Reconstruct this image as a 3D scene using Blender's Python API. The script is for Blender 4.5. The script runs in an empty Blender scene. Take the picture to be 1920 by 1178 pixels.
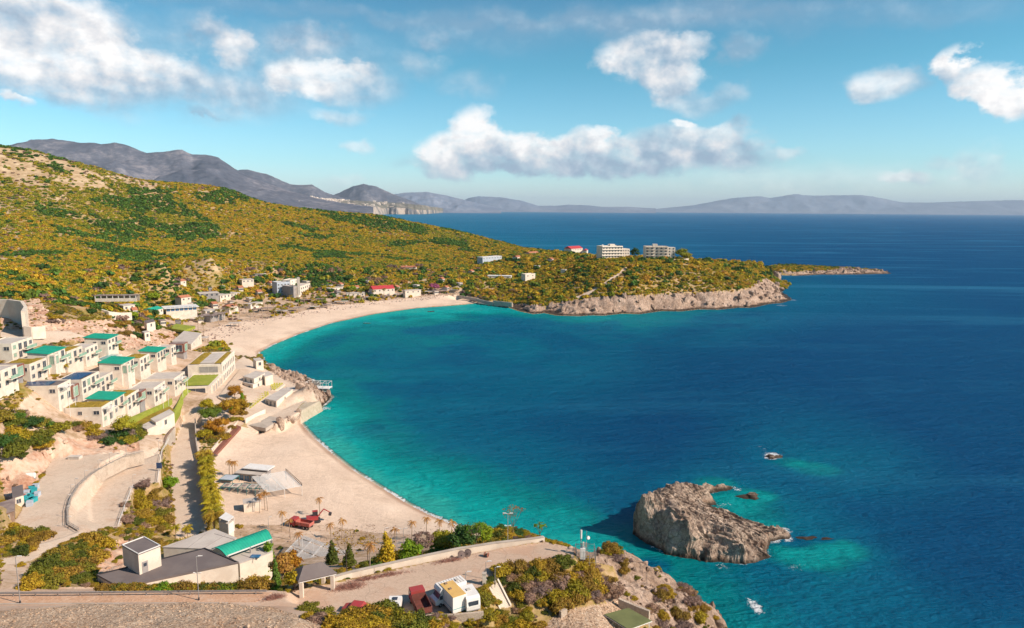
import bpy, bmesh, math, random
import numpy as np
from mathutils import Vector, Matrix, Euler
R = math.radians
rnd = random.Random(7)
S = bpy.context.scene
COL = S.collection

# ---------------------------------------------------------------- camera
CAM_H = 90.0
FPX = 1300.0            # focal length, in pixels of the 1920 px wide photograph
PITCH, ROLL = 8.60, 0.43
cam_d = bpy.data.cameras.new('camera')
cam = bpy.data.objects.new('camera', cam_d); COL.objects.link(cam)
cam_d.sensor_width = 36; cam_d.lens = 36*FPX/1920
cam_d.clip_start = 1; cam_d.clip_end = 400000
CM = Euler((R(90-PITCH), 0, 0)).to_matrix() @ Matrix.Rotation(R(ROLL), 3, 'Z')
cam.matrix_world = Matrix.Translation((0, 0, CAM_H)) @ CM.to_4x4()
S.camera = cam
CMn = np.array(CM)

# ---------------------------------------------------------------- sun, sky, exposure
SUN_EL, SUN_AZ = 36.0, math.degrees(math.atan2(0.94, -0.33))   # azimuth from +Y towards +X
sun_d = bpy.data.lights.new('sun', 'SUN'); sun = bpy.data.objects.new('sun', sun_d); COL.objects.link(sun)
sun_d.energy = 5.0; sun_d.angle = R(0.5); sun_d.color = (1.0, 0.86, 0.72)
sun_dir = Vector((math.sin(R(SUN_AZ))*math.cos(R(SUN_EL)), math.cos(R(SUN_AZ))*math.cos(R(SUN_EL)), math.sin(R(SUN_EL))))
sun.rotation_euler = sun_dir.to_track_quat('Z', 'Y').to_euler()
sun.location = (0, 0, 400)
S.view_settings.view_transform = 'Standard'
S.view_settings.look = 'None'
S.view_settings.exposure = 0.36
S.view_settings.gamma = 1.0
S.view_settings.use_curve_mapping = False
S.render.engine = 'CYCLES'
cy = S.cycles
cy.max_bounces = 4; cy.diffuse_bounces = 2; cy.glossy_bounces = 2; cy.transmission_bounces = 2
cy.transparent_max_bounces = 6; cy.volume_bounces = 0
cy.use_denoising = True
cy.use_adaptive_sampling = True; cy.adaptive_threshold = 0.02
try: cy.denoiser = 'OPENIMAGEDENOISE'
except Exception: pass
cy.caustics_reflective = False; cy.caustics_refractive = False

# ---------------------------------------------------------------- node helper
class NT:
    def __init__(s, tree):
        s.t = tree; s.n = tree.nodes; s.l = tree.links
    def new(s, typ, **kw):
        nd = s.n.new(typ)
        for k, v in kw.items(): setattr(nd, k, v)
        return nd
    def put(s, sock, v):
        if v is None: return
        if isinstance(v, bpy.types.NodeSocket): s.l.new(v, sock)
        else:
            if isinstance(v, (tuple, list)) and len(v) == 3 and sock.type == 'RGBA': v = (*v, 1)
            sock.default_value = v
    def math(s, op, a, b=None, c=None, clamp=False):
        nd = s.new('ShaderNodeMath', operation=op, use_clamp=clamp)
        s.put(nd.inputs[0], a)
        if b is not None: s.put(nd.inputs[1], b)
        if c is not None: s.put(nd.inputs[2], c)
        return nd.outputs[0]
    def sstep(s, v, a, b, lo=0.0, hi=1.0):
        nd = s.new('ShaderNodeMapRange', interpolation_type='SMOOTHSTEP')
        s.put(nd.inputs[0], v); nd.inputs[1].default_value = a; nd.inputs[2].default_value = b
        nd.inputs[3].default_value = lo; nd.inputs[4].default_value = hi
        return nd.outputs[0]
    def mix(s, f, a, b, mode='MIX'):
        nd = s.new('ShaderNodeMix', data_type='RGBA', blend_type=mode)
        s.put(nd.inputs[0], f); s.put(nd.inputs[6], a); s.put(nd.inputs[7], b)
        return nd.outputs[2]
    def noise(s, vec, scale, detail=4, rough=0.55, dist=0.0):
        nd = s.new('ShaderNodeTexNoise')
        s.put(nd.inputs['Vector'], vec); nd.inputs['Scale'].default_value = scale
        nd.inputs['Detail'].default_value = detail; nd.inputs['Roughness'].default_value = rough
        nd.inputs['Distortion'].default_value = dist
        return nd.outputs[0]
    def voro(s, vec, scale, feature='F1', out=0):
        nd = s.new('ShaderNodeTexVoronoi', feature=feature)
        s.put(nd.inputs['Vector'], vec); nd.inputs['Scale'].default_value = scale
        return nd.outputs[out]
    def ramp(s, v, stops, interp='LINEAR'):
        nd = s.new('ShaderNodeValToRGB'); cr = nd.color_ramp; cr.interpolation = interp
        while len(cr.elements) < len(stops): cr.elements.new(0.5)
        for e, (p, c) in zip(cr.elements, stops):
            e.position = p; e.color = (*c, 1)
        s.put(nd.inputs[0], v)
        return nd.outputs[0]
    def attr(s, name):
        nd = s.new('ShaderNodeAttribute'); nd.attribute_name = name
        return nd
    def scalev(s, vec, sx, sy, sz):
        nd = s.new('ShaderNodeVectorMath', operation='MULTIPLY'); s.put(nd.inputs[0], vec)
        nd.inputs[1].default_value = (sx, sy, sz); return nd.outputs[0]

# ---------------------------------------------------------------- sky with its clouds
PX = lambda x: math.atan((x-960)/FPX)                              # azimuth / elevation of a photo point
def sky_ae(px, py):
    d = CM @ Vector((px-960, 589-py, -FPX)); d.normalize()
    return math.atan2(d.x, d.y), math.asin(d.z)
world = bpy.data.worlds.new('World'); S.world = world; world.use_nodes = True
w = NT(world.node_tree); w.n.clear()
w_out = w.new('ShaderNodeOutputWorld'); w_bg = w.new('ShaderNodeBackground')
w.l.new(w_bg.outputs[0], w_out.inputs[0])
SKY = 0.081
w_bg.inputs[1].default_value = SKY
sky = w.new('ShaderNodeTexSky', sky_type='NISHITA')
sky.sun_disc = False; sky.sun_elevation = R(SUN_EL); sky.sun_rotation = R(SUN_AZ)
sky.altitude = 0; sky.air_density = 1.0; sky.dust_density = 0.6; sky.ozone_density = 1.5
tc = w.new('ShaderNodeTexCoord'); sep = w.new('ShaderNodeSeparateXYZ'); w.l.new(tc.outputs['Generated'], sep.inputs[0])
az = w.math('ARCTAN2', sep.outputs[0], sep.outputs[1]); el = w.math('ARCSINE', sep.outputs[2])
pv = w.new('ShaderNodeCombineXYZ'); w.put(pv.inputs[0], az); w.put(pv.inputs[1], w.math('MULTIPLY', el, 1.25)); P0 = pv.outputs[0]
n1 = w.noise(P0, 9, 6, 0.55); n2 = w.noise(P0, 26, 6, 0.6); n3 = w.noise(P0, 4.0, 4, 0.5)
n4 = w.noise(w.scalev(P0, 1, 2.2, 1), 16, 5, 0.6)
n5 = w.noise(P0, 75, 4, 0.6)
wa = w.math('MULTIPLY', w.math('SUBTRACT', n1, 0.5), 0.15); wb = w.math('MULTIPLY_ADD', w.math('SUBTRACT', n5, 0.5), 0.012, w.math('MULTIPLY', w.math('SUBTRACT', n2, 0.5), 0.05))
wob = w.math('ADD', wa, wb)
aw = w.math('ADD', az, wob); ew = w.math('ADD', el, w.math('MULTIPLY', w.math('ADD', w.math('MULTIPLY', w.math('SUBTRACT', n3, 0.5), 0.03), wob), 0.45))
# px, py, half width, half height (photo px), density, brightness (1 sunlit white, 0 grey), softness
CL = [(70, 70, 190, 95, 1.0, .85, .55), (230, 120, 110, 60, 1.0, .8, .5), (30, 20, 150, 50, .9, .45, .8), (130, 165, 190, 40, .8, .25, .9),
      (385, 55, 50, 35, .75, .25, .8), (430, 95, 55, 40, .85, .7, .6), (330, 150, 60, 40, .5, .3, .9), (430, 170, 160, 42, .75, .3, .9), (575, 75, 75, 32, .75, .12, .8), (590, 140, 90, 34, .9, .85, .5),
      (690, 165, 70, 38, .6, .35, .9), (640, 215, 55, 22, .5, .6, .8), (790, 120, 55, 34, .4, .4, .9), (880, 165, 70, 30, .3, .4, .9),
      (10, 190, 28, 20, .8, .8, .6), (668, 276, 36, 15, .5, .8, .7), (380, 212, 70, 6, .45, .05, .8), (828, 72, 24, 18, .4, .0, .8),
      (1215, 105, 85, 48, .9, .62, .5), (1265, 150, 60, 38, .9, .55, .6), (1330, 185, 60, 25, .5, .4, .8), (1385, 92, 50, 30, .55, .05, .7),
      (885, 250, 50, 42, 1.05, 1.0, .3), (850, 275, 60, 24, 1, .95, .4), (980, 276, 120, 26, .95, .85, .5), (1085, 270, 70, 22, .9, .85, .5), (1290, 228, 30, 11, .9, 1., .4),
      (1120, 300, 330, 36, .95, .3, .5), (1300, 265, 130, 34, .85, .45, .5), (1050, 318, 230, 18, .85, .1, .7), (1475, 285, 30, 12, .5, .6, .7),
      (1655, 160, 75, 30, .75, .5, .6), (1780, 125, 40, 32, 1, .9, .35), (1860, 155, 85, 36, 1.05, .9, .4), (1910, 185, 60, 40, 1, .8, .5),
      (1700, 335, 60, 18, .6, .8, .7), (1855, 305, 55, 40, .5, .6, .8), (1780, 300, 40, 14, .35, .5, .8), (660, 330, 40, 12, .3, .7, .9),
      (200, 60, 260, 60, .45, .3, 1.), (330, 190, 260, 40, .4, .4, 1.), (560, 110, 230, 70, .38, .3, 1.), (900, 303, 120, 24, .8, .3, .7), (1370, 288, 90, 28, .75, .35, .8), (1500, 340, 420, 40, .25, .7, 1.), (900, 40, 1500, 20, .3, .0, 1.), (1250, 35, 330, 40, .4, .05, 1.), (1700, 30, 300, 34, .3, 0., 1.), (900, 60, 200, 50, .25, .1, 1.)]
dens = None; wsum = None; bsum = None
for (cx, cyy, hw, hh, dn, br, so) in CL:
    a0, e0 = sky_ae(cx, cyy); a1, _ = sky_ae(cx+hw, cyy); _, e1 = sky_ae(cx, cyy-hh)
    ra, re = abs(a1-a0)*1.12, abs(e1-e0)*1.12
    u = w.math('MULTIPLY', w.math('SUBTRACT', aw, a0), 1/ra); v = w.math('MULTIPLY', w.math('SUBTRACT', ew, e0), 1/re)
    q = w.math('SQRT', w.math('ADD', w.math('MULTIPLY', u, u), w.math('MULTIPLY', v, v)))
    so = max(so, .5); k = w.sstep(q, 1.15, 1.0-so*0.95, 0.0, min(dn, .96))
    b = w.math('MULTIPLY_ADD', v, 0.22, br)                      # tops catch the sun, bases are grey
    kk = w.math('MULTIPLY', k, k)
    dens = k if dens is None else w.math('SUBTRACT', w.math('ADD', dens, k), w.math('MULTIPLY', dens, k))
    wsum = kk if wsum is None else w.math('ADD', wsum, kk)
    bb = w.math('MULTIPLY', kk, b)
    bsum = bb if bsum is None else w.math('ADD', bsum, bb)
dens = w.math('MINIMUM', w.math('MAXIMUM', dens, 0.0), 1.0)
bri = w.math('DIVIDE', bsum, w.math('ADD', wsum, 0.001))
sh_ = w.new('ShaderNodeVectorMath', operation='ADD'); w.put(sh_.inputs[0], P0); sh_.inputs[1].default_value = (.011, .013, 0)   # towards the sun: billows are lit on that side
nA = w.noise(P0, 15, 5, 0.55); nB = w.noise(sh_.outputs[0], 15, 5, 0.55)
bri = w.math('ADD', bri, w.math('MULTIPLY_ADD', w.math('SUBTRACT', nA, nB), 2.6, w.math('MULTIPLY', w.math('SUBTRACT', n1, 0.5), .8)), clamp=True)
dens = w.math('MULTIPLY', dens, w.math('MULTIPLY', w.sstep(n4, 0.28, 0.52, 0.78, 1.0), w.sstep(n2, .3, .55, .78, 1.0)))
K = 1/SKY
ccol = w.ramp(bri, [(0.0, (0.27, 0.36, 0.47)), (0.35, (0.43, 0.50, 0.58)), (0.7, (0.70, 0.69, 0.70)), (1.0, (0.90, 0.87, 0.85))])
cc = w.mix(1.0, ccol, (K, K, K), 'MULTIPLY')
tint = w.ramp(w.math('MULTIPLY', el, 2.2), [(0.0, (1.55, 1.75, 2.15)), (0.14, (1.0, 1.52, 1.72)), (0.42, (.50, 1.20, 1.28)), (1.0, (.40, .78, .92))])
skc = w.mix(1.0, sky.outputs[0], tint, 'MULTIPLY')   # the turquoise cast of the photograph's air
w.put(w_bg.inputs[0], w.mix(dens, skc, cc))

# ---------------------------------------------------------------- pixel <-> world
def ray(px, py):
    return CMn @ np.array([px-960.0, 589.0-py, -FPX])
def P(px, py, z=0.0):
    d = ray(px, py); t = (z-CAM_H)/d[2]
    return Vector((d[0]*t, d[1]*t, z))
def D(px, py, Y):
    d = ray(px, py); t = Y/d[1]
    return Vector((d[0]*t, Y, CAM_H+d[2]*t))
def proj(X, Y, Z):
    q = np.tensordot(CMn.T, np.stack([X, Y, Z-CAM_H]), 1)
    return 960+FPX*q[0]/(-q[2]), 589-FPX*q[1]/(-q[2])

# ---------------------------------------------------------------- numpy noise
def _hash(ix, iy, seed):
    h = (ix.astype(np.int64)*374761393 + iy.astype(np.int64)*668265263 + seed*1442695041) & 0x7fffffff
    h = (h ^ (h >> 13))*1274126177 & 0x7fffffff
    return ((h ^ (h >> 16)) & 0xffff)/65535.0
def vnoise(x, y, seed=0):
    ix, iy = np.floor(x), np.floor(y); fx, fy = x-ix, y-iy
    fx = fx*fx*(3-2*fx); fy = fy*fy*(3-2*fy)
    a = _hash(ix, iy, seed); b = _hash(ix+1, iy, seed); c = _hash(ix, iy+1, seed); d = _hash(ix+1, iy+1, seed)
    return a+(b-a)*fx+(c-a)*fy+(a-b-c+d)*fx*fy
def fbm(x, y, oct=4, seed=0, gain=0.5):
    s = 0; a = 1; t = 0
    for i in range(oct):
        s = s+a*vnoise(x*2**i+i*17.3, y*2**i+i*9.1, seed+i); t += a; a *= gain
    return s/t
def inpoly(X, Y, poly):
    inside = np.zeros(X.shape, bool); n = len(poly)
    for i in range(n):
        x1, y1 = poly[i][:2]; x2, y2 = poly[(i+1) % n][:2]
        if y1 == y2: continue
        c = ((y1 > Y) != (y2 > Y)) & (X < (x2-x1)*(Y-y1)/(y2-y1)+x1)
        inside ^= c
    return inside
def polydist(X, Y, poly, closed=True):
    d = np.full(X.shape, 1e18); n = len(poly)
    for i in range(n if closed else n-1):
        ax, ay = poly[i][:2]; bx_, by_ = poly[(i+1) % n][:2]
        dx, dy = bx_-ax, by_-ay; L = dx*dx+dy*dy+1e-9
        t = np.clip(((X-ax)*dx+(Y-ay)*dy)/L, 0, 1)
        d = np.minimum(d, (X-ax-t*dx)**2+(Y-ay-t*dy)**2)
    return np.sqrt(d)
class RBF:
    def __init__(s, pts, vals, c=0.012, dom=True):
        s.dom = dom; s.c = c
        p = s.tr(np.array([q[0] for q in pts], float), np.array([q[1] for q in pts], float)); s.p = p
        n = p.shape[1]
        A = np.sqrt((p[0][:, None]-p[0][None])**2+(p[1][:, None]-p[1][None])**2+c*c)
        B = np.stack([np.ones(n), p[0], p[1]], 1)
        Mx = np.block([[A, B], [B.T, np.zeros((3, 3))]])
        s.w = np.linalg.lstsq(Mx, np.concatenate([np.array(vals, float), np.zeros(3)]), rcond=1e-10)[0]
    def tr(s, x, y):
        if not s.dom: return np.stack([x, y])
        return np.stack([np.arctan2(x, y), 0.7*np.log(np.hypot(x, y))])
    def __call__(s, X, Y):
        sh = np.shape(X); q = s.tr(np.ravel(X).astype(float), np.ravel(Y).astype(float)); out = np.zeros(q.shape[1])
        for i in range(0, q.shape[1], 60000):
            a, b = q[0][i:i+60000], q[1][i:i+60000]
            v = s.w[-3]+s.w[-2]*a+s.w[-1]*b
            for k in range(s.p.shape[1]):
                v = v+s.w[k]*np.sqrt((a-s.p[0, k])**2+(b-s.p[1, k])**2+s.c*s.c)
            out[i:i+60000] = v
        return out.reshape(sh)
# ---------------------------------------------------------------- materials
def new_mat(name):
    m = bpy.data.materials.new(name); m.use_nodes = True
    t = NT(m.node_tree); b = m.node_tree.nodes['Principled BSDF']
    return m, t, b
MATS = {}
def mat(name, c1, c2=None, rough=0.85, scale=0.4, spec=0.3, metal=0.0, bump=0.0, bscale=None, rand=0.0, coord='Object', detail=4, lo=.35, hi=.65):
    """plain procedural material: two tones broken up by noise"""
    if name in MATS: return MATS[name]
    m, t, b = new_mat(name)
    if c2 is None: c2 = tuple(x*0.78 for x in c1)
    tc = t.new('ShaderNodeTexCoord').outputs[coord]
    col = t.mix(t.sstep(t.noise(tc, scale, detail, .6), lo, hi), c1, c2)
    if rand:
        oi = t.new('ShaderNodeObjectInfo').outputs['Random']
        hs = t.new('ShaderNodeHueSaturation'); t.put(hs.inputs['Color'], col)
        t.put(hs.inputs['Value'], t.math('ADD', t.math('MULTIPLY', oi, rand), 1-rand/2)); col = hs.outputs[0]
    t.put(b.inputs['Base Color'], col); b.inputs['Roughness'].default_value = rough
    b.inputs['Specular IOR Level'].default_value = spec; b.inputs['Metallic'].default_value = metal
    if bump:
        bp = t.new('ShaderNodeBump'); bp.inputs['Strength'].default_value = bump; bp.inputs['Distance'].default_value = .1
        t.put(bp.inputs['Height'], t.noise(tc, bscale or scale*5, 3, .6)); t.l.new(bp.outputs[0], b.inputs['Normal'])
    MATS[name] = m
    return m

def link_mesh(name, verts, faces, m=None, parent=None, smooth=False, kind=None, mats=None):
    me = bpy.data.meshes.new(name); me.from_pydata(verts, [], faces)
    if mats:
        for q in mats: me.materials.append(q)
    elif m: me.materials.append(m)
    if smooth: me.polygons.foreach_set('use_smooth', [True]*len(me.polygons))
    o = bpy.data.objects.new(name, me); COL.objects.link(o)
    if parent: o.parent = parent
    if kind: o['kind'] = kind
    return o
def tag(o, label=None, cat=None, group=None, kind=None):
    if label: o['label'] = label
    if cat: o['category'] = cat
    if group: o['group'] = group
    if kind: o['kind'] = kind
    return o

# ---------------------------------------------------------------- shoreline
W2 = lambda v: (v[0], v[1])
def sh(pts): return [W2(P(*p)) for p in pts]
fore = sh([(1452, 1300, 3), (1418, 1240, 3), (1378, 1178, 4), (1352, 1150, 6), (1318, 1118, 8), (1290, 1096, 9), (1262, 1086, 10), (1236, 1074, 10),
           (1212, 1058, 9), (1190, 1044, 8), (1172, 1030, 10), (1150, 1018, 14), (1120, 1012, 17), (1085, 1016, 18), (1055, 1011, 16), (1030, 1000, 12), (1004, 996, 8),
           (985, 991, 3), (962, 988, 1), (935, 992, 0), (905, 995, 0), (880, 993, 0), (850, 984, 0), (800, 963, 0), (760, 942, 0), (705, 908, 0), (660, 880, 0),
           (620, 848, 0), (590, 822, 0), (570, 800, 0), (558, 786, 0), (566, 776, 0), (580, 768, 0), (600, 765, 0), (616, 752, 0), (621, 743, 0), (612, 736, 0),
           (590, 726, 0), (600, 719, 0), (585, 712, 0), (560, 703, 0), (536, 696, 0), (515, 688, 0), (500, 678, 2), (492, 668, 2), (484, 661, 0),
           (510, 647, 0), (560, 626, 0), (620, 606, 0), (700, 589, 0), (780, 578, 0), (850, 573, 0), (893, 569, 0), (925, 572, 0), (955, 577, 0), (975, 584, 0), (1000, 589, 0),
           (1020, 587, 0), (1045, 592, 0), (1085, 593, 0), (1110, 591, 0), (1130, 592, 0), (1165, 588, 0), (1200, 589, 0), (1240, 583, 0), (1275, 584, 0), (1310, 580, 0), (1345, 581, 0), (1380, 577, 0),
           (1410, 577, 0), (1440, 570, 0), (1465, 568, 0), (1484, 562, 0), (1474, 553, 0), (1464, 548, 0), (1478, 535, 0), (1474, 532, 0), (1458, 527, 0), (1452, 519, 0), (1448, 516, 0),
           (1500, 517, 0), (1540, 515, 0), (1600, 515, 0), (1640, 514, 0), (1672, 513, 0)])
def XY(px, Y): return (D(px, 450, Y).x, Y)
back = [XY(1668, 1055), XY(1600, 1110), XY(1540, 1130), XY(1400, 1080), XY(1280, 980), XY(1120, 1010), XY(1050, 1220), XY(960, 1450), XY(850, 1650), XY(700, 1950), (-1000, 2600), (-2500, 3200)]
SHORE = fore+back+[(-3000, 200), (-900, -60), (90, -60)]

# ---------------------------------------------------------------- control heights (photo point, height above the sea)
C = []
def c(*a): C.extend(a)
for q in [(1370, 1178, 7), (1340, 1150, 9), (1300, 1115, 12), (1262, 1095, 13), (1220, 1075, 14), (1190, 1060, 15), (1160, 1040, 18), (1120, 1030, 22), (1085, 1030, 25),
          (1300, 1178, 16), (1200, 1178, 20), (1240, 1130, 18), (1180, 1110, 21), (1120, 1090, 24), (1090, 1178, 25), (1150, 1150, 22), (1060, 1055, 28), (1020, 1020, 28),
          (960, 1040, 28), (1000, 1060, 28), (900, 1060, 28.5), (850, 1080, 28.5), (800, 1100, 29), (700, 1110, 29), (620, 1120, 29), (1000, 1100, 27), (950, 1120, 26), (1050, 1110, 26), (950, 1178, 25), (1020, 1178, 24), (880, 1178, 26),
          (870, 1140, 28.5), (760, 1130, 29), (700, 1178, 33), (780, 1178, 32), (600, 1178, 35), (640, 1150, 31), (560, 1170, 36), (500, 1160, 35), (300, 1160, 36), (100, 1165, 36), (0, 1178, 38), (400, 1178, 38), (200, 1178, 38),
          (0, 1135, 31), (250, 1130, 31), (500, 1130, 30), (550, 1105, 29), (520, 1115, 29.5), (-200, 1178, 38), (-200, 1130, 31), (300, 1300, 45), (800, 1300, 36), (1200, 1300, 24),
          (960, 1003, 10), (900, 1010, 9), (850, 1015, 10), (800, 1030, 13), (760, 1050, 16), (700, 1058, 18), (640, 1050, 14), (600, 1040, 10), (560, 1030, 7),
          (1000, 1008, 24), (940, 1020, 24), (880, 1032, 24.5), (830, 1045, 25), (780, 1058, 25.5), (720, 1070, 26), (660, 1075, 26), (860, 990, 2), (800, 985, 4), (740, 990, 4), (680, 1000, 4), (740, 1020, 7), (620, 1000, 4),
          (540, 960, 4), (460, 980, 5), (520, 1000, 5), (440, 1010, 6), (480, 1040, 7), (560, 1060, 14), (540, 1085, 20), (500, 1095, 23), (400, 1100, 22), (300, 1098, 22), (180, 1095, 23), (60, 1090, 26), (0, 1090, 28), (-100, 1090, 29),
          (120, 1075, 22), (180, 1060, 19), (230, 1030, 16), (280, 1050, 14), (330, 1070, 12), (280, 1010, 12), (320, 990, 9), (240, 1000, 14), (150, 1030, 19), (80, 1050, 22), (0, 1070, 25), (-150, 1050, 28),
          (60, 1000, 20.5), (0, 1000, 22), (0, 960, 22), (60, 940, 18), (100, 960, 18), (150, 990, 18), (100, 900, 17.5), (180, 870, 17), (140, 860, 18), (-100, 920, 24), (0, 900, 20), (30, 930, 18.5),
          (180, 960, 14), (220, 950, 13), (200, 900, 14), (250, 860, 14), (280, 840, 14), (230, 880, 14), (300, 830, 13), (205, 985, 14), (250, 920, 12.5), (300, 900, 10), (300, 960, 9),
          (345, 820, 9), (340, 780, 10), (350, 900, 7), (360, 980, 6), (340, 860, 8), (380, 760, 11), (390, 800, 8), (400, 860, 6), (385, 940, 6), (310, 880, 9),
          (420, 860, 4), (500, 860, 3.0), (560, 900, 3.0), (640, 940, 3.2), (720, 960, 2.8), (560, 850, 2.4), (520, 800, 1.8), (480, 810, 3), (440, 820, 4.5), (620, 900, 2.5), (600, 960, 3.6), (460, 930, 4),
          (20, 850, 25), (0, 800, 30), (60, 840, 22), (110, 820, 23), (150, 830, 19), (200, 835, 17), (250, 815, 15.5), (100, 790, 25), (50, 800, 27), (0, 760, 32), (160, 810, 20), (200, 803, 18), (240, 805, 16),
          (0, 720, 36), (60, 730, 32), (120, 770, 24), (60, 780, 27), (230, 785, 16), (280, 770, 14), (300, 800, 12), (320, 740, 13), (350, 745, 12), (290, 745, 16), (230, 745, 20), (170, 735, 24), (100, 735, 29), (40, 700, 34),
          (0, 680, 37), (100, 700, 32), (160, 700, 27), (230, 720, 21), (300, 700, 16), (340, 690, 13), (230, 690, 22), (200, 675, 26), (150, 660, 31), (270, 660, 20), (330, 655, 13), (100, 650, 35), (50, 650, 37), (0, 650, 40),
          (0, 622, 40), (60, 622, 38), (110, 625, 36), (200, 640, 30), (250, 640, 22), (300, 640, 15), (350, 640, 9), (0, 560, 42), (-100, 560, 45), (-100, 640, 42), (40, 600, 40), (20, 580, 41),
          (-100, 700, 38), (-100, 800, 32), (80, 590, 39), (130, 590, 37), (140, 605, 36), (200, 600, 29), (200, 610, 27), (260, 600, 20), (260, 618, 17), (320, 612, 12), (180, 580, 34), (250, 580, 22), (100, 560, 38), (60, 545, 41), (0, 530, 45),
          (400, 720, 9), (440, 700, 9), (460, 690, 9), (420, 760, 8), (450, 740, 8.5), (480, 700, 8), (500, 700, 6.5), (520, 715, 6), (540, 740, 5), (560, 760, 3.5), (580, 755, 3), (600, 745, 3), (560, 720, 3.5), (590, 735, 2), (500, 760, 5.5), (470, 780, 6),
          (430, 800, 6), (500, 790, 4.5), (540, 780, 4), (400, 690, 9.5), (440, 670, 6), (390, 660, 8), (470, 668, 5), (440, 650, 3), (410, 640, 4), (480, 650, 1.4), (520, 630, 1.8), (460, 625, 3.2),
          (370, 620, 6), (330, 595, 9), (400, 610, 5), (450, 600, 4.5), (520, 595, 3.5), (600, 590, 2.5), (700, 575, 2.5), (800, 567, 2.2), (860, 563, 2.4), (760, 558, 4), (680, 562, 4.5), (600, 575, 4.5), (540, 580, 4.5), (860, 555, 4),
          (300, 570, 15), (400, 570, 9), (350, 555, 14), (500, 560, 7), (600, 555, 7), (700, 545, 8), (800, 545, 8), (860, 545, 9), (450, 540, 14), (550, 535, 13), (650, 530, 14), (750, 525, 15), (250, 550, 24), (330, 530, 24), (420, 515, 27), (500, 515, 23),
          (150, 550, 34), (200, 520, 38), (100, 500, 46), (0, 480, 53), (300, 490, 46), (400, 490, 40), (500, 495, 32), (600, 505, 26), (700, 505, 24), (800, 510, 20), (870, 515, 17),
          (910, 560, 5), (950, 565, 6), (920, 545, 8), (960, 545, 10), (1000, 575, 5), (1000, 555, 9), (980, 520, 15), (930, 510, 19), (1040, 572, 5.5), (1050, 540, 15), (1030, 505, 24), (930, 490, 24), (980, 482, 30), (1060, 490, 31),
          (1080, 570, 7), (1120, 558, 12), (1160, 553, 14), (1200, 552, 14.5), (1250, 550, 13.5), (1300, 547, 13.5), (1350, 545, 14), (1400, 537, 15.5), (1430, 525, 14.5), (1440, 545, 7.5), (1460, 552, 4.5),
          (1120, 525, 24.5), (1180, 520, 27), (1240, 515, 28.5), (1300, 510, 29), (1350, 510, 27), (1400, 505, 24), (1430, 505, 14), (1130, 492, 36.5), (1190, 492, 37), (1270, 490, 37), (1100, 500, 32.5),
          (1460, 507, 7), (1500, 507, 5.5), (1540, 508, 4), (1600, 510, 2.2), (1650, 511.5, 1.2)]:
    c((P(*q).x, P(*q).y, q[2]))
# the skyline and the slopes below it, by distance
for q in [(-160, 235, 900), (0, 272, 950), (60, 283, 960), (120, 300, 980), (170, 312, 990), (220, 328, 1010), (270, 338, 1030), (340, 345, 1080), (400, 350, 1120), (440, 362, 1150), (480, 381, 1180), (520, 388, 1200), (580, 395, 1220),
          (640, 399, 1240), (700, 403, 1260), (740, 410, 1270), (780, 417, 1270), (820, 426, 1260), (870, 438, 1240), (920, 453, 1200), (960, 463, 1150), (1000, 467, 1080), (1040, 473, 1020), (1080, 477, 960), (1120, 482, 860), (1250, 487, 790), (1350, 490, 830), (1420, 494, 900)]:
    v = D(*q); c((v.x, v.y, v.z))
    k = 1.25; c((v.x*k, v.y*k, max(v.z*0.55-6, -2)))
for q in [(0, 330, 840), (0, 400, 720), (100, 360, 830), (100, 430, 700), (200, 380, 860), (200, 440, 760), (300, 400, 900), (300, 450, 790), (400, 400, 980), (400, 450, 860), (500, 410, 1040), (500, 460, 880), (600, 430, 1060), (600, 470, 900),
          (700, 440, 1080), (700, 475, 920), (800, 455, 1080), (800, 485, 930), (870, 470, 1050), (880, 495, 930), (930, 475, 1040), (-150, 400, 740), (-150, 480, 560)]:
    v = D(*q); c((v.x, v.y, v.z))
for q in fore: c((q[0], q[1], 0.0))
for q in back[:10]: c((q[0], q[1], 0.5))
HR = RBF(C, [q[2] for q in C], c=0.006)

# flat places: photo outline, height(s); width in metres over which the edge is blended
PADS = [
    ([(-260, 1110), (505, 1108), (560, 1112), (650, 1112), (760, 1145), (600, 1150), (430, 1128), (-260, 1143)], 30.0, 1.5),      # coast road
    ([(560, 1108), (700, 1078), (860, 1043), (1020, 1018), (1075, 1030), (1075, 1048), (930, 1075), (905, 1095), (910, 1145), (760, 1165), (640, 1150), (560, 1135)], 28.6, 2.0),   # terrace above the beach
    ([(12, 1000), (45, 948), (100, 858), (262, 846), (270, 853), (210, 868), (160, 905), (130, 945), (128, 985), (150, 993), (60, 1045), (10, 1040)], 18.0, 1.5),
    ([(175, 985), (172, 935), (200, 893), (240, 872), (300, 850), (298, 905), (250, 915), (225, 988)], 14.0, 1.0),
    ([(318, 850), (345, 790), (372, 790), (374, 850), (388, 985), (330, 1010), (322, 930)], 7.2, 1.5),
    ([(180, 1095), (180, 1070), (330, 1030), (430, 1050), (400, 1095)], 21.5, 1.5),
    ([(490, 790), (560, 755), (600, 752), (520, 795)], 4.6, 1.5),
]
NAT = 860; TH0, TH1 = -0.87, 0.52
thn = np.linspace(TH0, TH1, NAT)
rr = [62.0]
while rr[-1] < 1750: rr.append(rr[-1]*(1.0033 if rr[-1] < 1300 else 1.012))
rr = np.array(rr); NR = len(rr)
TT, RR = np.meshgrid(thn, rr)
GX, GY = RR*np.sin(TT), RR*np.cos(TT)
def smooth(t): t = np.clip(t, 0, 1); return t*t*(3-2*t)
inside = inpoly(GX, GY, SHORE)
near = np.abs(GX) < 1e9
dsh = polydist(GX, GY, SHORE)
H = HR(GX, GY)
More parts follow.
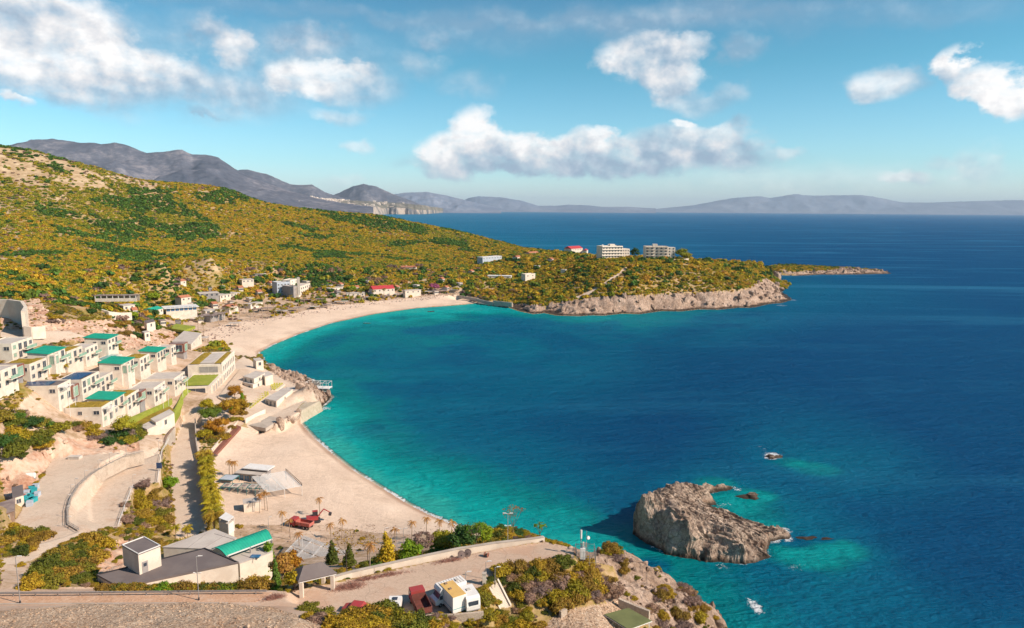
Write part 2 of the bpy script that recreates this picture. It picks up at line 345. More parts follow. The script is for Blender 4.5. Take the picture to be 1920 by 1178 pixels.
# rock steps near the water where the coast is a cliff
prx, pry = proj(GX, GY, np.maximum(H, 0))
cliff_w = np.where((prx > 955) & (RR > 420), 14.0, 2.0)
cliff_w = np.where((prx > 1445) & (RR > 800), 6.0, cliff_w)
cliff_w = np.where((prx > 480) & (prx < 630) & (RR > 240) & (RR < 430) & (pry > 655), 3.0, cliff_w)
foreg = (RR < 190) & (prx > 960)
cliff_w = np.where(foreg, 5.0, cliff_w)
Hl = np.maximum(H, 0.25)
Hl = Hl*smooth(dsh/cliff_w*0.9+0.02)
Z = np.where(inside, Hl, -0.06-dsh*0.13)
for poly, z, fw in PADS:
    wp = [W2(P(x, y, z)) for x, y in poly]
    xs = [p[0] for p in wp]; ys = [p[1] for p in wp]
    m = (GX > min(xs)-fw) & (GX < max(xs)+fw) & (GY > min(ys)-fw) & (GY < max(ys)+fw)
    ii = np.nonzero(m); x_, y_ = GX[ii], GY[ii]
    d_ = polydist(x_, y_, wp); in_ = inpoly(x_, y_, wp)
    k = np.where(in_, 1.0, 1-smooth(d_/fw)); Z[ii] = Z[ii]*(1-k)+z*k
PADM = np.zeros(Z.shape, bool)
for poly, z, fw in PADS:
    PADM |= inpoly(GX, GY, [W2(P(x, y, z)) for x, y in poly])
prx, pry = proj(GX, GY, Z)

# ---- zones of ground, outlined on the photograph
Z_SCRUB, Z_SAND, Z_ROCK, Z_DIRT, Z_PAVE, Z_ROAD, Z_RUBBLE, Z_RED = range(8)
zone = np.full(Z.shape, Z_SCRUB, np.int8)
def zpaint(zid, poly, rmin=0, rmax=1e9):
    m = inpoly(prx, pry, poly) & (RR > rmin) & (RR < rmax) & inside
    zone[m] = zid
# village / open ground
zpaint(Z_DIRT, [(300, 600), (420, 565), (520, 548), (640, 548), (860, 540), (905, 562), (960, 575), (960, 585), (880, 560), (700, 575), (560, 600), (420, 640), (350, 660), (300, 640)], 350, 820)
zpaint(Z_SAND, [(395, 640), (372, 628), (420, 608), (520, 596), (590, 578), (700, 566), (830, 554), (875, 560), (897, 568), (900, 575), (480, 670), (440, 668), (420, 645)], 330, 760)
zpaint(Z_SAND, [(385, 900), (400, 840), (440, 800), (480, 805), (540, 790), (560, 782), (990, 1010), (900, 1012), (840, 1003), (700, 1005), (600, 1060), (420, 1010), (400, 960)], 140, 300)
zpaint(Z_PAVE, [(1074, 559), (1104, 547), (1134, 529), (1162, 510), (1190, 491), (1196, 491), (1168, 511), (1139, 532), (1109, 550), (1082, 561)], 450, 900)
zpaint(Z_ROCK, [(940, 578), (960, 570), (1020, 575), (1060, 566), (1130, 557), (1200, 554), (1330, 549), (1400, 543), (1430, 524), (1440, 512), (1490, 512), (1500, 600), (1000, 610)], 500, 860)
zpaint(Z_ROCK, [(1440, 518), (1470, 511), (1550, 507), (1600, 502), (1700, 505), (1700, 525), (1450, 522)], 800, 1200)
zpaint(Z_ROCK, [(500, 680), (560, 698), (640, 715), (640, 775), (560, 785), (545, 790), (480, 815), (500, 790), (540, 770), (575, 745), (540, 725), (510, 705)], 240, 430)
zpaint(Z_ROCK, [(1060, 1030), (1100, 1018), (1170, 1020), (1420, 1178), (1330, 1178), (1250, 1178), (1160, 1178), (1120, 1100), (1160, 1085), (1150, 1060), (1090, 1050)], 60, 190)
zpaint(Z_ROCK, [(930, 980), (1000, 985), (1000, 1005), (940, 1000)], 60, 260)
zpaint(Z_DIRT, [(0, 790), (100, 700), (300, 630), (420, 660), (480, 690), (540, 740), (420, 820), (330, 800), (300, 840), (0, 900)], 180, 420)
zpaint(Z_PAVE, [(318, 850), (345, 780), (372, 760), (420, 700), (455, 668), (520, 705), (590, 745), (600, 760), (520, 795), (470, 810), (440, 770), (400, 790), (374, 800), (374, 850), (388, 1000), (330, 1010), (322, 930)], 180, 420)
zpaint(Z_RED, [(0, 860), (60, 850), (110, 820), (200, 830), (260, 820), (262, 846), (100, 858), (45, 935), (10, 940), (0, 900)], 150, 300)
zpaint(Z_RED, [(100, 600), (200, 600), (330, 625), (320, 650), (230, 655), (130, 640), (0, 660), (0, 570), (70, 560)], 250, 560)
zpaint(Z_PAVE, [(0, 622), (130, 620), (160, 632), (60, 650), (0, 652)], 250, 500)
zpaint(Z_PAVE, [(12, 1000), (45, 948), (100, 858), (262, 846), (300, 840), (300, 905), (250, 915), (225, 988), (160, 1000), (60, 1050), (0, 1075), (0, 1050), (60, 1035)], 120, 300)
zpaint(Z_RED, [(150, 1020), (240, 1010), (260, 1060), (180, 1075), (160, 1060)], 100, 220)
zpaint(Z_ROAD, [(-300, 1104), (505, 1104), (540, 1112), (560, 1108), (700, 1080), (860, 1043), (1020, 1018), (1075, 1030), (1075, 1048), (930, 1075), (905, 1095), (910, 1145), (760, 1165), (640, 1160), (430, 1145), (-300, 1150)], 60, 200)
zpaint(Z_RUBBLE, [(-300, 1148), (0, 1146), (100, 1140), (150, 1134), (300, 1133), (430, 1134), (520, 1143), (600, 1165), (640, 1185), (640, 1400), (-300, 1400)], 50, 140)
zpaint(Z_RUBBLE, [(1050, 1140), (1160, 1130), (1200, 1180), (1000, 1200)], 60, 160)
zpaint(Z_DIRT, [(420, 985), (600, 985), (700, 1000), (860, 1005), (860, 1025), (660, 1075), (520, 1060), (440, 1020)], 100, 240)
zpaint(Z_DIRT, [(0, 1060), (120, 1055), (160, 1090), (0, 1105)], 80, 200)

# relief
amp = np.zeros(Z.shape)
for zid, a in ((Z_SCRUB, .55), (Z_SAND, .05), (Z_DIRT, .18), (Z_RED, .9), (Z_RUBBLE, .7), (Z_ROCK, 1.0)): amp[zone == zid] = a
amp[PADM] *= 0.08
n = fbm(GX/9, GY/9, 4, 3)-.5
Z += np.where(inside, amp*n*2.0*smooth(dsh/8), 0)
rk = (zone == Z_ROCK) & inside
n1r = 1-np.abs(2*fbm(GX/11+Z/9, GY/11+Z/12, 4, 11)-1)*1.6; n2r = np.abs(2*fbm(GX/3.1+Z/4, GY/3.1-Z/4, 3, 23)-1)
amR = np.where(RR > 850, 1.8, np.where(RR > 450, 5.0, np.where(RR > 230, 1.6, 1.9)))
Z += np.where(rk, amR*((n1r-.62)-n2r*.55)*smooth(dsh/6)*smooth(Z/2.0+.3), 0)
rb = (zone == Z_RUBBLE) & inside
Z += np.where(rb, 0.35*(np.abs(2*fbm(GX/1.6, GY/1.6, 4, 31)-1)-.3)+.9*(fbm(GX/7, GY/7, 3, 37)-.5), 0)
rd = (zone == Z_RED) & inside
Z += np.where(rd, 1.4*(np.abs(2*fbm(GX/6, GY/6, 4, 41)-1)-.35), 0)
far_sl = inside & (RR > 560) & (zone == Z_SCRUB) & (Z > 20)
Z += np.where(far_sl, 9*(fbm(GX/130, GY/130, 4, 51)-.5)*smooth((Z-20)/40), 0)
sand = (zone == Z_SAND) & inside
Z += np.where(sand, 0.20*(fbm(GX/5+.3*GY/5, GY/14, 4, 61)-.5)*smooth(dsh/6), 0)
Z = np.where(inside, np.maximum(Z, 0.04+0.02*dsh), Z)

def ground_z(x, y):
    """height of the ground at a world point"""
    t = math.atan2(x, y); r = math.hypot(x, y)
    fi = (t-TH0)/(TH1-TH0)*(NAT-1); fj = float(np.interp(r, rr, np.arange(NR)))
    i = min(max(int(fi), 0), NAT-2); j = min(max(int(fj), 0), NR-2); u = min(max(fi-i, 0), 1); v = min(max(fj-j, 0), 1)
    return float(Z[j, i]*(1-u)*(1-v)+Z[j, i+1]*u*(1-v)+Z[j+1, i]*(1-u)*v+Z[j+1, i+1]*u*v)
def G(px, py, z0=10.0):
    """the point of the ground seen at a photo point"""
    z = z0
    best = None
    for zt in np.arange(150, -0.6, -0.5) if z0 is None else [z0]:
        v = P(px, py, float(zt)) if py > 400 or zt < CAM_H-5 else None
    d = ray(px, py); d = d/math.hypot(d[0], d[1])
    r = 62.0
    while r < 1500:
        x, y = d[0]*r, d[1]*r; h = CAM_H+d[2]*r
        if ground_z(x, y) >= h: break
        r *= 1.004
    lo, hi = r/1.004, r
    for _ in range(12):
        m_ = (lo+hi)/2
        if ground_z(d[0]*m_, d[1]*m_) >= CAM_H+d[2]*m_: hi = m_
        else: lo = m_
    return Vector((d[0]*hi, d[1]*hi, ground_z(d[0]*hi, d[1]*hi)))

# extra attributes: how bare the ground is, wet sand
bare = smooth((fbm(GX/60, GY/60, 5, 71)-.56)/.10)*0.9
def blob(poly, amt, soft=25):
    global bare
    m = inpoly(prx+fbm(GX/20, GY/20, 3, 5)*soft-soft/2, pry+fbm(GX/20, GY/20, 3, 6)*soft*.4-soft*.2, poly) & (RR > 400)
    bare = np.where(m, np.maximum(bare, amt), bare)
bare *= 0.35
nb = smooth((fbm(GX/22, GY/22, 4, 77)-.38)/.12)
for pl, am in ([(-50, 250), (60, 285), (150, 300), (210, 320), (290, 340), (310, 345), (290, 355), (210, 345), (225, 365), (150, 350), (120, 375), (60, 345), (0, 345), (-50, 345)], 1.0), ([(-50, 380), (60, 390), (40, 405), (-50, 408)], .8), \
              ([(-50, 460), (40, 470), (60, 485), (0, 495), (-50, 495)], .8), ([(110, 440), (150, 450), (140, 462), (115, 455)], .9), ([(350, 340), (400, 355), (395, 366), (355, 360)], .7), ([(165, 345), (200, 355), (160, 365), (120, 355)], 1.0), ([(60, 470), (120, 480), (60, 492)], .5), \
              ([(730, 530), (800, 520), (890, 512), (900, 520), (800, 530), (740, 538)], .9), ([(900, 525), (960, 530), (960, 545), (880, 548)], .7), ([(500, 520), (560, 530), (560, 545), (480, 545)], .5), ([(400, 430), (520, 425), (480, 445)], .3), ([(-50, 415), (120, 425), (240, 462), (180, 480), (60, 455), (-50, 450)], .55), ([(300, 480), (420, 486), (520, 505), (480, 520), (350, 508)], .6), ([(60, 500), (200, 505), (240, 520), (100, 518)], .5):
    m = inpoly(prx+(fbm(GX/25, GY/25, 3, 5)-.5)*60, pry+(fbm(GX/25, GY/25, 3, 6)-.5)*24, pl) & (RR > 380)
    bare = np.where(m, np.maximum(bare, am*(.25+.75*nb)), bare)

# ---- ground meshes, one per kind of ground
keep = inside.copy()
out_near = (~inside) & (dsh < 12) & (RR < 1300)
keepv = keep | out_near
fz = zone[:-1, :-1]
fk = keepv[:-1, :-1] & keepv[1:, :-1] & keepv[:-1, 1:] & keepv[1:, 1:]
fsea = ~(inside[:-1, :-1] | inside[1:, :-1] | inside[:-1, 1:] | inside[1:, 1:])
fz = np.where(fsea, 99, fz)
idx = np.arange(NR*NAT).reshape(NR, NAT)
VX = np.stack([GX.ravel(), GY.ravel(), Z.ravel()], 1)
def ground_mesh(name, mask, m, attrs=()):
    j, i = np.nonzero(mask & fk)
    f = np.stack([idx[j, i], idx[j, i+1], idx[j+1, i+1], idx[j+1, i]], 1)
    used, inv = np.unique(f.ravel(), return_inverse=True)
    me = bpy.data.meshes.new(name)
    me.vertices.add(len(used)); me.vertices.foreach_set('co', VX[used].astype(np.float32).ravel())
    me.loops.add(f.size); me.loops.foreach_set('vertex_index', inv.astype(np.int32).ravel())
    me.polygons.add(len(f)); me.polygons.foreach_set('loop_start', np.arange(0, f.size, 4, dtype=np.int32))
    me.update(calc_edges=True); me.validate()
    me.polygons.foreach_set('use_smooth', np.ones(len(me.polygons), bool))
    for an, arr in attrs:
        a = me.attributes.new(an, 'FLOAT', 'POINT'); a.data.foreach_set('value', arr.ravel()[used].astype(np.float32))
    me.materials.append(m)
    o = bpy.data.objects.new(name, me); COL.objects.link(o); o['kind'] = 'structure'
    return o

def earth_mat(name, stops, big=.05, small=.9, rough=.95, bump=.5, bd=.3, extra=None):
    m, t, b = new_mat(name)
    pos = t.new('ShaderNodeNewGeometry').outputs['Position']
    v = t.math('ADD', t.math('MULTIPLY', t.noise(pos, big, 6, .62), .55), t.math('MULTIPLY', t.noise(pos, small, 5, .65), .45))
    col = t.ramp(v, stops)
    if extra: col = extra(t, pos, col)
    t.put(b.inputs['Base Color'], col); b.inputs['Roughness'].default_value = rough; b.inputs['Specular IOR Level'].default_value = .15
    bp = t.new('ShaderNodeBump'); bp.inputs['Strength'].default_value = bump; bp.inputs['Distance'].default_value = bd
    t.put(bp.inputs['Height'], t.noise(pos, small*1.7, 5, .7)); t.l.new(bp.outputs[0], b.inputs['Normal'])
    return m
def scrub_extra(t, pos, col):
    bn = t.attr('bare').outputs['Fac']
    tan = t.ramp(t.noise(pos, .12, 5, .65), [(.3, (.30, .19, .10)), (.55, (.50, .36, .22)), (.75, (.66, .52, .36))])
    return t.mix(bn, col, tan)
m_scrub = earth_mat('scrub_earth', [(.30, (.11, .11, .02)), (.43, (.25, .19, .04)), (.53, (.40, .26, .12)), (.66, (.56, .40, .27))], .06, .8, extra=scrub_extra)
def sand_extra(t, pos, col):
    wet = t.attr('wet').outputs['Fac']
    c2 = t.mix(wet, col, (.30, .16, .10))
    for sc_, wd in ((.045, .010), (.030, .007)):
        ln = t.math('ABSOLUTE', t.math('SUBTRACT', t.noise(t.scalev(pos, 1, .8, 1), sc_, 2, .45), .5 if sc_ > .04 else .54))
        c2 = t.mix(t.sstep(ln, 0, wd, .22, 0), c2, (.44, .31, .22))
    line = t.noise(t.scalev(pos, .25, .25, .25), 3.0, 5, .7)
    return t.mix(t.math('MULTIPLY', t.sstep(line, .60, .70), .5), c2, (.42, .31, .23))
m_sand = earth_mat('pale_beach_sand', [(.3, (.55, .40, .29)), (.5, (.71, .53, .40)), (.7, (.80, .62, .48))], .05, .7, bump=.6, bd=.35, extra=sand_extra)
def rock_extra(t, pos, col):
    h = t.new('ShaderNodeSeparateXYZ'); t.l.new(pos, h.inputs[0])
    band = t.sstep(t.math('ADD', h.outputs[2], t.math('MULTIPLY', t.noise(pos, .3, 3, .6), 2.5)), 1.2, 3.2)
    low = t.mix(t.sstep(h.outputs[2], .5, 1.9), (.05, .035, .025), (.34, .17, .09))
    nd = t.new('ShaderNodeVectorMath', operation='ADD'); t.put(nd.inputs[0], t.scalev(pos, 1, 1, .6)); t.put(nd.inputs[1], t.math('MULTIPLY', t.noise(pos, .8, 4, .7), 5.0))
    cracks = t.voro(nd.outputs[0], .42, 'DISTANCE_TO_EDGE')
    c2 = t.mix(t.sstep(cracks, .0, .10, .6, 0), col, (.10, .075, .065))
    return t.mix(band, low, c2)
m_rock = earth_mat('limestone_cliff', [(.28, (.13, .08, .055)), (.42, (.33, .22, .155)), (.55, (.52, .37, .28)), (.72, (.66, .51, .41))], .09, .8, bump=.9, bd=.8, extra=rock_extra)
m_dirt = earth_mat('dusty_ground', [(.3, (.22, .15, .06)), (.42, (.38, .25, .15)), (.52, (.54, .38, .27)), (.7, (.68, .54, .42))], .09, .6, bump=.4)
m_red = earth_mat('red_cut_bank', [(.3, (.34, .14, .08)), (.42, (.52, .29, .19)), (.55, (.64, .45, .33)), (.72, (.74, .60, .48))], .12, .7, bump=.9, bd=.5)
def pave_extra(t, pos, col):
    cr = t.voro(pos, .35, 'DISTANCE_TO_EDGE')
    c2 = t.mix(t.sstep(cr, .0, .02, .35, 0), col, (.25, .19, .14))
    return t.mix(t.math('MULTIPLY', t.sstep(t.noise(pos, .18, 5, .7), .52, .68), .45), c2, (.50, .30, .19))
m_pave = earth_mat('pale_concrete_paving', [(.3, (.50, .37, .27)), (.5, (.61, .47, .36)), (.7, (.70, .56, .44))], .06, 1.2, bump=.25, extra=pave_extra)
def road_extra(t, pos, col):
    d = t.noise(pos, .11, 5, .7)
    c2 = t.mix(t.math('MULTIPLY', t.sstep(d, .48, .62), .55), col, (.50, .30, .20))
    cr = t.voro(t.scalev(pos, 1, 1.5, 1), .22, 'DISTANCE_TO_EDGE')
    return t.mix(t.sstep(cr, .0, .012, .5, 0), c2, (.22, .15, .12))
m_road = earth_mat('worn_dusty_asphalt', [(.3, (.42, .30, .22)), (.5, (.54, .39, .29)), (.7, (.62, .46, .35))], .05, 2.0, bump=.2, extra=road_extra)
def rub_extra(t, pos, col):
    v = t.voro(pos, 1.6, 'F1'); v2 = t.voro(pos, 3.7, 'F1')
    c2 = t.mix(t.sstep(v, .1, .45, .55, 0), col, (.78, .66, .52))
    return t.mix(t.sstep(v2, .5, .75, 0, .7), c2, (.20, .12, .08))
m_rub = earth_mat('crushed_stone_bank', [(.3, (.42, .25, .15)), (.5, (.60, .42, .29)), (.7, (.70, .55, .41))], .10, 1.5, bump=1.0, bd=.4, extra=rub_extra)
m_bed = earth_mat('shallow_seabed', [(.3, (.30, .24, .16)), (.6, (.5, .42, .32))], .08, .8)
wet = np.where(sand, 1-smooth((dsh-1.0)/2.0), 0)*0.5+np.where(sand, (smooth((fbm(GX/12, GY/12, 3, 91)-.35)/.3)*.22)*(1-smooth((dsh-6)/6)), 0)
A = (('bare', bare),)
ground_mesh('hillside_ground', (fz == Z_SCRUB), m_scrub, A)
ground_mesh('beach_sand', (fz == Z_SAND), m_sand, (('wet', wet),))
ground_mesh('coastal_cliff', (fz == Z_ROCK), m_rock)
ground_mesh('dusty_ground', (fz == Z_DIRT), m_dirt)
ground_mesh('paved_ground', (fz == Z_PAVE), m_pave)
ground_mesh('coast_road', (fz == Z_ROAD), m_road)
ground_mesh('rubble_embankment', (fz == Z_RUBBLE), m_rub)
ground_mesh('red_earth_bank', (fz == Z_RED), m_red)
ground_mesh('seabed', (fz == 99), m_bed)

# ---------------------------------------------------------------- sea
SC = [(600, 800, .95), (575, 800, 1.0), (640, 850, .98), (700, 900, .98), (800, 950, .98), (900, 985, .9), (1000, 950, .66), (1100, 970, .68), (950, 900, .48), (1060, 1000, .85), (1140, 985, .6), (1200, 1060, .74), (1250, 1080, .7),
      (1300, 1090, .66), (1400, 1150, .56), (1500, 1178, .45), (1450, 1090, .36), (1550, 1060, .5), (1600, 1060, .25), (1540, 1020, .45), (1480, 1040, .25), (1700, 1050, .05), (1800, 1000, 0), (1900, 1100, 0), (1600, 950, .06), (1500, 900, .12), (1510, 875, .42),
      (1550, 890, .35), (1450, 880, .2), (1400, 885, .12), (1380, 940, .8), (1330, 1000, .6), (1390, 960, .75), (1450, 985, .5), (1250, 880, .08), (1160, 950, .12), (1150, 900, .15), (1100, 850, .04), (1000, 800, .02), (900, 750, .16), (800, 780, .24), (750, 850, .58), (700, 800, .58), (650, 770, .74),
      (640, 720, .58), (600, 700, .48), (560, 690, .35), (520, 670, .72), (600, 640, .65), (700, 620, .58), (800, 600, .66), (900, 590, .8), (870, 576, .95), (960, 600, .5), (700, 680, .34), (800, 650, .42), (850, 640, .42), (900, 655, .30), (1000, 650, .38),
      (1100, 700, .16), (1200, 605, .62), (1100, 608, .66), (1350, 598, .42), (1000, 620, .25), (1200, 645, .10), (1400, 620, .12), (1500, 560, .16), (1500, 600, .08), (1600, 530, .07), (1700, 530, .04), (1000, 430, .04), (1500, 430, .03), (1800, 450, 0),
      (1900, 600, 0), (1500, 700, 0), (1300, 800, 0), (1700, 800, 0), (1300, 700, .03), (1100, 780, .03), (560, 660, .75), (490, 662, .95), (700, 592, .95), (780, 581, .95), (600, 614, .95), (540, 640, .9), (630, 745, .6), (1490, 540, .2), (1300, 500, .04)]
sp = [P(q[0], q[1], 0) for q in SC]
SR = RBF([(v.x, v.y) for v in sp], [q[2] for q in SC], c=0.004)
ths = np.linspace(-1.25, 1.25, 460)
rs = [40.0]
while rs[-1] < 60000: rs.append(rs[-1]*(1.008 if rs[-1] < 1200 else 1.05))
rs = np.array(rs)
T2, R2 = np.meshgrid(ths, rs); SX, SY = R2*np.sin(T2), R2*np.cos(T2)
rc = np.clip(R2, 75, 2500); tcl = np.clip(T2, -.63, .62)
sv = SR(rc*np.sin(tcl), rc*np.cos(tcl))
ds = polydist(SX, SY, SHORE); ins = inpoly(SX, SY, SHORE)
dland = np.where(ins, 0, ds)
# seagrass beds
sg = smooth((fbm(SX/34, SY/34, 5, 101)-.40)/.28)*smooth((R2-230)/80)*(1-smooth((R2-600)/500))
sv = sv-sg*.24*smooth((sv-.1)/.25)*smooth((dland-8)/25)
sv = sv+.07*(1-smooth((R2-420)/350))*(1-smooth((T2+.02)/.3))
sv = np.clip(sv, 0, 1.05)
foam = (1-smooth((dland-0.5)/1.5))*(.5+.5*smooth((fbm(SX/9, SY/9, 3, 111)-.40)/.14))*np.where(R2 < 560, 1, .5)
f = []
n1_, n2_ = len(rs), len(ths)
me = bpy.data.meshes.new('sea')
ix = np.arange(n1_*n2_).reshape(n1_, n2_)
ff = np.stack([ix[:-1, :-1].ravel(), ix[:-1, 1:].ravel(), ix[1:, 1:].ravel(), ix[1:, :-1].ravel()], 1)
landq = ((dland == 0) & (ds > 15)); lq = (landq[:-1, :-1] & landq[1:, 1:]).ravel(); ff = ff[~lq]
me.vertices.add(n1_*n2_); me.vertices.foreach_set('co', np.stack([SX.ravel(), SY.ravel(), np.zeros(SX.size)], 1).astype(np.float32).ravel())
me.loops.add(ff.size); me.loops.foreach_set('vertex_index', ff.astype(np.int32).ravel())
me.polygons.add(len(ff)); me.polygons.foreach_set('loop_start', np.arange(0, ff.size, 4, dtype=np.int32)); me.update(calc_edges=True)
for an, arr in (('shallow', sv), ('foam', foam), ('offshore', np.minimum(dland, 50))):
    a = me.attributes.new(an, 'FLOAT', 'POINT'); a.data.foreach_set('value', arr.astype(np.float32).ravel())
m_sea, t, b = new_mat('sea_water')
pos = t.new('ShaderNodeNewGeometry').outputs['Position']
shl = t.attr('shallow').outputs['Fac']; fo = t.attr('foam').outputs['Fac']; off = t.attr('offshore').outputs['Fac']
patch = t.math('ADD', t.math('MULTIPLY', t.math('SUBTRACT', t.noise(pos, .03, 5, .6), .5), .34), t.math('MULTIPLY', t.math('SUBTRACT', t.noise(pos, .16, 5, .7), .5), .22))
sh2 = t.math('ADD', shl, t.math('MULTIPLY', patch, t.sstep(shl, .02, .3)))
col = t.ramp(sh2, [(0, (.0008, .058, .165)), (.15, (.0008, .102, .205)), (.4, (.0008, .135, .225)), (.65, (.001, .22, .235)), (.88, (.002, .39, .37)), (1., (.03, .44, .38))])
wv = t.noise(t.scalev(pos, .5, 1.6, 1), .30, 4, .6); wl = t.noise(t.scalev(pos, .12, .5, 1), .05, 5, .6)
col = t.mix(t.math('MULTIPLY', t.sstep(wl, .5, .72), .30), col, (.02, .17, .30))
ln = t.noise(t.scalev(pos, .0016, .014, 1), 1.0, 5, .62, .6); yy = t.new('ShaderNodeSeparateXYZ'); t.l.new(pos, yy.inputs[0])
col = t.mix(t.math('MULTIPLY', t.math('MULTIPLY', t.sstep(ln, .50, .68), t.sstep(yy.outputs[1], 350, 900)), .55), col, (.035, .20, .34))
sm = t.noise(pos, 1.0, 5, .75, 1.2)
fm = t.math('MULTIPLY', t.sstep(t.math('ADD', sm, t.math('MULTIPLY', fo, .42)), .74, .84), t.sstep(fo, .02, .25))
col = t.mix(fm, col, (.85, .85, .85))
t.put(b.inputs['Base Color'], col)
b.inputs['Roughness'].default_value = .22; b.inputs['IOR'].default_value = 1.33; b.inputs['Specular IOR Level'].default_value = .12
al = t.math('MAXIMUM', t.sstep(off, .2, 2.2, .15, 1.0), fm)
bp = t.new('ShaderNodeBump'); bp.inputs['Strength'].default_value = 1.0; bp.inputs['Distance'].default_value = 2.2
hgt = t.math('ADD', t.noise(t.scalev(pos, .6, 1.5, 1), .55, 5, .65), t.math('MULTIPLY', t.noise(t.scalev(pos, .5, 1.3, 1), .11, 4, .6), 2.2))
t.put(bp.inputs['Height'], hgt)
df = t.new('ShaderNodeBsdfDiffuse'); t.put(df.inputs[0], col); t.l.new(bp.outputs[0], df.inputs['Normal'])
gl = t.new('ShaderNodeBsdfGlossy'); gl.inputs['Roughness'].default_value = .22; t.put(gl.inputs[0], (.28, .70, 1)); t.l.new(bp.outputs[0], gl.inputs['Normal'])
fr = t.new('ShaderNodeFresnel'); fr.inputs['IOR'].default_value = 1.33; t.l.new(bp.outputs[0], fr.inputs['Normal'])
m1 = t.new('ShaderNodeMixShader'); t.put(m1.inputs[0], t.math('MULTIPLY', fr.outputs[0], .34)); t.l.new(df.outputs[0], m1.inputs[1]); t.l.new(gl.outputs[0], m1.inputs[2])
tb = t.new('ShaderNodeBsdfTransparent'); m2 = t.new('ShaderNodeMixShader'); t.put(m2.inputs[0], al); t.l.new(tb.outputs[0], m2.inputs[1]); t.l.new(m1.outputs[0], m2.inputs[2])
t.l.new(m2.outputs[0], [n for n in t.n if n.type == 'OUTPUT_MATERIAL'][0].inputs[0]); t.n.remove(b)
me.materials.append(m_sea)
sea = bpy.data.objects.new('sea', me); COL.objects.link(sea); sea['kind'] = 'structure'
# ---------------------------------------------------------------- far mountains
def mountain_mat(name, c1, c2, c3, sc=.0012):
    m, t, b = new_mat(name)
    pos = t.new('ShaderNodeNewGeometry').outputs['Position']
    v = t.math('ADD', t.math('MULTIPLY', t.noise(pos, sc, 7, .65), .5), t.math('MULTIPLY', t.noise(pos, sc*9, 5, .75), .5))
    t.put(b.inputs['Base Color'], t.ramp(v, [(.36, c1), (.5, c2), (.62, c3)])); b.inputs['Roughness'].default_value = 1; b.inputs['Specular IOR Level'].default_value = 0
    return m
def mountains(name, sky_pts, yf, yr, m, ncol=220, nrow=60, gully=.22, kind='structure', seed=0, base=-6):
    xs = [p[0] for p in sky_pts]; ys = [p[1] for p in sky_pts]
    cx = np.linspace(xs[0], xs[-1], ncol); cyy = np.interp(cx, xs, ys)
    V = []
    bk = yr+(yr-yf)*.9
    for j in range(nrow):
        t = j/(nrow-1); Y = yf+(bk-yf)*t
        q = (Y-yf)/(yr-yf) if Y < yr else 1-(Y-yr)/(bk-yr)
        for i in range(ncol):
            d = D(cx[i], cyy[i], yr); X = d.x/yr*Y
            zr = max(d.z, 8)
            V.append((X, Y, q, zr))
    V = np.array(V); X, Y, q, zr = V.T
    s = zr.max()*.9+200
    g = 1-np.abs(2*fbm(X/s/1.1, Y/s/1.7, 5, seed)-1)*1.5
    prof = smooth(q)**.8
    Zm = zr*prof*(1-gully*(1-q)*2*(1-g))*(.78+.22*q+.0)
    Zm += zr*gully*.6*(g-.6)*q*(1-q)*3
    Zm += (fbm(X/s*6, Y/s*6, 3, seed+5)-.5)*zr*.05
    Zm = np.where(q < .02, base, Zm)
    Vv = np.stack([X, Y, Zm], 1)
    fs = [(j*ncol+i, j*ncol+i+1, (j+1)*ncol+i+1, (j+1)*ncol+i) for j in range(nrow-1) for i in range(ncol-1)]
    return link_mesh(name, Vv.tolist(), fs, m, smooth=True, kind=kind)
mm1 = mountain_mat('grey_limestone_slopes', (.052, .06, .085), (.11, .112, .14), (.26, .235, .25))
mm2 = mountain_mat('haze_blue_far_slopes', (.12, .15, .22), (.17, .20, .27), (.24, .26, .32), .0006)  # part of the distant haze is put into this blue slope colour
mountains('mountains', [(-400, 330), (-150, 300), (0, 275), (30, 268), (70, 261), (100, 260), (150, 268), (190, 270), (215, 267), (240, 273), (275, 286), (310, 283), (340, 281), (360, 290), (385, 290), (410, 296), (440, 316), (480, 336), (540, 358), (600, 373), (650, 382), (700, 388)], 7000, 9400, mm1, 420, 110, .34, seed=3)
mountains('mountains', [(400, 318), (440, 319), (465, 318), (510, 330), (545, 345), (560, 347), (585, 346), (610, 361), (650, 373), (700, 385)], 10500, 12500, mm1, 160, 50, seed=13)
mountains('mountains', [(590, 388), (610, 372), (640, 360), (662, 349), (683, 345), (705, 350), (735, 363), (770, 376), (800, 389)], 12000, 13500, mm1, 160, 50, seed=23)
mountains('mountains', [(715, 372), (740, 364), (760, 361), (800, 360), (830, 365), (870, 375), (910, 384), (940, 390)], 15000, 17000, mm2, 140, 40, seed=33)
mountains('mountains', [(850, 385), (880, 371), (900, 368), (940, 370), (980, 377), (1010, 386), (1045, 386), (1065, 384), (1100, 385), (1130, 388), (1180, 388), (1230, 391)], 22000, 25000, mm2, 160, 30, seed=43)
mountains('mountains', [(1230, 392), (1260, 389), (1300, 385), (1370, 372), (1420, 368), (1445, 371), (1490, 364), (1520, 367), (1590, 366), (1618, 366), (1640, 369), (1690, 379), (1740, 380), (1800, 378), (1900, 375), (2100, 378), (2400, 388)], 29000, 33000, mm2, 300, 40, seed=53)
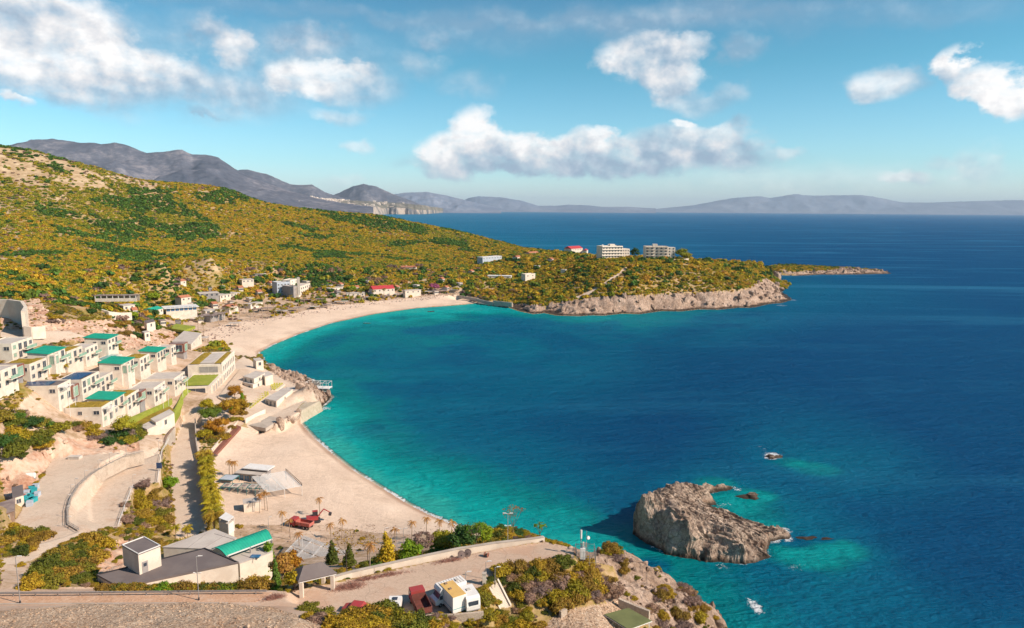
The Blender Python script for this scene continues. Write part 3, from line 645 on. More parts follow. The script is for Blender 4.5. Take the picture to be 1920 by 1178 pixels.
# the low cape with pale cliffs
def cape_extra(t, pos, col):
    s = t.new('ShaderNodeSeparateXYZ'); t.l.new(pos, s.inputs[0])
    cl = t.mix(t.sstep(t.noise(t.scalev(pos, 1, 1, .15), .004, 5, .7), .42, .58), (.10, .10, .11), (.44, .35, .28))
    return t.mix(t.attr('steep').outputs['Fac'], col, cl)
mc = earth_mat('cape_scrub', [(.35, (.09, .085, .07)), (.5, (.16, .14, .10)), (.65, (.34, .27, .22))], .002, .012, extra=cape_extra, bump=0)
cap_s = [(420, 372), (480, 366), (540, 364), (560, 368), (600, 372), (640, 374), (680, 377), (720, 379), (760, 382), (790, 385), (820, 389), (838, 393), (848, 396)]
cap_w = [(420, 405), (560, 404), (650, 403), (700, 403), (730, 402), (790, 402), (820, 400), (835, 399), (848, 397)]
ncol, nrow = 300, 40
cx = np.linspace(420, 848, ncol); V = []; st = []
for j in range(nrow):
    t_ = j/(nrow-1)
    for i in range(ncol):
        a = P(cx[i], float(np.interp(cx[i], [p[0] for p in cap_w], [p[1] for p in cap_w])), 0)
        yb = a.y+(fbm(np.array([i/9.]), np.array([.5]), 3, 4)[0]-.5)*500
        topY = yb+1500*min(1, (848-cx[i])/150+.1)
        Y = yb+(topY-yb)*t_**1.5 if t_ < .999 else topY+900
        s_ = D(cx[i], float(np.interp(cx[i], [p[0] for p in cap_s], [p[1] for p in cap_s])), topY)
        zt = max(s_.z, 6)
        ch = zt*(.35+.35*fbm(np.array([i/14.]), np.array([1.5]), 3, 8)[0]*2*.5) if cx[i] > 560 else zt*.3
        k_ = t_*6
        z_ = ch*min(1, k_/1.2)+(zt-ch)*smooth((t_-.15)/.85)
        z_ += (fbm(np.array([i/6.+j*.3]), np.array([j/4.]), 3, 9)[0]-.5)*zt*.16*min(1, t_*5)
        if t_ > .999: z_ = -6
        if j == 0: z_ = -2
        X = a.x/a.y*Y; V.append((X, Y, z_)); st.append(max(0., min(1., (cx[i]-590)/70))*.9 if j <= 8 else 0.0)
cape = link_mesh('far_cape', V, [(j*ncol+i, j*ncol+i+1, (j+1)*ncol+i+1, (j+1)*ncol+i) for j in range(nrow-1) for i in range(ncol-1)], mc, smooth=True, kind='structure')
a_ = cape.data.attributes.new('steep', 'FLOAT', 'POINT'); a_.data.foreach_set('value', np.array(st, np.float32))
# a town of tiny white houses on it, one mass at this distance
BOX_F = [(0, 3, 2, 1), (4, 5, 6, 7), (0, 1, 5, 4), (1, 2, 6, 5), (2, 3, 7, 6), (3, 0, 4, 7)]
def box_vf(V, F, x0, y0, z0, x1, y1, z1, M_=None):
    o = len(V); vs = [(x0, y0, z0), (x1, y0, z0), (x1, y1, z0), (x0, y1, z0), (x0, y0, z1), (x1, y0, z1), (x1, y1, z1), (x0, y1, z1)]
    if M_ is not None: vs = [tuple(M_ @ Vector(v)) for v in vs]
    V.extend(vs); F.extend([tuple(o+i for i in f) for f in BOX_F])
V, F = [], []
gxy = np.array(cape.data.vertices and [tuple(v.co) for v in cape.data.vertices])
for k in range(300):
    if k < 230: px_ = rnd.gauss(595, 22); jj = rnd.randint(12, 34)
    else: px_ = rnd.uniform(480, 760); jj = rnd.randint(14, 36)
    i = int((px_-420)/428*(ncol-1)); i = min(max(i, 0), ncol-1)
    x, y, z = gxy[jj*ncol+i]; s = rnd.uniform(9, 24)
    box_vf(V, F, x-s, y-s, z-10, x+s, y+s, z+rnd.uniform(8, 17))
link_mesh('far_town_houses', V, F, mat('far_white_wall', (.85, .72, .62), (.7, .55, .45), scale=.01), kind='stuff')

# ---------------------------------------------------------------- rock islets
def rock_extra2(t, pos, col):
    return rock_extra(t, pos, col)
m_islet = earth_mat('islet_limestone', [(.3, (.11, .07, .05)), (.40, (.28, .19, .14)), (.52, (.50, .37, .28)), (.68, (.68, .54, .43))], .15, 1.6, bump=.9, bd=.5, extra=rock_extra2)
def islet(name, outline, ctrl, label, steep=1.6, res=.16, amp=1.0, sdir=(.85, -.53), seed=0, bottom=-2.5):
    """a rock: outline on the water (photo points, with height where the foot is hidden) and heights inside it"""
    op = []
    for q in outline:
        v = P(*q) if len(q) == 3 else P(q[0], q[1], 0)
        push = 1.6 if len(q) == 3 and q[2] > 0 else 0
        op.append((v.x, v.y+push))
    cs = [(P(*q).x, P(*q).y, q[2]) for q in ctrl]
    xs = [p[0] for p in op]; ys = [p[1] for p in op]
    f_ = RBF(cs+[(p[0], p[1], 0) for p in op], [q[2] for q in cs]+[max(0, q[2]*.85) if len(q) == 3 else 0.4 for q in outline], c=.4, dom=False)
    x0, x1, y0, y1 = min(xs)-3, max(xs)+3, min(ys)-3, max(ys)+3
    nx, ny = int((x1-x0)/res)+1, int((y1-y0)/res)+1
    gx, gy = np.meshgrid(np.linspace(x0, x1, nx), np.linspace(y0, y1, ny))
    wx, wy = gx+(fbm(gx/3, gy/3, 4, seed)-.5)*2.2*amp, gy+(fbm(gx/3, gy/3, 4, seed+9)-.5)*2.2*amp
    in_ = inpoly(wx, wy, op); d_ = polydist(wx, wy, op)
    z = np.clip(f_(gx, gy), .3, max(q[2] for q in ctrl)*1.03)
    s, c_ = sdir; u = gx*s+gy*c_; v = -gx*c_+gy*s                       # strata run along u
    st = 1-np.abs(2*fbm(u/11, v/1.0, 5, seed+2)-1); cr = np.abs(2*fbm(u/2.5, v/1.6, 4, seed+3)-1); big = fbm(u/7, v/5, 3, seed+4)-.5
    z = z+amp*(2.6*(st-.62)+1.5*(.35-cr)+1.7*big)*smooth(d_/2.5)
    ledge = np.round(z/.9)*.9; z = z*.6+ledge*.4
    z = np.where(in_, np.maximum(z, .12)*smooth(d_/steep+.06), -d_*2.2)
    z = np.maximum(z, bottom)
    dx = (fbm(gy/1.8, z/1.4, 3, seed+6)-.5)*1.5*amp; dy = (fbm(gx/1.8, z/1.4, 3, seed+7)-.5)*1.5*amp
    k = smooth(z/2)
    Vv = np.stack([gx+dx*k, gy+dy*k, z], 2)
    keep_ = z > bottom+.01
    kq = keep_[:-1, :-1] | keep_[1:, 1:]
    id_ = np.arange(nx*ny).reshape(ny, nx); jj, ii = np.nonzero(kq)
    ff = np.stack([id_[jj, ii], id_[jj, ii+1], id_[jj+1, ii+1], id_[jj+1, ii]], 1)
    used, inv = np.unique(ff.ravel(), return_inverse=True)
    o = link_mesh(name, Vv.reshape(-1, 3)[used].tolist(), inv.reshape(-1, 4).tolist(), m_islet, smooth=True)
    o.data.polygons.foreach_set('use_smooth', [False]*len(o.data.polygons))
    return tag(o, label, 'rock')
ISL = [(1190, 1003), (1197, 1013), (1225, 1024), (1243, 1037), (1280, 1046), (1320, 1051), (1360, 1056), (1400, 1057), (1430, 1053), (1443, 1043), (1440, 1030), (1446, 1018), (1478, 1011), (1482, 1000), (1462, 996), (1440, 994), (1420, 985), (1400, 975), (1372, 966),
       (1345, 958), (1322, 950), (1345, 946), (1338, 938), (1318, 934), (1312, 928), (1345, 922), (1375, 918), (1378, 914), (1350, 907, 2), (1318, 903, 4.5), (1275, 902, 7), (1250, 903, 9), (1235, 915, 10), (1215, 924, 11), (1192, 930, 12)]
islet('rock_islet', ISL, [(1200, 935, 12), (1198, 948, 12), (1222, 938, 11.5), (1225, 962, 11.5), (1245, 925, 9.5), (1238, 985, 11), (1250, 1000, 10), (1280, 918, 6), (1300, 913, 5), (1340, 914, 3.2), (1312, 920, 4.5), (1326, 917, 3.8), (1352, 915, 2.8), (1366, 915, 2.2), (1300, 935, 5), (1310, 943, 2), (1270, 945, 7), (1258, 965, 9.5), (1290, 985, 8.5),
      (1330, 1000, 8), (1300, 965, 7), (1330, 975, 5), (1358, 975, 2.5), (1370, 1000, 6), (1400, 1020, 5.5), (1425, 1030, 4), (1400, 990, 2.8), (1430, 1008, 2.2), (1350, 1028, 6), (1310, 1010, 8.5), (1275, 1010, 9.5), (1385, 1040, 3.5), (1462, 1005, 1.2), (1300, 1030, 6)],
      'large cracked limestone islet shaped like a claw in the bay', steep=.9, res=.15)
def small_rock(px, py, w, h, z, label, seed, name='sea_rock'):
    pts = []
    for k in range(12):
        a = k/12*2*math.pi; r_ = 1+.25*math.sin(3*a+seed)+.15*math.sin(5*a+seed*2)
        pts.append((px+w*r_*math.cos(a), py+h*r_*math.sin(a)))
    return islet(name, pts, [(px, py, z), (px-w*.4, py, z*.8), (px+w*.4, py, z*.6)], label, steep=.8, res=.2, amp=.35, seed=seed)
small_rock(1404, 931, 20, 6, 1.2, 'low brown rock just off the upper arm of the islet', 5)
small_rock(1450, 857, 17, 3.5, .6, 'wave washed rock in white foam beyond the islet', 15)
small_rock(1350, 919, 14, 3, 1.6, 'dark jagged rock at the tip of the upper arm', 25)
small_rock(1512, 1009, 20, 3.5, .35, 'dark half drowned reef rock beyond the islet tip', 35)
small_rock(1548, 1010, 12, 3, .3, 'outermost dark reef rock off the islet tip', 45)
small_rock(1184, 1044, 8, 5, 1.6, 'dark boulder in the green water under the cliff', 55)
small_rock(1425, 1000, 14, 4, 1.0, 'brown rock in the white surf beside the islet', 65)
small_rock(1152, 1019, 5, 3, 1.0, 'small dark rock in the water below the mast', 75)
# foam and shoals round the rocks
FO = [(1450, 854, 4.2, 1.0), (1443, 858, 3, 1), (1423, 836, 2.0, .6), (1432, 842, 2.5, .5), (1428, 994, 4, 1.0), (1445, 998, 3.5, 1), (1468, 996, 3, 1), (1476, 1010, 2.6, .9), (1450, 1014, 2.5, .8), (1410, 985, 3, .8), (1355, 1062, 2.6, .55), (1372, 914, 2.2, .8), (1385, 918, 2, .7), (1350, 948, 2.4, .5),
      (1365, 945, 2, .5), (1490, 1065, 2.6, .5), (1500, 1058, 2.2, .4), (1410, 1130, 1.8, .8), (1418, 1138, 2., 1.), (1424, 1147, 1.8, .8), (1404, 1122, 1.5, .6), (1340, 1160, 1.6, .6), (560, 790, 5, .9), (566, 783, 4, .8), (610, 766, 4, .7), (624, 745, 3, .6), (1487, 563, 6, .7), (1465, 573, 8, .6), (1466, 541, 5, .9), (560, 800, 3, .8), (575, 815, 3, .7)]
fa = np.array([0.0]*len(sea.data.vertices), np.float32); sea.data.attributes['foam'].data.foreach_get('value', fa)
sa = np.zeros(len(fa), np.float32); sea.data.attributes['shallow'].data.foreach_get('value', sa)
fxv, fyv = SX.ravel(), SY.ravel()
for (px_, py_, r_, a__) in FO:
    v = P(px_, py_, 0); d_ = np.hypot(fxv-v.x, fyv-v.y)
    fa = np.maximum(fa, a__*(1-smooth((d_-r_*.35)/(r_*.9))))
for (px_, py_, r_, a__) in [(1380, 940, 13, .35), (1340, 960, 12, .3), (1545, 1035, 16, .30), (1500, 1045, 12, .25), (1530, 880, 12, .28), (1480, 868, 9, .25), (1340, 905, 9, .3), (1415, 930, 9, .3), (1430, 985, 8, .3), (1580, 1030, 11, .2)]:
    v = P(px_, py_, 0); d_ = np.hypot((fxv-v.x)*.75, fyv-v.y)
    sa = np.maximum(sa, np.minimum(sa+a__, .75)*(1-smooth((d_-r_*.3)/(r_*.9))))
for (px_, py_, r_, a__) in [(1512, 1011, 5.5, .3), (1550, 1012, 4, .3), (1490, 1018, 5, .3), (1208, 1058, 4, .3), (1240, 1065, 4, .25), (1230, 1052, 5, .2), (1100, 985, 9, .12)]:
    v = P(px_, py_, 0); d_ = np.hypot(fxv-v.x, (fyv-v.y)*1.3)
    sa = sa-a__*(1-smooth((d_-r_*.3)/(r_*.9)))
isl_p = [W2(P(q[0], q[1], 0)) if len(q) == 2 else W2(P(*q)) for q in ISL]
di = polydist(fxv, fyv, isl_p)
fa = np.maximum(fa, .6*(1-smooth((di-.3)/.9))*smooth((fbm(fxv/4, fyv/4, 3, 5)-.45)/.1))
sea.data.attributes['foam'].data.foreach_set('value', fa); sea.data.attributes['shallow'].data.foreach_set('value', np.maximum(sa, 0))

# boulders tumbled on the cliffs and the shore (nobody could count them)
def rock_mesh(name, seed, m):
    bm = bmesh.new(); bmesh.ops.create_icosphere(bm, subdivisions=2, radius=1); r_ = random.Random(seed)
    off = [Vector((r_.uniform(-1, 1), r_.uniform(-1, 1), r_.uniform(-1, 1))).normalized() for _ in range(7)]
    cut = [r_.uniform(.32, .7) for _ in off]
    for v in bm.verts:
        for o_, c_ in zip(off, cut):
            dd = v.co.dot(o_)
            if dd > c_: v.co -= o_*(dd-c_)*.9
        v.co *= 1+.06*r_.uniform(-1, 1)
    me = bpy.data.meshes.new(name); bm.to_mesh(me); bm.free(); me.materials.append(m)
    return me
def gn_scatter(name, proto, pts, scl, rot, kind='stuff'):
    me = bpy.data.meshes.new(name); me.from_pydata([tuple(p) for p in pts], [], [])
    a = me.attributes.new('scl', 'FLOAT_VECTOR', 'POINT'); a.data.foreach_set('vector', np.array(scl, np.float32).ravel())
    a = me.attributes.new('rot', 'FLOAT_VECTOR', 'POINT'); a.data.foreach_set('vector', np.array(rot, np.float32).ravel())
    o = bpy.data.objects.new(name, me); COL.objects.link(o); o['kind'] = kind
    ng = bpy.data.node_groups.new('scatter', 'GeometryNodeTree')
    ng.interface.new_socket('Geometry', in_out='INPUT', socket_type='NodeSocketGeometry')
    ng.interface.new_socket('Geometry', in_out='OUTPUT', socket_type='NodeSocketGeometry')
    gi = ng.nodes.new('NodeGroupInput'); go = ng.nodes.new('NodeGroupOutput')
    ip = ng.nodes.new('GeometryNodeInstanceOnPoints'); oi = ng.nodes.new('GeometryNodeObjectInfo'); oi.inputs['Object'].default_value = proto
    oi.inputs['As Instance'].default_value = True
    n1 = ng.nodes.new('GeometryNodeInputNamedAttribute'); n1.data_type = 'FLOAT_VECTOR'; n1.inputs['Name'].default_value = 'scl'
    n2 = ng.nodes.new('GeometryNodeInputNamedAttribute'); n2.data_type = 'FLOAT_VECTOR'; n2.inputs['Name'].default_value = 'rot'
    L = ng.links
    L.new(gi.outputs[0], ip.inputs['Points']); L.new(oi.outputs['Geometry'], ip.inputs['Instance'])
    L.new(n1.outputs['Attribute'], ip.inputs['Scale']); L.new(n2.outputs['Attribute'], ip.inputs['Rotation']); L.new(ip.outputs[0], go.inputs[0])
    md = o.modifiers.new('scatter', 'NODES'); md.node_group = ng
    return o
elev = (Z-CAM_H)/RR
cmax = np.maximum.accumulate(np.vstack([np.full((1, NAT), -9.0), elev[:-1]]), 0)
VIS = (elev+5.0/RR >= cmax) & inside
dr = np.gradient(rr)[:, None]*np.ones((1, NAT)); CELL = RR*(thn[1]-thn[0])*dr
rng = np.random.default_rng(5)
prx, pry = proj(GX, GY, Z)
def scatter(dens):
    """points on the ground; dens = expected number per square metre on the grid"""
    n = rng.poisson(dens*CELL*VIS); j, i = np.nonzero(n)
    j = np.repeat(j, n[j, i]) if False else np.concatenate([np.full(n[a, b_], a) for a, b_ in zip(j, i)]) if len(j) else j
    return j
def scatter_pts(dens):
    n = rng.poisson(np.clip(dens*CELL*VIS, 0, 20)); j, i = np.nonzero(n); c_ = n[j, i]
    j, i = np.repeat(j, c_), np.repeat(i, c_)
    j = np.minimum(j, NR-2); i = np.minimum(i, NAT-2)
    u, v = rng.random(len(j)), rng.random(len(j))
    def bl(A): return A[j, i]*(1-u)*(1-v)+A[j, i+1]*u*(1-v)+A[j+1, i]*(1-u)*v+A[j+1, i+1]*u*v
    return np.stack([bl(GX), bl(GY), bl(Z)], 1), j, i
rk_far = gn_src = None
r0 = P(1330, 1010, 0)
def boulder(px, py, s, label, seed, m=m_rock, dz=0):
    me = rock_mesh('boulder', seed, m); o = bpy.data.objects.new('boulder', me); COL.objects.link(o)
    g = G(px, py); o.location = (g.x, g.y, g.z+s*.25+dz); o.scale = (s, s*.85, s*.7); o.rotation_euler = (0, 0, seed)
    tag(o, label, 'boulder'); return o
b1 = boulder(966, 992, .9, 'pale boulder on the shore under the tall thin tree', 3)
b2 = boulder(560, 772, 1.4, 'pale boulder below the stone jetty by the near beach', 4)
b3 = boulder(1345, 1172, 1.5, 'smooth pale boulder at the bottom edge of the cliff', 9)
rocky = (zone == Z_ROCK)
pp, j, i = scatter_pts(np.where(rocky & (RR > 450) & (Z > .5), .035, 0)+np.where(rocky & (RR < 450) & (RR > 230) & (Z > .2), .20, 0)+np.where(rocky & (RR < 230) & (Z > .2), .14, 0))
sz = np.where(RR[j, i] > 450, rng.gamma(2.4, .6, len(j)), np.where(RR[j, i] > 230, rng.gamma(2.2, .42, len(j))+.2, rng.gamma(1.6, .24, len(j))+.08))
for k, bb_ in enumerate((b1, b2, b3)):
    s_ = slice(k, None, 3); n_ = len(pp[s_])
    gn_scatter('tumbled_rocks', bb_, pp[s_], np.stack([sz[s_], sz[s_]*rng.uniform(.6, 1, n_), sz[s_]*rng.uniform(.7, 1.5, n_)], 1), rng.uniform(-.6, .6, (n_, 3))+np.array([0, 0, 1])*rng.uniform(0, 6, (n_, 1)))
pr = [rock_mesh('stone', 20+k, m) for k, m in enumerate((m_rub, m_rub, m_red))]
st0 = boulder(450, 1160, .55, 'broken stone lying on the rubble slope', 21, m_rub)
st1 = boulder(150, 640, .9, 'pinkish boulder on the cut bank above the villas', 22, m_red)
pp, j, i = scatter_pts(np.where((zone == Z_RUBBLE), 4.5, 0)*smooth((fbm(GX/4, GY/4, 3, 77)-.3)/.3)); n_ = len(pp); sz = rng.gamma(1.6, .045, n_)+.03
gn_scatter('crushed_stones', st0, pp, np.stack([sz, sz, sz*.8], 1), rng.uniform(-3, 3, (n_, 3)))
pp, j, i = scatter_pts(np.where((zone == Z_RED) & ~PADM, .06, 0)); n_ = len(pp); sz = rng.gamma(2.2, .25, n_)+.15
gn_scatter('tumbled_rocks', st1, pp, np.stack([sz, sz, sz*.8], 1), rng.uniform(-3, 3, (n_, 3)))

# ---------------------------------------------------------------- plants
def leaf_mat(name, stops, tone=.35, rough=.6):
    """leaf colour differs from plant to plant, and a little inside one crown"""
    m, t, b = new_mat(name)
    rv = t.new('ShaderNodeObjectInfo').outputs['Random']
    col = t.ramp(rv, stops, 'LINEAR')
    g = t.new('ShaderNodeNewGeometry').outputs['Random Per Island']
    hs = t.new('ShaderNodeHueSaturation'); t.put(hs.inputs['Color'], col)
    t.put(hs.inputs['Value'], t.math('ADD', t.math('MULTIPLY', g, tone*2), 1-tone))
    t.put(hs.inputs['Hue'], t.math('ADD', t.math('MULTIPLY', g, .03), .485))
    t.put(b.inputs['Base Color'], hs.outputs[0]); b.inputs['Roughness'].default_value = rough; b.inputs['Specular IOR Level'].default_value = .15
    tr = t.new('ShaderNodeBsdfTranslucent'); t.put(tr.inputs[0], hs.outputs[0]); mx = t.new('ShaderNodeMixShader'); mx.inputs[0].default_value = .28
    out = [n for n in t.n if n.type == 'OUTPUT_MATERIAL'][0]
    t.l.new(b.outputs[0], mx.inputs[1]); t.l.new(tr.outputs[0], mx.inputs[2]); t.l.new(mx.outputs[0], out.inputs[0])
    return m
L_hill = leaf_mat('maquis_leaves', [(0, (.13, .18, .024)), (.25, (.21, .24, .022)), (.5, (.32, .30, .024)), (.75, (.43, .34, .03)), (1, (.50, .34, .05))])
L_gold = leaf_mat('golden_leaves', [(0, (.26, .23, .02)), (.3, (.44, .33, .02)), (.6, (.57, .37, .025)), (.85, (.54, .29, .035)), (1, (.42, .22, .05))])
L_dark = leaf_mat('dark_evergreen_leaves', [(0, (.05, .10, .024)), (.5, (.08, .16, .028)), (1, (.13, .21, .028))])
L_green = leaf_mat('fresh_green_leaves', [(0, (.13, .25, .015)), (1, (.30, .36, .02))])
L_twig = leaf_mat('bare_twigs', [(0, (.22, .15, .13)), (.5, (.30, .19, .15)), (1, (.34, .20, .12))])
L_orng = leaf_mat('orange_brown_leaves', [(0, (.28, .13, .015)), (.5, (.40, .18, .02)), (1, (.34, .22, .02))])
L_palm = leaf_mat('palm_fronds', [(0, (.22, .20, .02)), (.5, (.42, .32, .02)), (1, (.36, .22, .03))])
L_pink = leaf_mat('pink_blossom', [(0, (.40, .10, .20)), (1, (.50, .16, .26))])
m_bark = mat('bark', (.20, .14, .10), (.12, .085, .06), scale=3)
m_palebark = mat('pale_palm_trunk', (.42, .31, .23), (.30, .21, .15), scale=4)
def foliage_vf(V, F, lumps, n, leaf, r_, flat=.0, shell=.75, upright=0):
    """n leaf clusters spread over and inside overlapping lumps (centre, radii)"""
    wts = [l[1][0]*l[1][1]+l[1][0]*l[1][2] for l in lumps]; tot = sum(wts)
    for l, w_ in zip(lumps, wts):
        for _ in range(max(1, int(n*w_/tot))):
            d = Vector((r_.gauss(0, 1), r_.gauss(0, 1), r_.gauss(0, 1))).normalized()
            if d.z < -.35: d.z = -d.z*.5
            rad = shell+(1.12-shell)*r_.random()
            if r_.random() < .2: rad *= r_.uniform(.5, 1)
            p = Vector(l[0])+Vector((d.x*l[1][0], d.y*l[1][1], d.z*l[1][2]))*rad
            nrm = (d+Vector((r_.gauss(0, .55), r_.gauss(0, .55), r_.gauss(0, .55)+.25))).normalized()
            t1 = nrm.orthogonal().normalized(); t1.rotate(Matrix.Rotation(r_.uniform(0, 6.28), 3, nrm)); t2 = nrm.cross(t1)
            s = leaf*r_.uniform(.6, 1.35); o = len(V)
            for a, c_ in ((-1, -.5), (.7, -.75), (1, .3), (-.3, .75)):
                V.append(tuple(p+t1*a*s+t2*c_*s+nrm*s*.18*(1 if a*c_ > 0 else -1)))
            F.append(tuple(range(o, o+4)))
def core_vf(V, F, lumps, r_, k=.72):
    for (c_, rad) in lumps:
        o = len(V)
        bm = bmesh.new(); bmesh.ops.create_icosphere(bm, subdivisions=1, radius=1)
        for v in bm.verts: V.append((c_[0]+v.co.x*rad[0]*k, c_[1]+v.co.y*rad[1]*k, c_[2]+v.co.z*rad[2]*k))
        for f_ in bm.faces: F.append(tuple(o+v.index for v in f_.verts))
        bm.free()
def tube_vf(V, F, p0, p1, r0_, r1_, n=5):
    p0, p1 = Vector(p0), Vector(p1); ax = (p1-p0).normalized() if (p1-p0).length > 1e-6 else Vector((0, 0, 1)); t1 = ax.orthogonal().normalized(); t2 = ax.cross(t1); o = len(V)
    for p, r_ in ((p0, r0_), (p1, r1_)):
        for k in range(n):
            a = k/n*6.2832; V.append(tuple(p+(t1*math.cos(a)+t2*math.sin(a))*r_))
    for k in range(n): F.append((o+k, o+(k+1) % n, o+n+(k+1) % n, o+n+k))
    F.append(tuple(o+n+k for k in range(n)))
    F.append(tuple(o+n-1-k for k in range(n)))
def bush_mesh(name, seed, n, leaf, m, tall=.75, nl=6, shell=.75):
    """shrub of unit radius"""
    r_ = random.Random(seed); V, F = [], []
    lumps = [((0, 0, tall*.42), (.62, .62, tall*.58))]
    for k in range(nl):
        a = k/nl*6.28+r_.uniform(-.4, .4); q = r_.uniform(.3, .75); s = r_.uniform(.2, .44)
        lumps.append(((math.cos(a)*q, math.sin(a)*q, tall*r_.uniform(.25, .68)), (s, s, s*tall*r_.uniform(.8, 1.25))))
    core_vf(V, F, lumps, r_)
    foliage_vf(V, F, lumps, n, leaf, r_, shell=shell)
    me = bpy.data.meshes.new(name); me.from_pydata(V, [], F); me.materials.append(m)
    return me
def thing_obj(name, me, loc, scale=(1, 1, 1), rz=0, label=None, cat=None, group=None):
    o = bpy.data.objects.new(name, me); COL.objects.link(o); o.location = loc; o.scale = scale if not isinstance(scale, (int, float)) else (scale,)*3
    o.rotation_euler = (0, 0, rz); tag(o, label, cat, group); return o
# shrubs that are also the pattern for the uncounted scrub on the hill
def proto(me, px, py, s, label):
    g = G(px, py); return thing_obj('shrub', me, (g.x, g.y, g.z-.1), s, 1.0, label, 'shrub')
far_sets = {'hill': [(bush_mesh('shrub', 1, 130, .26, L_hill), 170, 500, 3.0, 'olive shrub on the lower hillside above the village huts'), (bush_mesh('shrub', 2, 130, .26, L_hill, .95, 5), 640, 505, 3.2, 'rounded olive tree above the bare crowned plane tree'), (bush_mesh('shrub', 3, 110, .28, L_hill, .6, 7), 420, 470, 3.0, 'low spreading shrub on the middle of the green hill')],
            'dark': [(bush_mesh('shrub', 4, 130, .27, L_dark, .95), 186, 566, 3.6, 'dark evergreen bush behind the rocky cut above the villas')],
            'gold': [(bush_mesh('shrub', 5, 150, .25, L_gold, .9), 560, 545, 3.0, 'golden shrub between the hotel and the plane tree'), (bush_mesh('shrub', 6, 150, .25, L_gold, .75), 1000, 530, 3.0, 'golden shrub on the terraced slope of the headland')],
            'twig': [(bush_mesh('shrub', 7, 160, .2, L_twig, .8), 115, 605, 2.4, 'leafless brown thicket on the cut bank by the wall')]}
PR = {k: [proto(*q) for q in v] for k, v in far_sets.items()}
SCRN = [0]
def far_scrub(name, dens, keys, size, exclude=None):
    pp, j, i = scatter_pts(dens); n_ = len(pp); 
    if not n_: return
    SCRN[0] += n_
    ch = rng.integers(0, len(keys), n_)
    sz = size[j, i]*rng.uniform(.6, 1.4, n_) if hasattr(size, 'shape') else size*rng.uniform(.55, 1.45, n_)
    for k, pr_ in enumerate(keys):
        m_ = ch == k; q = int(m_.sum())
        if not q: continue
        s = sz[m_]; P_ = pp[m_].copy(); P_[:, 2] -= s*.08
        gn_scatter(name, pr_, P_, np.stack([s, s*rng.uniform(.8, 1.2, q), s*rng.uniform(.75, 1.2, q)], 1), np.stack([np.zeros(q), np.zeros(q), rng.uniform(0, 6.28, q)], 1))
scr = (zone == Z_SCRUB) & inside & ~PADM
farm = scr & (RR > 440)
cover = np.where(farm, 1-np.clip(bare, 0, 1)*.93, 0)
patchn = fbm(GX/55, GY/55, 4, 201); goldm = smooth((fbm(GX/160, GY/160, 3, 211)-.42)/.16)
goldm = np.where((prx < 620) & (pry > 430), np.maximum(goldm, .85), goldm); goldm = np.where(prx > 880, 1.0, goldm)
size_f = np.interp(RR, [440, 800, 1300], [1.25, 1.6, 2.3]); area_f = size_f**2
darkm = smooth((patchn-.56)/.08)*np.where(prx > 880, .25, 1)
far_scrub('hillside_scrub', cover*.50*(1-.9*darkm)*(1-.85*goldm)/area_f, PR['hill'], size_f)
far_scrub('hillside_scrub', cover*.44*goldm*(1-.8*darkm)/area_f, PR['hill'][:1]+PR['gold']+PR['gold'], size_f)
far_scrub('dark_hillside_scrub', cover*(.34*darkm+.018)/area_f, PR['dark'], size_f*1.15)
far_scrub('bare_hillside_scrub', np.where(farm, .022, 0)/area_f, PR['twig'], size_f)
# taller trees on the headland and round the village
head = scr & (prx > 880) & (RR < 1000) & (RR > 440)
far_scrub('headland_thicket', np.where(head, .012, 0), PR['gold']*3+PR['hill'][1:2]*2+PR['dark'], 3.4)
vill = (zone == Z_DIRT) & (RR > 440); vn_ = smooth((fbm(GX/14, GY/14, 3, 401)-.40)/.14)
far_scrub('village_shrubs', np.where(vill, .050, 0)*vn_, PR['gold']+PR['hill'][1:2]+PR['twig'], 1.5)
far_scrub('village_trees', np.where(vill & (pry < 572), .007, 0), PR['gold']+PR['hill'][1:2]+PR['dark'], 3.0)
far_scrub('village_shrubs', np.where(scr & (RR > 440) & (prx < 900) & (pry > 505), .014, 0), PR['gold']+PR['dark']+PR['hill'][1:2]+PR['twig'], 3.2)
print('SCRUB', SCRN)

# ---------------------------------------------------------------- haze
def haze_box(dens, y0, y1, x1, z0, z1):
    V, F = [], []; box_vf(V, F, -x1, y0, z0, x1, y1, z1)
    m = bpy.data.materials.new('air'); m.use_nodes = True; nt = m.node_tree; nt.nodes.clear()
    o_ = nt.nodes.new('ShaderNodeOutputMaterial'); pv_ = nt.nodes.new('ShaderNodeVolumePrincipled')
    pv_.inputs['Density'].default_value = dens; pv_.inputs['Color'].default_value = (.66, .82, 1, 1)
    nt.links.new(pv_.outputs[0], o_.inputs['Volume'])
    return link_mesh('haze', V, F, m, kind='stuff')
haze_box(2.1e-5, -2000, 66000, 64000, -12, 1150)
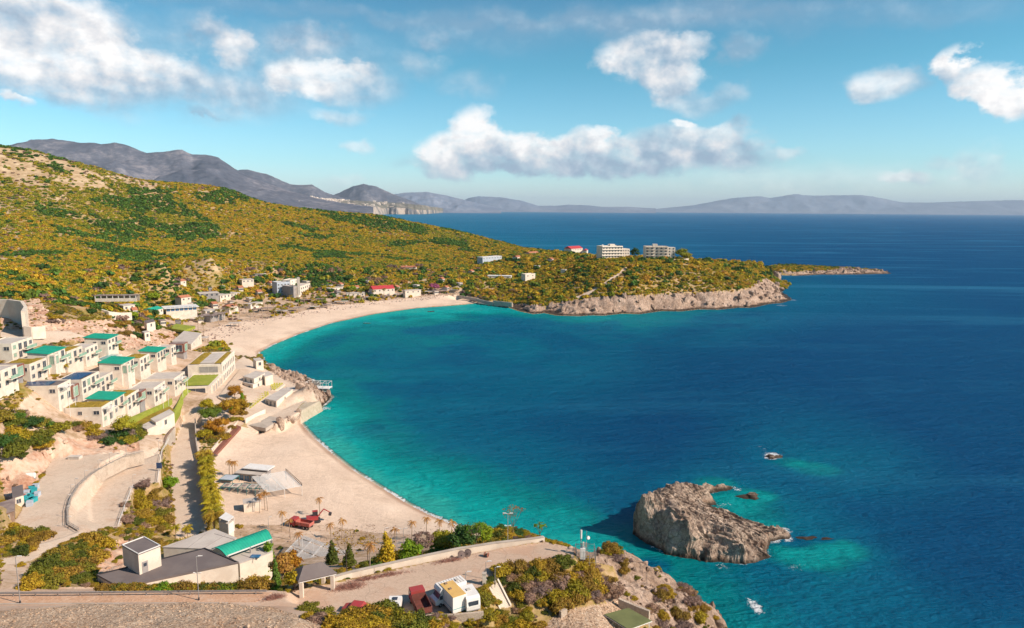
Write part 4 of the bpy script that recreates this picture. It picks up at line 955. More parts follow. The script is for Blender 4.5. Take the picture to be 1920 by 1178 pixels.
# ---------------------------------------------------------------- builders
class B:
    """collects boxes, tubes and prisms into one mesh"""
    def __init__(s): s.V, s.F = [], []
    def box(s, x0, y0, z0, x1, y1, z1, M_=None): box_vf(s.V, s.F, min(x0, x1), min(y0, y1), min(z0, z1), max(x0, x1), max(y0, y1), max(z0, z1), M_); return s
    def tube(s, p0, p1, r0, r1=None, n=6): tube_vf(s.V, s.F, p0, p1, r0, r1 if r1 is not None else r0, n); return s
    def prism(s, pts, z0, z1):
        """pts counter-clockwise; z1 a number or a height for each corner"""
        o = len(s.V); n = len(pts); zs = z1 if isinstance(z1, (list, tuple)) else [z1]*n; zb = z0 if isinstance(z0, (list, tuple)) else [z0]*n
        s.V += [(p[0], p[1], b_) for p, b_ in zip(pts, zb)]+[(p[0], p[1], z) for p, z in zip(pts, zs)]
        s.F.append(tuple(o+n+i for i in range(n))); s.F.append(tuple(o+n-1-i for i in range(n)))
        for i in range(n): s.F.append((o+i, o+(i+1) % n, o+n+(i+1) % n, o+n+i))
        return s
    def profile(s, prof, x0, x1, axis='x'):
        """prof = (y, z) outline extruded along x (or (x, z) along y)"""
        o = len(s.V); n = len(prof)
        for q in (x0, x1): s.V += [(q, p[0], p[1]) if axis == 'x' else (p[0], q, p[1]) for p in prof]
        s.F.append(tuple(o+n-1-i for i in range(n))); s.F.append(tuple(o+n+i for i in range(n)))
        for i in range(n): s.F.append((o+i, o+(i+1) % n, o+n+(i+1) % n, o+n+i))
        return s
    def wheel(s, c_, r_, w_, axis='y', n=14):
        c_ = Vector(c_); a = Vector((0, w_/2, 0)) if axis == 'y' else Vector((w_/2, 0, 0))
        return s.tube(c_-a, c_+a, r_, r_, n)
    def mesh(s, name, m):
        me = bpy.data.meshes.new(name); me.from_pydata(s.V, [], s.F)
        bm = bmesh.new(); bm.from_mesh(me); bmesh.ops.recalc_face_normals(bm, faces=bm.faces); bm.to_mesh(me); bm.free()
        me.materials.append(m); return me
    def make(s, name, m, parent=None):
        o = bpy.data.objects.new(name, s.mesh(name, m)); COL.objects.link(o)
        if parent: o.parent = parent
        return o
def empty(name, loc, rz=0, label=None, cat=None, group=None):
    o = bpy.data.objects.new(name, None); COL.objects.link(o); o.location = loc; o.rotation_euler = (0, 0, rz); o.empty_display_size = .5
    return tag(o, label, cat, group)
def clone(o, loc=None, rz=None, sc=None, label=None, group=None, parent=None):
    c_ = o.copy(); COL.objects.link(c_)
    if parent: c_.parent = parent
    if loc is not None: c_.location = loc
    if rz is not None: c_.rotation_euler = (0, 0, rz)
    if sc is not None: c_.scale = (sc,)*3 if isinstance(sc, (int, float)) else sc
    if label: c_['label'] = label
    if group: c_['group'] = group
    for ch in list(o.children): clone(ch, parent=c_)
    return c_

# ---------------------------------------------------------------- near shrubs, one by one
NB = {}
L_ngold = leaf_mat('dry_golden_leaves', [(0, (.26, .22, .02)), (.3, (.36, .26, .02)), (.6, (.44, .28, .025)), (1, (.36, .22, .035))], .42)
L_nhill = leaf_mat('dry_olive_leaves', [(0, (.08, .10, .018)), (.4, (.15, .16, .02)), (.8, (.24, .20, .025)), (1, (.30, .21, .03))], .42)
L_norng = leaf_mat('dry_rust_leaves', [(0, (.24, .15, .03)), (1, (.36, .21, .035))], .42)
for key, lm, ta in (('gold', L_ngold, .85), ('orange', L_norng, .9), ('hill', L_nhill, .85), ('twig', L_twig, .8), ('dark', L_dark, .95), ('green', L_green, .8)):
    NB[key] = [bush_mesh('shrub', 100+7*len(key)+k, 2600 if key != 'twig' else 1700, .052 if key != 'twig' else .04, lm, ta*(1, .8, 1.15)[k], 9+2*k, .5) for k in range(2)]
WORD = {'gold': 'golden', 'orange': 'orange brown', 'hill': 'olive green', 'twig': 'leafless brownish', 'dark': 'dark green', 'green': 'bright green'}
NSH = [0]
def thicket(poly, n, keys, size, where, rmax=500, smin=.6, over=.75, sink=.15):
    """n shrubs spread over an outline given on the photograph"""
    xs = [p[0] for p in poly]; ys = [p[1] for p in poly]; pts = []; tries = 0
    while len(pts) < n and tries < n*60:
        tries += 1
        x, y = rnd.uniform(min(xs), max(xs)), rnd.uniform(min(ys), max(ys))
        if not bool(inpoly(np.array([x]), np.array([y]), poly)[0]): continue
        g = G(x, y)
        s = size*1.2*rnd.uniform(smin, 1.25)
        if any(((g-q[0]).length < over*.72*(s+q[1])*.5*(1-tries/(n*80)) for q in pts)): continue
        pts.append((g, s, ('upper' if (y-min(ys))/(max(ys)-min(ys)+1) < .45 else 'lower')+' '+('left' if (x-min(xs))/(max(xs)-min(xs)+1) < .33 else 'right' if (x-min(xs))/(max(xs)-min(xs)+1) > .66 else 'middle')))
    for g, s, ps_ in pts: SHC.append((s/g.length, g, s, rnd.choice(keys), rnd.randint(0, 1), where, sink, ('big ' if s > size*1.25 else 'small ' if s < size*.9 else '', ps_)))
def plant_thickets():
    SHC.sort(key=lambda q: -q[0]); rest = {}
    for n_, (_, g, s, k, v, where, sink, (big_, ps_)) in enumerate(SHC):
        me = NB[k][v]
        if n_ >= 280: rest.setdefault((k, v), []).append((g, s)); continue
        first = thing_obj('shrub', me, (g.x, g.y, g.z-s*sink), (s*rnd.uniform(.85, 1.15), s*rnd.uniform(.85, 1.15), s*rnd.uniform(.8, 1.15)), rnd.uniform(0, 6.28),
                  '%s%s shrub, %s, %s' % (big_, WORD[k], ps_, where), 'shrub', 'shrubs '+where)
        FIRST.setdefault((k, v), first)
    for kk, q in rest.items():
        if kk not in FIRST: continue
        s = np.array([x[1] for x in q]); n_ = len(q); pts = [(x[0].x, x[0].y, x[0].z-x[1]*.15) for x in q]
        gn_scatter('bank_shrubs', FIRST[kk], pts, np.stack([s, s, s], 1), np.stack([np.zeros(n_), np.zeros(n_), rng.uniform(0, 6.28, n_)], 1))
    # low growth between the shrubs
    near_s = (zone == Z_SCRUB) & inside & ~PADM & (RR < 440)
    pn = smooth((fbm(GX/6, GY/6, 3, 301)-.36)/.16)
    for nm, base, dn, sz_ in (('undergrowth', ('gold', 0), .42, .6), ('undergrowth', ('hill', 0), .30, .6), ('undergrowth', ('twig', 0), .26, .55), ('undergrowth', ('orange', 0), .10, .45)):
        if base not in FIRST: continue
        pp, j, i = scatter_pts(np.where(near_s, dn, 0)*pn+np.where((zone == Z_RED) & (RR < 560) & ~PADM, dn*.05, 0)+np.where((zone == Z_DIRT) & (RR < 260) & ~PADM, dn*.03, 0)+np.where((zone == Z_ROCK) & (RR < 190), dn*.06, 0)); n_ = len(pp); s = sz_*rng.uniform(.4, 1.9, n_)
        gn_scatter(nm, FIRST[base], pp, np.stack([s, s, s*.8], 1), np.stack([np.zeros(n_), np.zeros(n_), rng.uniform(0, 6.28, n_)], 1))
SHC, FIRST = [], {}
thicket([(0, 785), (60, 790), (108, 803), (98, 845), (20, 860), (0, 840)], 20, ['hill', 'dark', 'gold', 'hill'], 3.0, 'on the bank left of the red cut')
thicket([(125, 785), (170, 800), (215, 815), (280, 800), (250, 828), (200, 835), (150, 815)], 20, ['hill', 'dark', 'gold', 'hill', 'twig'], 2.8, 'below the front villa, above the red cut')
thicket([(0, 968), (20, 985), (88, 1003), (90, 1015), (60, 1035), (30, 1048), (0, 1040)], 14, ['gold', 'hill', 'gold', 'orange'], 2.0, 'at the bend of the dirt track')
thicket([(60, 1078), (90, 1045), (120, 1020), (150, 1015), (215, 1003), (230, 1012), (190, 1040), (165, 1080), (180, 1098), (100, 1104), (45, 1104)], 30, ['gold', 'hill', 'hill', 'orange', 'gold'], 2.3, 'on the slope beside the grey roofed house')
for k in range(44):
    x_ = 188+(505-188)*(k+rnd.random())/44; g = P(x_, 1105, 28.4); s = rnd.uniform(1.3, 2.1)*(1.0 if x_ < 430 else 1.3)
    SHC.append((.02, g, s, rnd.choice(['gold', 'orange', 'hill', 'gold', 'green']), k % 2, 'right behind the guardrail', .35, ('big ' if s > 1.8 else 'small ' if s < 1.5 else '', 'left' if x_ < 300 else 'middle' if x_ < 400 else 'right')))
thicket([(400, 1098), (440, 1082), (500, 1070), (505, 1100), (400, 1106)], 9, ['gold', 'orange', 'gold'], 1.7, 'between the guardrail and the white house wall')
thicket([(235, 930), (265, 905), (300, 910), (318, 940), (325, 985), (300, 1028), (262, 1012), (225, 1000)], 26, ['gold', 'hill', 'twig', 'orange', 'gold'], 2.1, 'between the lower car park and the promenade')
thicket([(640, 1160), (660, 1146), (700, 1140), (740, 1150), (770, 1152), (830, 1178), (800, 1200), (630, 1200)], 28, ['gold', 'hill', 'gold'], 1.9, 'on the near bank in front of the vans')
thicket([(562, 1140), (610, 1152), (625, 1178), (570, 1165)], 6, ['twig', 'hill', 'twig'], 1.5, 'beside the small yellow tree by the road')
thicket([(935, 1075), (980, 1062), (1060, 1058), (1110, 1062), (1140, 1080), (1155, 1110), (1100, 1130), (1050, 1145), (1000, 1135), (955, 1115)], 56, ['gold', 'hill', 'twig', 'orange', 'gold', 'twig'], 1.9, 'in the large thicket beside the stone steps')
thicket([(885, 1095), (915, 1110), (930, 1140), (925, 1160), (900, 1150)], 8, ['gold', 'hill'], 1.3, 'between the caravan and the stone steps')
thicket([(870, 1158), (960, 1148), (1040, 1170), (1060, 1195), (870, 1195)], 16, ['gold', 'hill', 'orange'], 1.7, 'below the foot of the stone steps')
thicket([(1235, 1100), (1275, 1098), (1320, 1130), (1330, 1160), (1290, 1178), (1240, 1178), (1220, 1140)], 24, ['twig', 'orange', 'gold', 'twig'], 1.7, 'on the cliff top above the green water')
thicket([(1095, 1020), (1150, 1022), (1160, 1040), (1130, 1040), (1098, 1032)], 9, ['gold', 'hill', 'orange'], 1.4, 'on the cliff edge right of the mast')
thicket([(1022, 1004), (1060, 1010), (1062, 1022), (1030, 1014)], 6, ['hill', 'gold'], 1.2, 'on the cliff edge left of the mast')
thicket([(1155, 1045), (1180, 1055), (1175, 1075), (1150, 1060)], 4, ['twig', 'orange'], 1.1, 'on the bare slope behind the mast')
thicket([(680, 1062), (760, 1045), (840, 1030), (920, 1012), (1000, 995), (1004, 1005), (900, 1030), (780, 1055), (690, 1075)], 30, ['gold', 'hill', 'green', 'gold', 'dark'], 2.0, 'along the terrace wall above the beach')
thicket([(830, 1010), (900, 995), (960, 995), (990, 1000), (900, 1018), (840, 1025)], 12, ['hill', 'gold', 'dark'], 2.1, 'between the beach end and the terrace wall')
thicket([(85, 580), (110, 575), (128, 592), (118, 610), (95, 605)], 7, ['hill', 'gold', 'twig'], 2.6, 'on the rocky bank beside the long concrete wall')
thicket([(150, 597), (175, 583), (235, 598), (300, 598), (312, 625), (260, 640), (215, 622), (160, 615)], 26, ['gold', 'hill', 'orange', 'dark'], 3.0, 'on the rocky ridge above the villas')
thicket([(285, 606), (330, 618), (350, 636), (300, 640)], 8, ['gold', 'orange', 'hill'], 2.2, 'round the small white hut')
thicket([(100, 560), (200, 562), (330, 570), (300, 585), (180, 575)], 22, ['hill', 'twig', 'gold', 'hill'], 2.6, 'in the gardens behind the rocky ridge')
thicket([(140, 655), (225, 650), (235, 662), (150, 668)], 8, ['gold', 'hill'], 1.7, 'behind the pool terrace of the villas')
thicket([(225, 668), (290, 660), (300, 668), (240, 676)], 6, ['gold', 'dark'], 1.4, 'among the middle villas')
thicket([(305, 700), (345, 690), (350, 705), (310, 716)], 6, ['gold', 'hill'], 1.3, 'in the bed below the green roofed villa')
thicket([(95, 700), (180, 695), (180, 706), (100, 716)], 7, ['gold', 'orange'], 1.3, 'at the foot of the upper villas')
thicket([(0, 650), (30, 652), (60, 668), (0, 672)], 5, ['gold', 'hill'], 1.5, 'beside the topmost white villa')
thicket([(430, 740), (455, 732), (462, 750), (440, 760)], 4, ['gold', 'orange'], 1.6, 'beside the ramp to the rocky point')
thicket([(478, 672), (500, 678), (512, 688), (495, 684)], 4, ['hill', 'gold'], 1.3, 'on the point beside the white kiosk')
thicket([(860, 548), (900, 530), (960, 545), (1010, 560), (990, 572), (900, 562)], 34, ['dark', 'hill', 'twig', 'orange', 'twig'], 3.0, 'on the dark terraces behind the pier', over=.9)
thicket([(128, 712), (185, 700), (200, 710), (150, 722)], 7, ['gold', 'hill', 'orange'], 1.2, 'in the gardens between the villa rows')
thicket([(196, 742), (222, 734), (228, 742), (204, 750)], 5, ['gold', 'hill'], 1.1, 'in the gardens behind the front villa row')
thicket([(268, 722), (300, 712), (322, 716), (280, 728)], 7, ['gold', 'orange', 'hill'], 1.3, 'in the planted bed below the middle villas')
thicket([(380, 660), (430, 650), (440, 640), (398, 648)], 6, ['hill', 'gold'], 1.6, 'on the sand edge behind the terrace hotel')
thicket([(402, 760), (425, 742), (470, 760), (448, 800), (420, 830), (385, 840), (378, 800)], 22, ['orange', 'gold', 'orange', 'hill'], 2.4, 'under the trees of the grove')
thicket([(384, 850), (402, 846), (398, 870), (388, 870)], 5, ['twig', 'hill'], 1.4, 'at the top end of the palm row')
thicket([(15, 778), (60, 770), (75, 785), (20, 790)], 4, ['twig', 'hill'], 1.8, 'below the wall of the white villa')
thicket([(245, 815), (290, 800), (300, 810), (262, 824)], 4, ['twig', 'hill'], 1.6, 'beside the track up to the villas')

for (x_, y_, s_) in ((664, 1157, 1.3), (676, 1159, 1.3), (690, 1159, 1.3), (730, 1170, 1.1), (748, 1172, 1.2), (655, 1158, 1.3), (704, 1163, 1.3)):
    SHC.append((.05, P(x_, y_, 28.7), s_, 'gold' if int(x_) % 2 else 'hill', 0, 'hiding the lower half of the parked cars', .1, ('', 'left' if x_ < 690 else 'right')))
plant_thickets()
# ---------------------------------------------------------------- trees
def tree_parts(name, seed, kind, hgt, rad, lm, n=1100, leaf=.34, trunk=.25, tm=None):
    """(trunk mesh, crown mesh)"""
    r_ = random.Random(seed); V, F = [], []; b = B(); lumps = []
    if kind == 'round':
        b.tube((0, 0, -.5), (0, 0, hgt*.45), trunk, trunk*.6)
        for k in range(9):
            a = k/9*6.28+r_.uniform(-.3, .3); q = rad*r_.uniform(.35, .72); z = hgt*r_.uniform(.45, .82); s = rad*r_.uniform(.34, .5)
            b.tube((0, 0, hgt*.3), (math.cos(a)*q, math.sin(a)*q, z), trunk*.4, .04, 4)
            lumps.append(((math.cos(a)*q, math.sin(a)*q, z), (s, s, s*.85)))
        lumps.append(((0, 0, hgt*.74), (rad*.6, rad*.6, hgt*.26)))
    elif kind == 'cone':
        b.tube((0, 0, -.5), (0, 0, hgt*.9), trunk, .04)
        for k in range(8):
            z = hgt*(.12+.11*k); s = rad*(1-k/8.6); lumps.append(((r_.uniform(-.1, .1)*rad, r_.uniform(-.1, .1)*rad, z), (s, s, hgt*.10)))
    elif kind == 'column':
        b.tube((0, 0, -.5), (0, 0, hgt*.6), trunk, .05)
        for k in range(6): lumps.append(((0, 0, hgt*(.14+.145*k)), (rad*(1-.1*abs(k-2)), rad*(1-.1*abs(k-2)), hgt*.14)))
    elif kind == 'bare':
        b.tube((0, 0, -.5), (0, 0, hgt*.42), trunk, trunk*.55)
        tips = []
        def br(p, d, L, r0, lev):
            e = p+d*L; b.tube(p, e, r0, r0*.55, 4)
            if lev == 0: tips.append(e); return
            for _ in range(3 if lev > 1 else 4):
                nd = (d+Vector((r_.gauss(0, .5), r_.gauss(0, .5), r_.gauss(.05, .3)))).normalized(); br(e, nd, L*r_.uniform(.6, .8), r0*.55, lev-1)
        for k in range(5):
            a = k/5*6.28; br(Vector((0, 0, hgt*.38)), Vector((math.cos(a)*.6*rad/hgt*2, math.sin(a)*.6*rad/hgt*2, .8)).normalized(), hgt*.25, trunk*.42, 2)
        for e in tips: lumps.append((tuple(e), (rad*.17, rad*.17, rad*.15)))
    if kind != 'bare': core_vf(V, F, lumps, r_, .66)
    foliage_vf(V, F, lumps, n, leaf, r_, shell=.6)
    cm = bpy.data.meshes.new('crown'); cm.from_pydata(V, [], F); cm.materials.append(lm)
    return b.mesh('trunk', tm or m_bark), cm
TREES = {}
def tree(px, py, kind, hgt, rad, lm, label, name='tree', seed=0, group=None, n=1100, leaf=.3, trunk=.22, cat='tree', z=None, key=None):
    g = G(px, py) if z is None else P(px, py, z)
    k_ = key or (kind, hgt, rad, lm.name, seed)
    if k_ not in TREES: TREES[k_] = tree_parts(name, seed, kind, hgt, rad, lm, n, leaf, trunk)
    tm_, cm_ = TREES[k_]
    t_ = empty(name, (g.x, g.y, g.z), rnd.uniform(0, 6.28), label, cat, group)
    for nm, me in (('trunk', tm_), ('crown', cm_)):
        o = bpy.data.objects.new(nm, me); COL.objects.link(o); o.parent = t_
    return t_
for q in [(432, 788, 'round', 9, 5.2, L_orng, 'large orange brown tree in the grove beside the ramp', 1), (395, 800, 'round', 8, 4.6, L_hill, 'broad green tree at the back of the grove by the promenade', 2), (412, 820, 'round', 7.5, 4.4, L_orng, 'bright orange tree at the near end of the grove', 3),
          (388, 776, 'round', 6, 3.5, L_gold, 'golden tree at the upper left edge of the grove', 4), (440, 750, 'round', 6.5, 3.6, L_orng, 'rusty tree at the upper end of the grove', 5), (384, 828, 'round', 4.5, 2.9, L_gold, 'low golden tree where the grove meets the palm row', 6), (455, 775, 'round', 6.5, 3.4, L_orng, 'rusty tree on the seaward side of the grove', 7),
          (232, 822, 'round', 7.5, 4.0, L_hill, 'large green tree on the bank above the upper car park', 8), (1278, 489, 'round', 14, 7.5, L_hill, 'tall pine behind the second hilltop block', 9), (1288, 490, 'round', 10, 5.5, L_gold, 'yellowish tree beside the tall pine on the hilltop', 10),
          (1190, 487, 'round', 13, 5.5, L_dark, 'dark tree rising behind the white hilltop hotel', 11), (344, 595, 'round', 7, 5, L_dark, 'round dark green tree beside the blue glazed house', 12), (290, 565, 'round', 6.5, 5, L_green, 'bright green tree behind the long open shed', 13),
          (250, 600, 'round', 5, 3, L_green, 'small lime green tree in front of the ruined white wall', 14), (553, 1110, 'round', 3.6, 1.5, L_gold, 'small yellow tree between the road and the gazebo', 15), (530, 1095, 'round', 5.5, 2.2, L_gold, 'golden tree left of the gazebo', 16), (545, 1080, 'round', 5, 2.2, L_orng, 'orange tree behind the gazebo roof', 17),
          (726, 1062, 'cone', 7, 2.4, L_gold, 'yellow conical tree in the strip behind the terrace wall', 18), (870, 1035, 'round', 5, 3.0, L_dark, 'dark bushy tree beside the cable drums', 19), (830, 1040, 'round', 4.5, 3.0, L_hill, 'olive tree behind the terrace wall', 20), (770, 1055, 'round', 4, 2.4, L_green, 'fresh green tree behind the terrace wall', 21),
          (905, 1023, 'round', 5, 2.8, L_green, 'yellow green tree leaning over the beach end', 22), (320, 925, 'round', 5, 2.6, L_green, 'lime green tree beside the promenade hedge', 23), (505, 1085, 'column', 7.5, 1.3, L_green, 'yellow green columnar tree beside the white house', 24),
          (623, 1058, 'cone', 5.5, 1.5, L_nhill, 'left fir tree behind the gazebo', 25), (655, 1062, 'cone', 5.0, 1.4, L_nhill, 'second fir tree right of the white pergola', 26), (518, 1100, 'cone', 5, .8, L_dark, 'narrow dark cypress left of the gazebo', 27),
          (557, 556, 'column', 13, 1.7, L_dark, 'dark cypress between the hotel and the red roofed hall', 28), (455, 765, 'column', 6.5, .9, L_green, 'green cypress in the grove beside the ramp', 29), (433, 775, 'column', 5.5, .9, L_green, 'second smaller cypress inside the grove', 30),
          (628, 526, 'bare', 15, 10, L_twig, 'large leafless plane tree on the lower hillside', 31), (705, 545, 'bare', 15, 11, L_twig, 'biggest leafless tree behind the red roofed hall', 32), (735, 515, 'bare', 12, 7, L_twig, 'leafless tree beside the small pink house', 33), (785, 512, 'bare', 11, 7, L_twig, 'leafless tree right of the small pink house', 34), (815, 545, 'round', 7, 5.5, L_pink, 'pink blossoming tree among the village gardens', 35),
          (655, 528, 'round', 7, 4, L_dark, 'dark tree beside the first leafless plane tree', 36), (720, 545, 'round', 6, 5, L_gold, 'golden tree beside the biggest leafless tree', 37), (660, 548, 'round', 6, 5, L_green, 'yellow green tree between the cypress and the red roofed hall', 38), (690, 548, 'round', 6, 4.5, L_gold, 'golden tree in front of the biggest leafless tree', 39),
          (962, 1012, 'bare', 9, 3.0, L_orng, 'tall thin tree with sparse leaves at the cliff end of the wall', 40), (893, 1032, 'bare', 6, 2.6, L_green, 'thin tree with yellow leaves above the beach end', 41), (1012, 1015, 'bare', 3.8, 1.2, L_green, 'tiny lime sapling at the corner of the terrace', 42), (650, 1075, 'bare', 8.5, 3.6, L_orng, 'tall bare tree with orange buds between the two firs', 43), (792, 1050, 'bare', 5.5, 2.6, L_twig, 'leafless fan shaped tree behind the terrace wall', 44), (690, 1055, 'bare', 6, 2.6, L_orng, 'bare orange tree right of the second fir', 45)]:
    px, py, kind, h_, r_, lm, lab, sd = q
    tree(px, py, kind, h_, r_, lm, lab, seed=sd, n=(500 if kind == 'bare' else 900) if py < 620 else (220 if kind == 'bare' and lm is not L_twig else 1500), leaf=.45 if py < 620 else (.13 if kind == 'bare' else .19), trunk=.3 if py < 620 else .13)

def palm_parts(seed, hgt, crown=2.4, nf=22, droop=1.0, lm=None, trunk=.19):
    r_ = random.Random(seed); b = B(); p = Vector((0, 0, -.5)); lean = Vector((r_.uniform(-.05, .05), r_.uniform(-.05, .05), 1)); r0 = trunk
    for k in range(4):
        e = p+lean*(hgt+.5)/4; b.tube(p, e, r0, r0*.9, 6); p = e; r0 *= .9
    V, F = [], []
    for k in range(nf):
        a = k*2.4+r_.uniform(-.2, .2); up = r_.uniform(-.5, 1.0); L = crown*r_.uniform(.8, 1.1); pos = p.copy(); d = Vector((math.cos(a), math.sin(a), up)).normalized(); sg = 5
        side = Vector((-math.sin(a), math.cos(a), 0))
        for s in range(sg):
            q = s/sg; e = pos+d*L/sg; wd = L*.17*math.sin(math.pi*min(1, q*.8+.22))
            for sd_ in (-1, 1):
                for u in (0, .5):
                    o = len(V); c0 = pos+(e-pos)*u; c1 = pos+(e-pos)*(u+.34)
                    V += [tuple(c0), tuple(c1), tuple(c1+side*sd_*wd+d*.12-Vector((0, 0, wd*.55))), tuple(c0+side*sd_*wd+d*.14-Vector((0, 0, wd*.65)))]
                    F.append((o, o+1, o+2, o+3))
            pos = e; d = (d-Vector((0, 0, .34*droop))).normalized()
    cm = bpy.data.meshes.new('crown'); cm.from_pydata(V, [], F); cm.materials.append(lm or L_palm)
    return b.mesh('trunk', m_palebark), cm
L_drypalm = leaf_mat('dry_palm_fronds', [(0, (.50, .26, .07)), (1, (.44, .20, .06))])
L_fpalm = leaf_mat('far_palm_fronds', [(0, (.16, .15, .03)), (1, (.30, .21, .05))])
PK = {'row': [palm_parts(60+k, 5.6, 3.1, 46, 1.0) for k in range(3)], 'thin': [palm_parts(70+k, 5.4, 1.7, 13, 1.25, L_drypalm, .12) for k in range(3)], 'far': [palm_parts(80+k, 9.5, 2.7, 30, 1.0, L_fpalm, .24) for k in range(3)]}
def palm(px, py, kind, label, group=None, sc=1, z=None):
    g = G(px, py) if z is None else P(px, py, z); t_ = empty('palm_tree', (g.x, g.y, g.z), rnd.uniform(0, 6.28), label, 'palm tree', group); t_.scale = (sc,)*3
    for nm, me in zip(('trunk', 'crown'), rnd.choice(PK[kind])):
        o = bpy.data.objects.new(nm, me); COL.objects.link(o); o.parent = t_
    return t_
for k in range(19):
    q = k/18; x_ = 386+(404-386)*q; y_ = 878+(1008-878)*q
    palm(x_+rnd.uniform(-2, 2), y_, 'row', 'bushy palm in the dense row along the promenade', 'palms in the row along the promenade', rnd.uniform(.85, 1.12))
for (x_, y_, lab) in [(430, 895, 'thin palm, first of three behind the beach bar'), (436, 897, 'thin palm, middle of three behind the beach bar'), (441, 896, 'thin palm, third of three behind the beach bar'), (487, 962, 'thin palm at the left corner of the white bar kiosk'), (502, 958, 'thin palm in front of the bar pergola'), (497, 956, 'second thin palm in front of the bar pergola'),
                      (529, 997, 'thin palm in a planter left of the red truck'), (545, 1012, 'thin palm with drooping orange fronds beside the red truck cab'), (600, 968, 'bare thin palm behind the red excavator arm'), (622, 1020, 'thin palm above the white pergola corner'), (641, 1012, 'short stubby palm behind the white pergola'), (742, 1033, 'tall thin palm with three arching fronds before the sand'),
                      (772, 1018, 'thin palm with a full orange crown before the sand'), (800, 1010, 'thin palm with orange crown near the beach end'), (825, 1015, 'slender dead palm near the beach end'), (693, 1075, 'orange crowned palm right of the firs'), (563, 1040, 'thin palm beside the pergola frame'), (846, 1018, 'last thin palm above the beach end')]:
    palm(x_, y_, 'thin', lab, 'thin palms round the building yard')
for k, (x_, y_) in enumerate([(372, 624), (380, 618), (398, 608), (410, 610), (420, 606), (436, 606), (450, 598), (462, 594), (476, 592), (487, 590), (502, 590), (513, 588), (382, 630), (428, 598), (378, 600), (470, 604), (492, 598), (560, 582), (585, 580), (604, 575), (640, 572), (655, 568), (700, 563), (720, 562), (745, 558), (762, 556), (676, 566), (540, 592), (528, 600), (515, 600), (494, 575), (458, 578), (441, 590), (545, 575), (572, 577), (620, 573)]):
    q_ = rnd.uniform(.78, 1.12); palm(x_, y_-2, 'far', ('tall' if q_ > .95 else 'shorter')+' palm '+('on the sand below the green court' if x_ < 400 else 'in the grove at the left end of the far beach' if x_ < 455 else 'in the middle of the grove on the far beach' if x_ < 500 else 'in front of the white hotel on the far beach' if x_ < 590 else 'below the dark cypress on the far beach' if x_ < 675 else 'before the red roofed hall on the far beach'), 'tall palms behind the far beach', q_)
for (x_, y_, lab) in [(125, 700, 'small palm in front of the upper villas'), (143, 690, 'leaning yellow palm in front of the upper villas'), (178, 680, 'small palm at the pool end of the upper villas'), (330, 1010, 'stubby palm at the near end of the promenade'), (352, 1012, 'second stubby palm at the near end of the promenade'), (28, 780, 'small palm beside the blank villa wall')]:
    palm(x_, y_, 'row', lab, None, .55)
print('SHRUBS', NSH)
# ---------------------------------------------------------------- building materials
m_white = mat('white_render', (.76, .66, .55), (.66, .55, .45), scale=.5, bump=.1)
m_cream = mat('cream_render', (.72, .61, .50), (.63, .52, .42), scale=.3)
m_grey = mat('grey_cement_render', (.36, .32, .30), (.28, .25, .24), scale=.4)
m_blueg = mat('blue_grey_and_shaded_render', (.46, .50, .56), (.40, .43, .48), scale=.4)
m_brown = mat('brown_timber_cladding', (.28, .11, .075), (.20, .08, .055), scale=1.5)
m_green = mat('green_metal_roof', (.02, .36, .24), (.015, .30, .21), scale=.5, rough=.55)
m_teal = mat('teal_green_paint', (.05, .30, .26), (.04, .24, .22), scale=.5, rough=.6)
m_plant = earth_mat('roof_planting', [(.3, (.10, .11, .015)), (.5, (.30, .20, .03)), (.7, (.42, .27, .06))], .3, 3, bump=1)
m_lawn = earth_mat('lawn_grass', [(.3, (.17, .21, .03)), (.5, (.30, .33, .045)), (.65, (.38, .36, .08))], .25, 2, bump=.8)
m_glass = mat('dark_window_glass', (.035, .045, .065), (.07, .08, .10), scale=.5, rough=.15, spec=.6)
m_gglass = mat('green_tinted_glass', (.22, .36, .26), (.34, .46, .34), scale=.6, rough=.2, spec=.6)
m_bglass = mat('blue_tinted_glass', (.03, .12, .26), (.06, .20, .36), scale=.5, rough=.15, spec=.6)
m_solar = mat('dark_blue_solar_glass', (.012, .045, .12), (.02, .06, .16), scale=.4, rough=.2, spec=.6)
m_frame = mat('pale_window_frame', (.62, .55, .48), rough=.6)
m_conc = mat('weathered_concrete', (.50, .42, .35), (.40, .33, .27), scale=.35, bump=.1)
m_roofg = mat('grey_felt_roof', (.155, .125, .12), (.19, .155, .145), scale=.25)
m_roofl = mat('light_grey_roof', (.56, .49, .43), (.48, .41, .36), scale=.25)
m_red = mat('red_metal_roof', (.50, .05, .06), (.42, .05, .05), scale=.5, rough=.6)
m_tile = mat('orange_tile_roof', (.50, .19, .10), (.38, .14, .08), scale=.8)
m_steel = mat('galvanised_steel', (.42, .40, .39), (.34, .32, .31), scale=2, rough=.45, metal=.4)
m_dark = mat('dark_metal', (.05, .045, .05), rough=.6)
m_blackm = mat('black_rubber', (.02, .02, .02), rough=.8)
m_wht = mat('white_paint', (.80, .76, .72), (.74, .69, .64), scale=.8, rough=.5)
m_wood = mat('weathered_timber', (.30, .20, .14), (.22, .14, .10), scale=1.2)
m_canopy = mat('grey_brown_canopy', (.22, .16, .15), (.34, .26, .22), scale=.4)
m_pool = mat('pool_water', (.05, .28, .30), (.08, .36, .36), scale=.3, rough=.1, spec=.6)
m_stone = earth_mat('pale_stone_wall', [(.3, (.36, .27, .20)), (.5, (.54, .43, .34)), (.7, (.66, .55, .45))], .5, 4, bump=1, bd=.2)

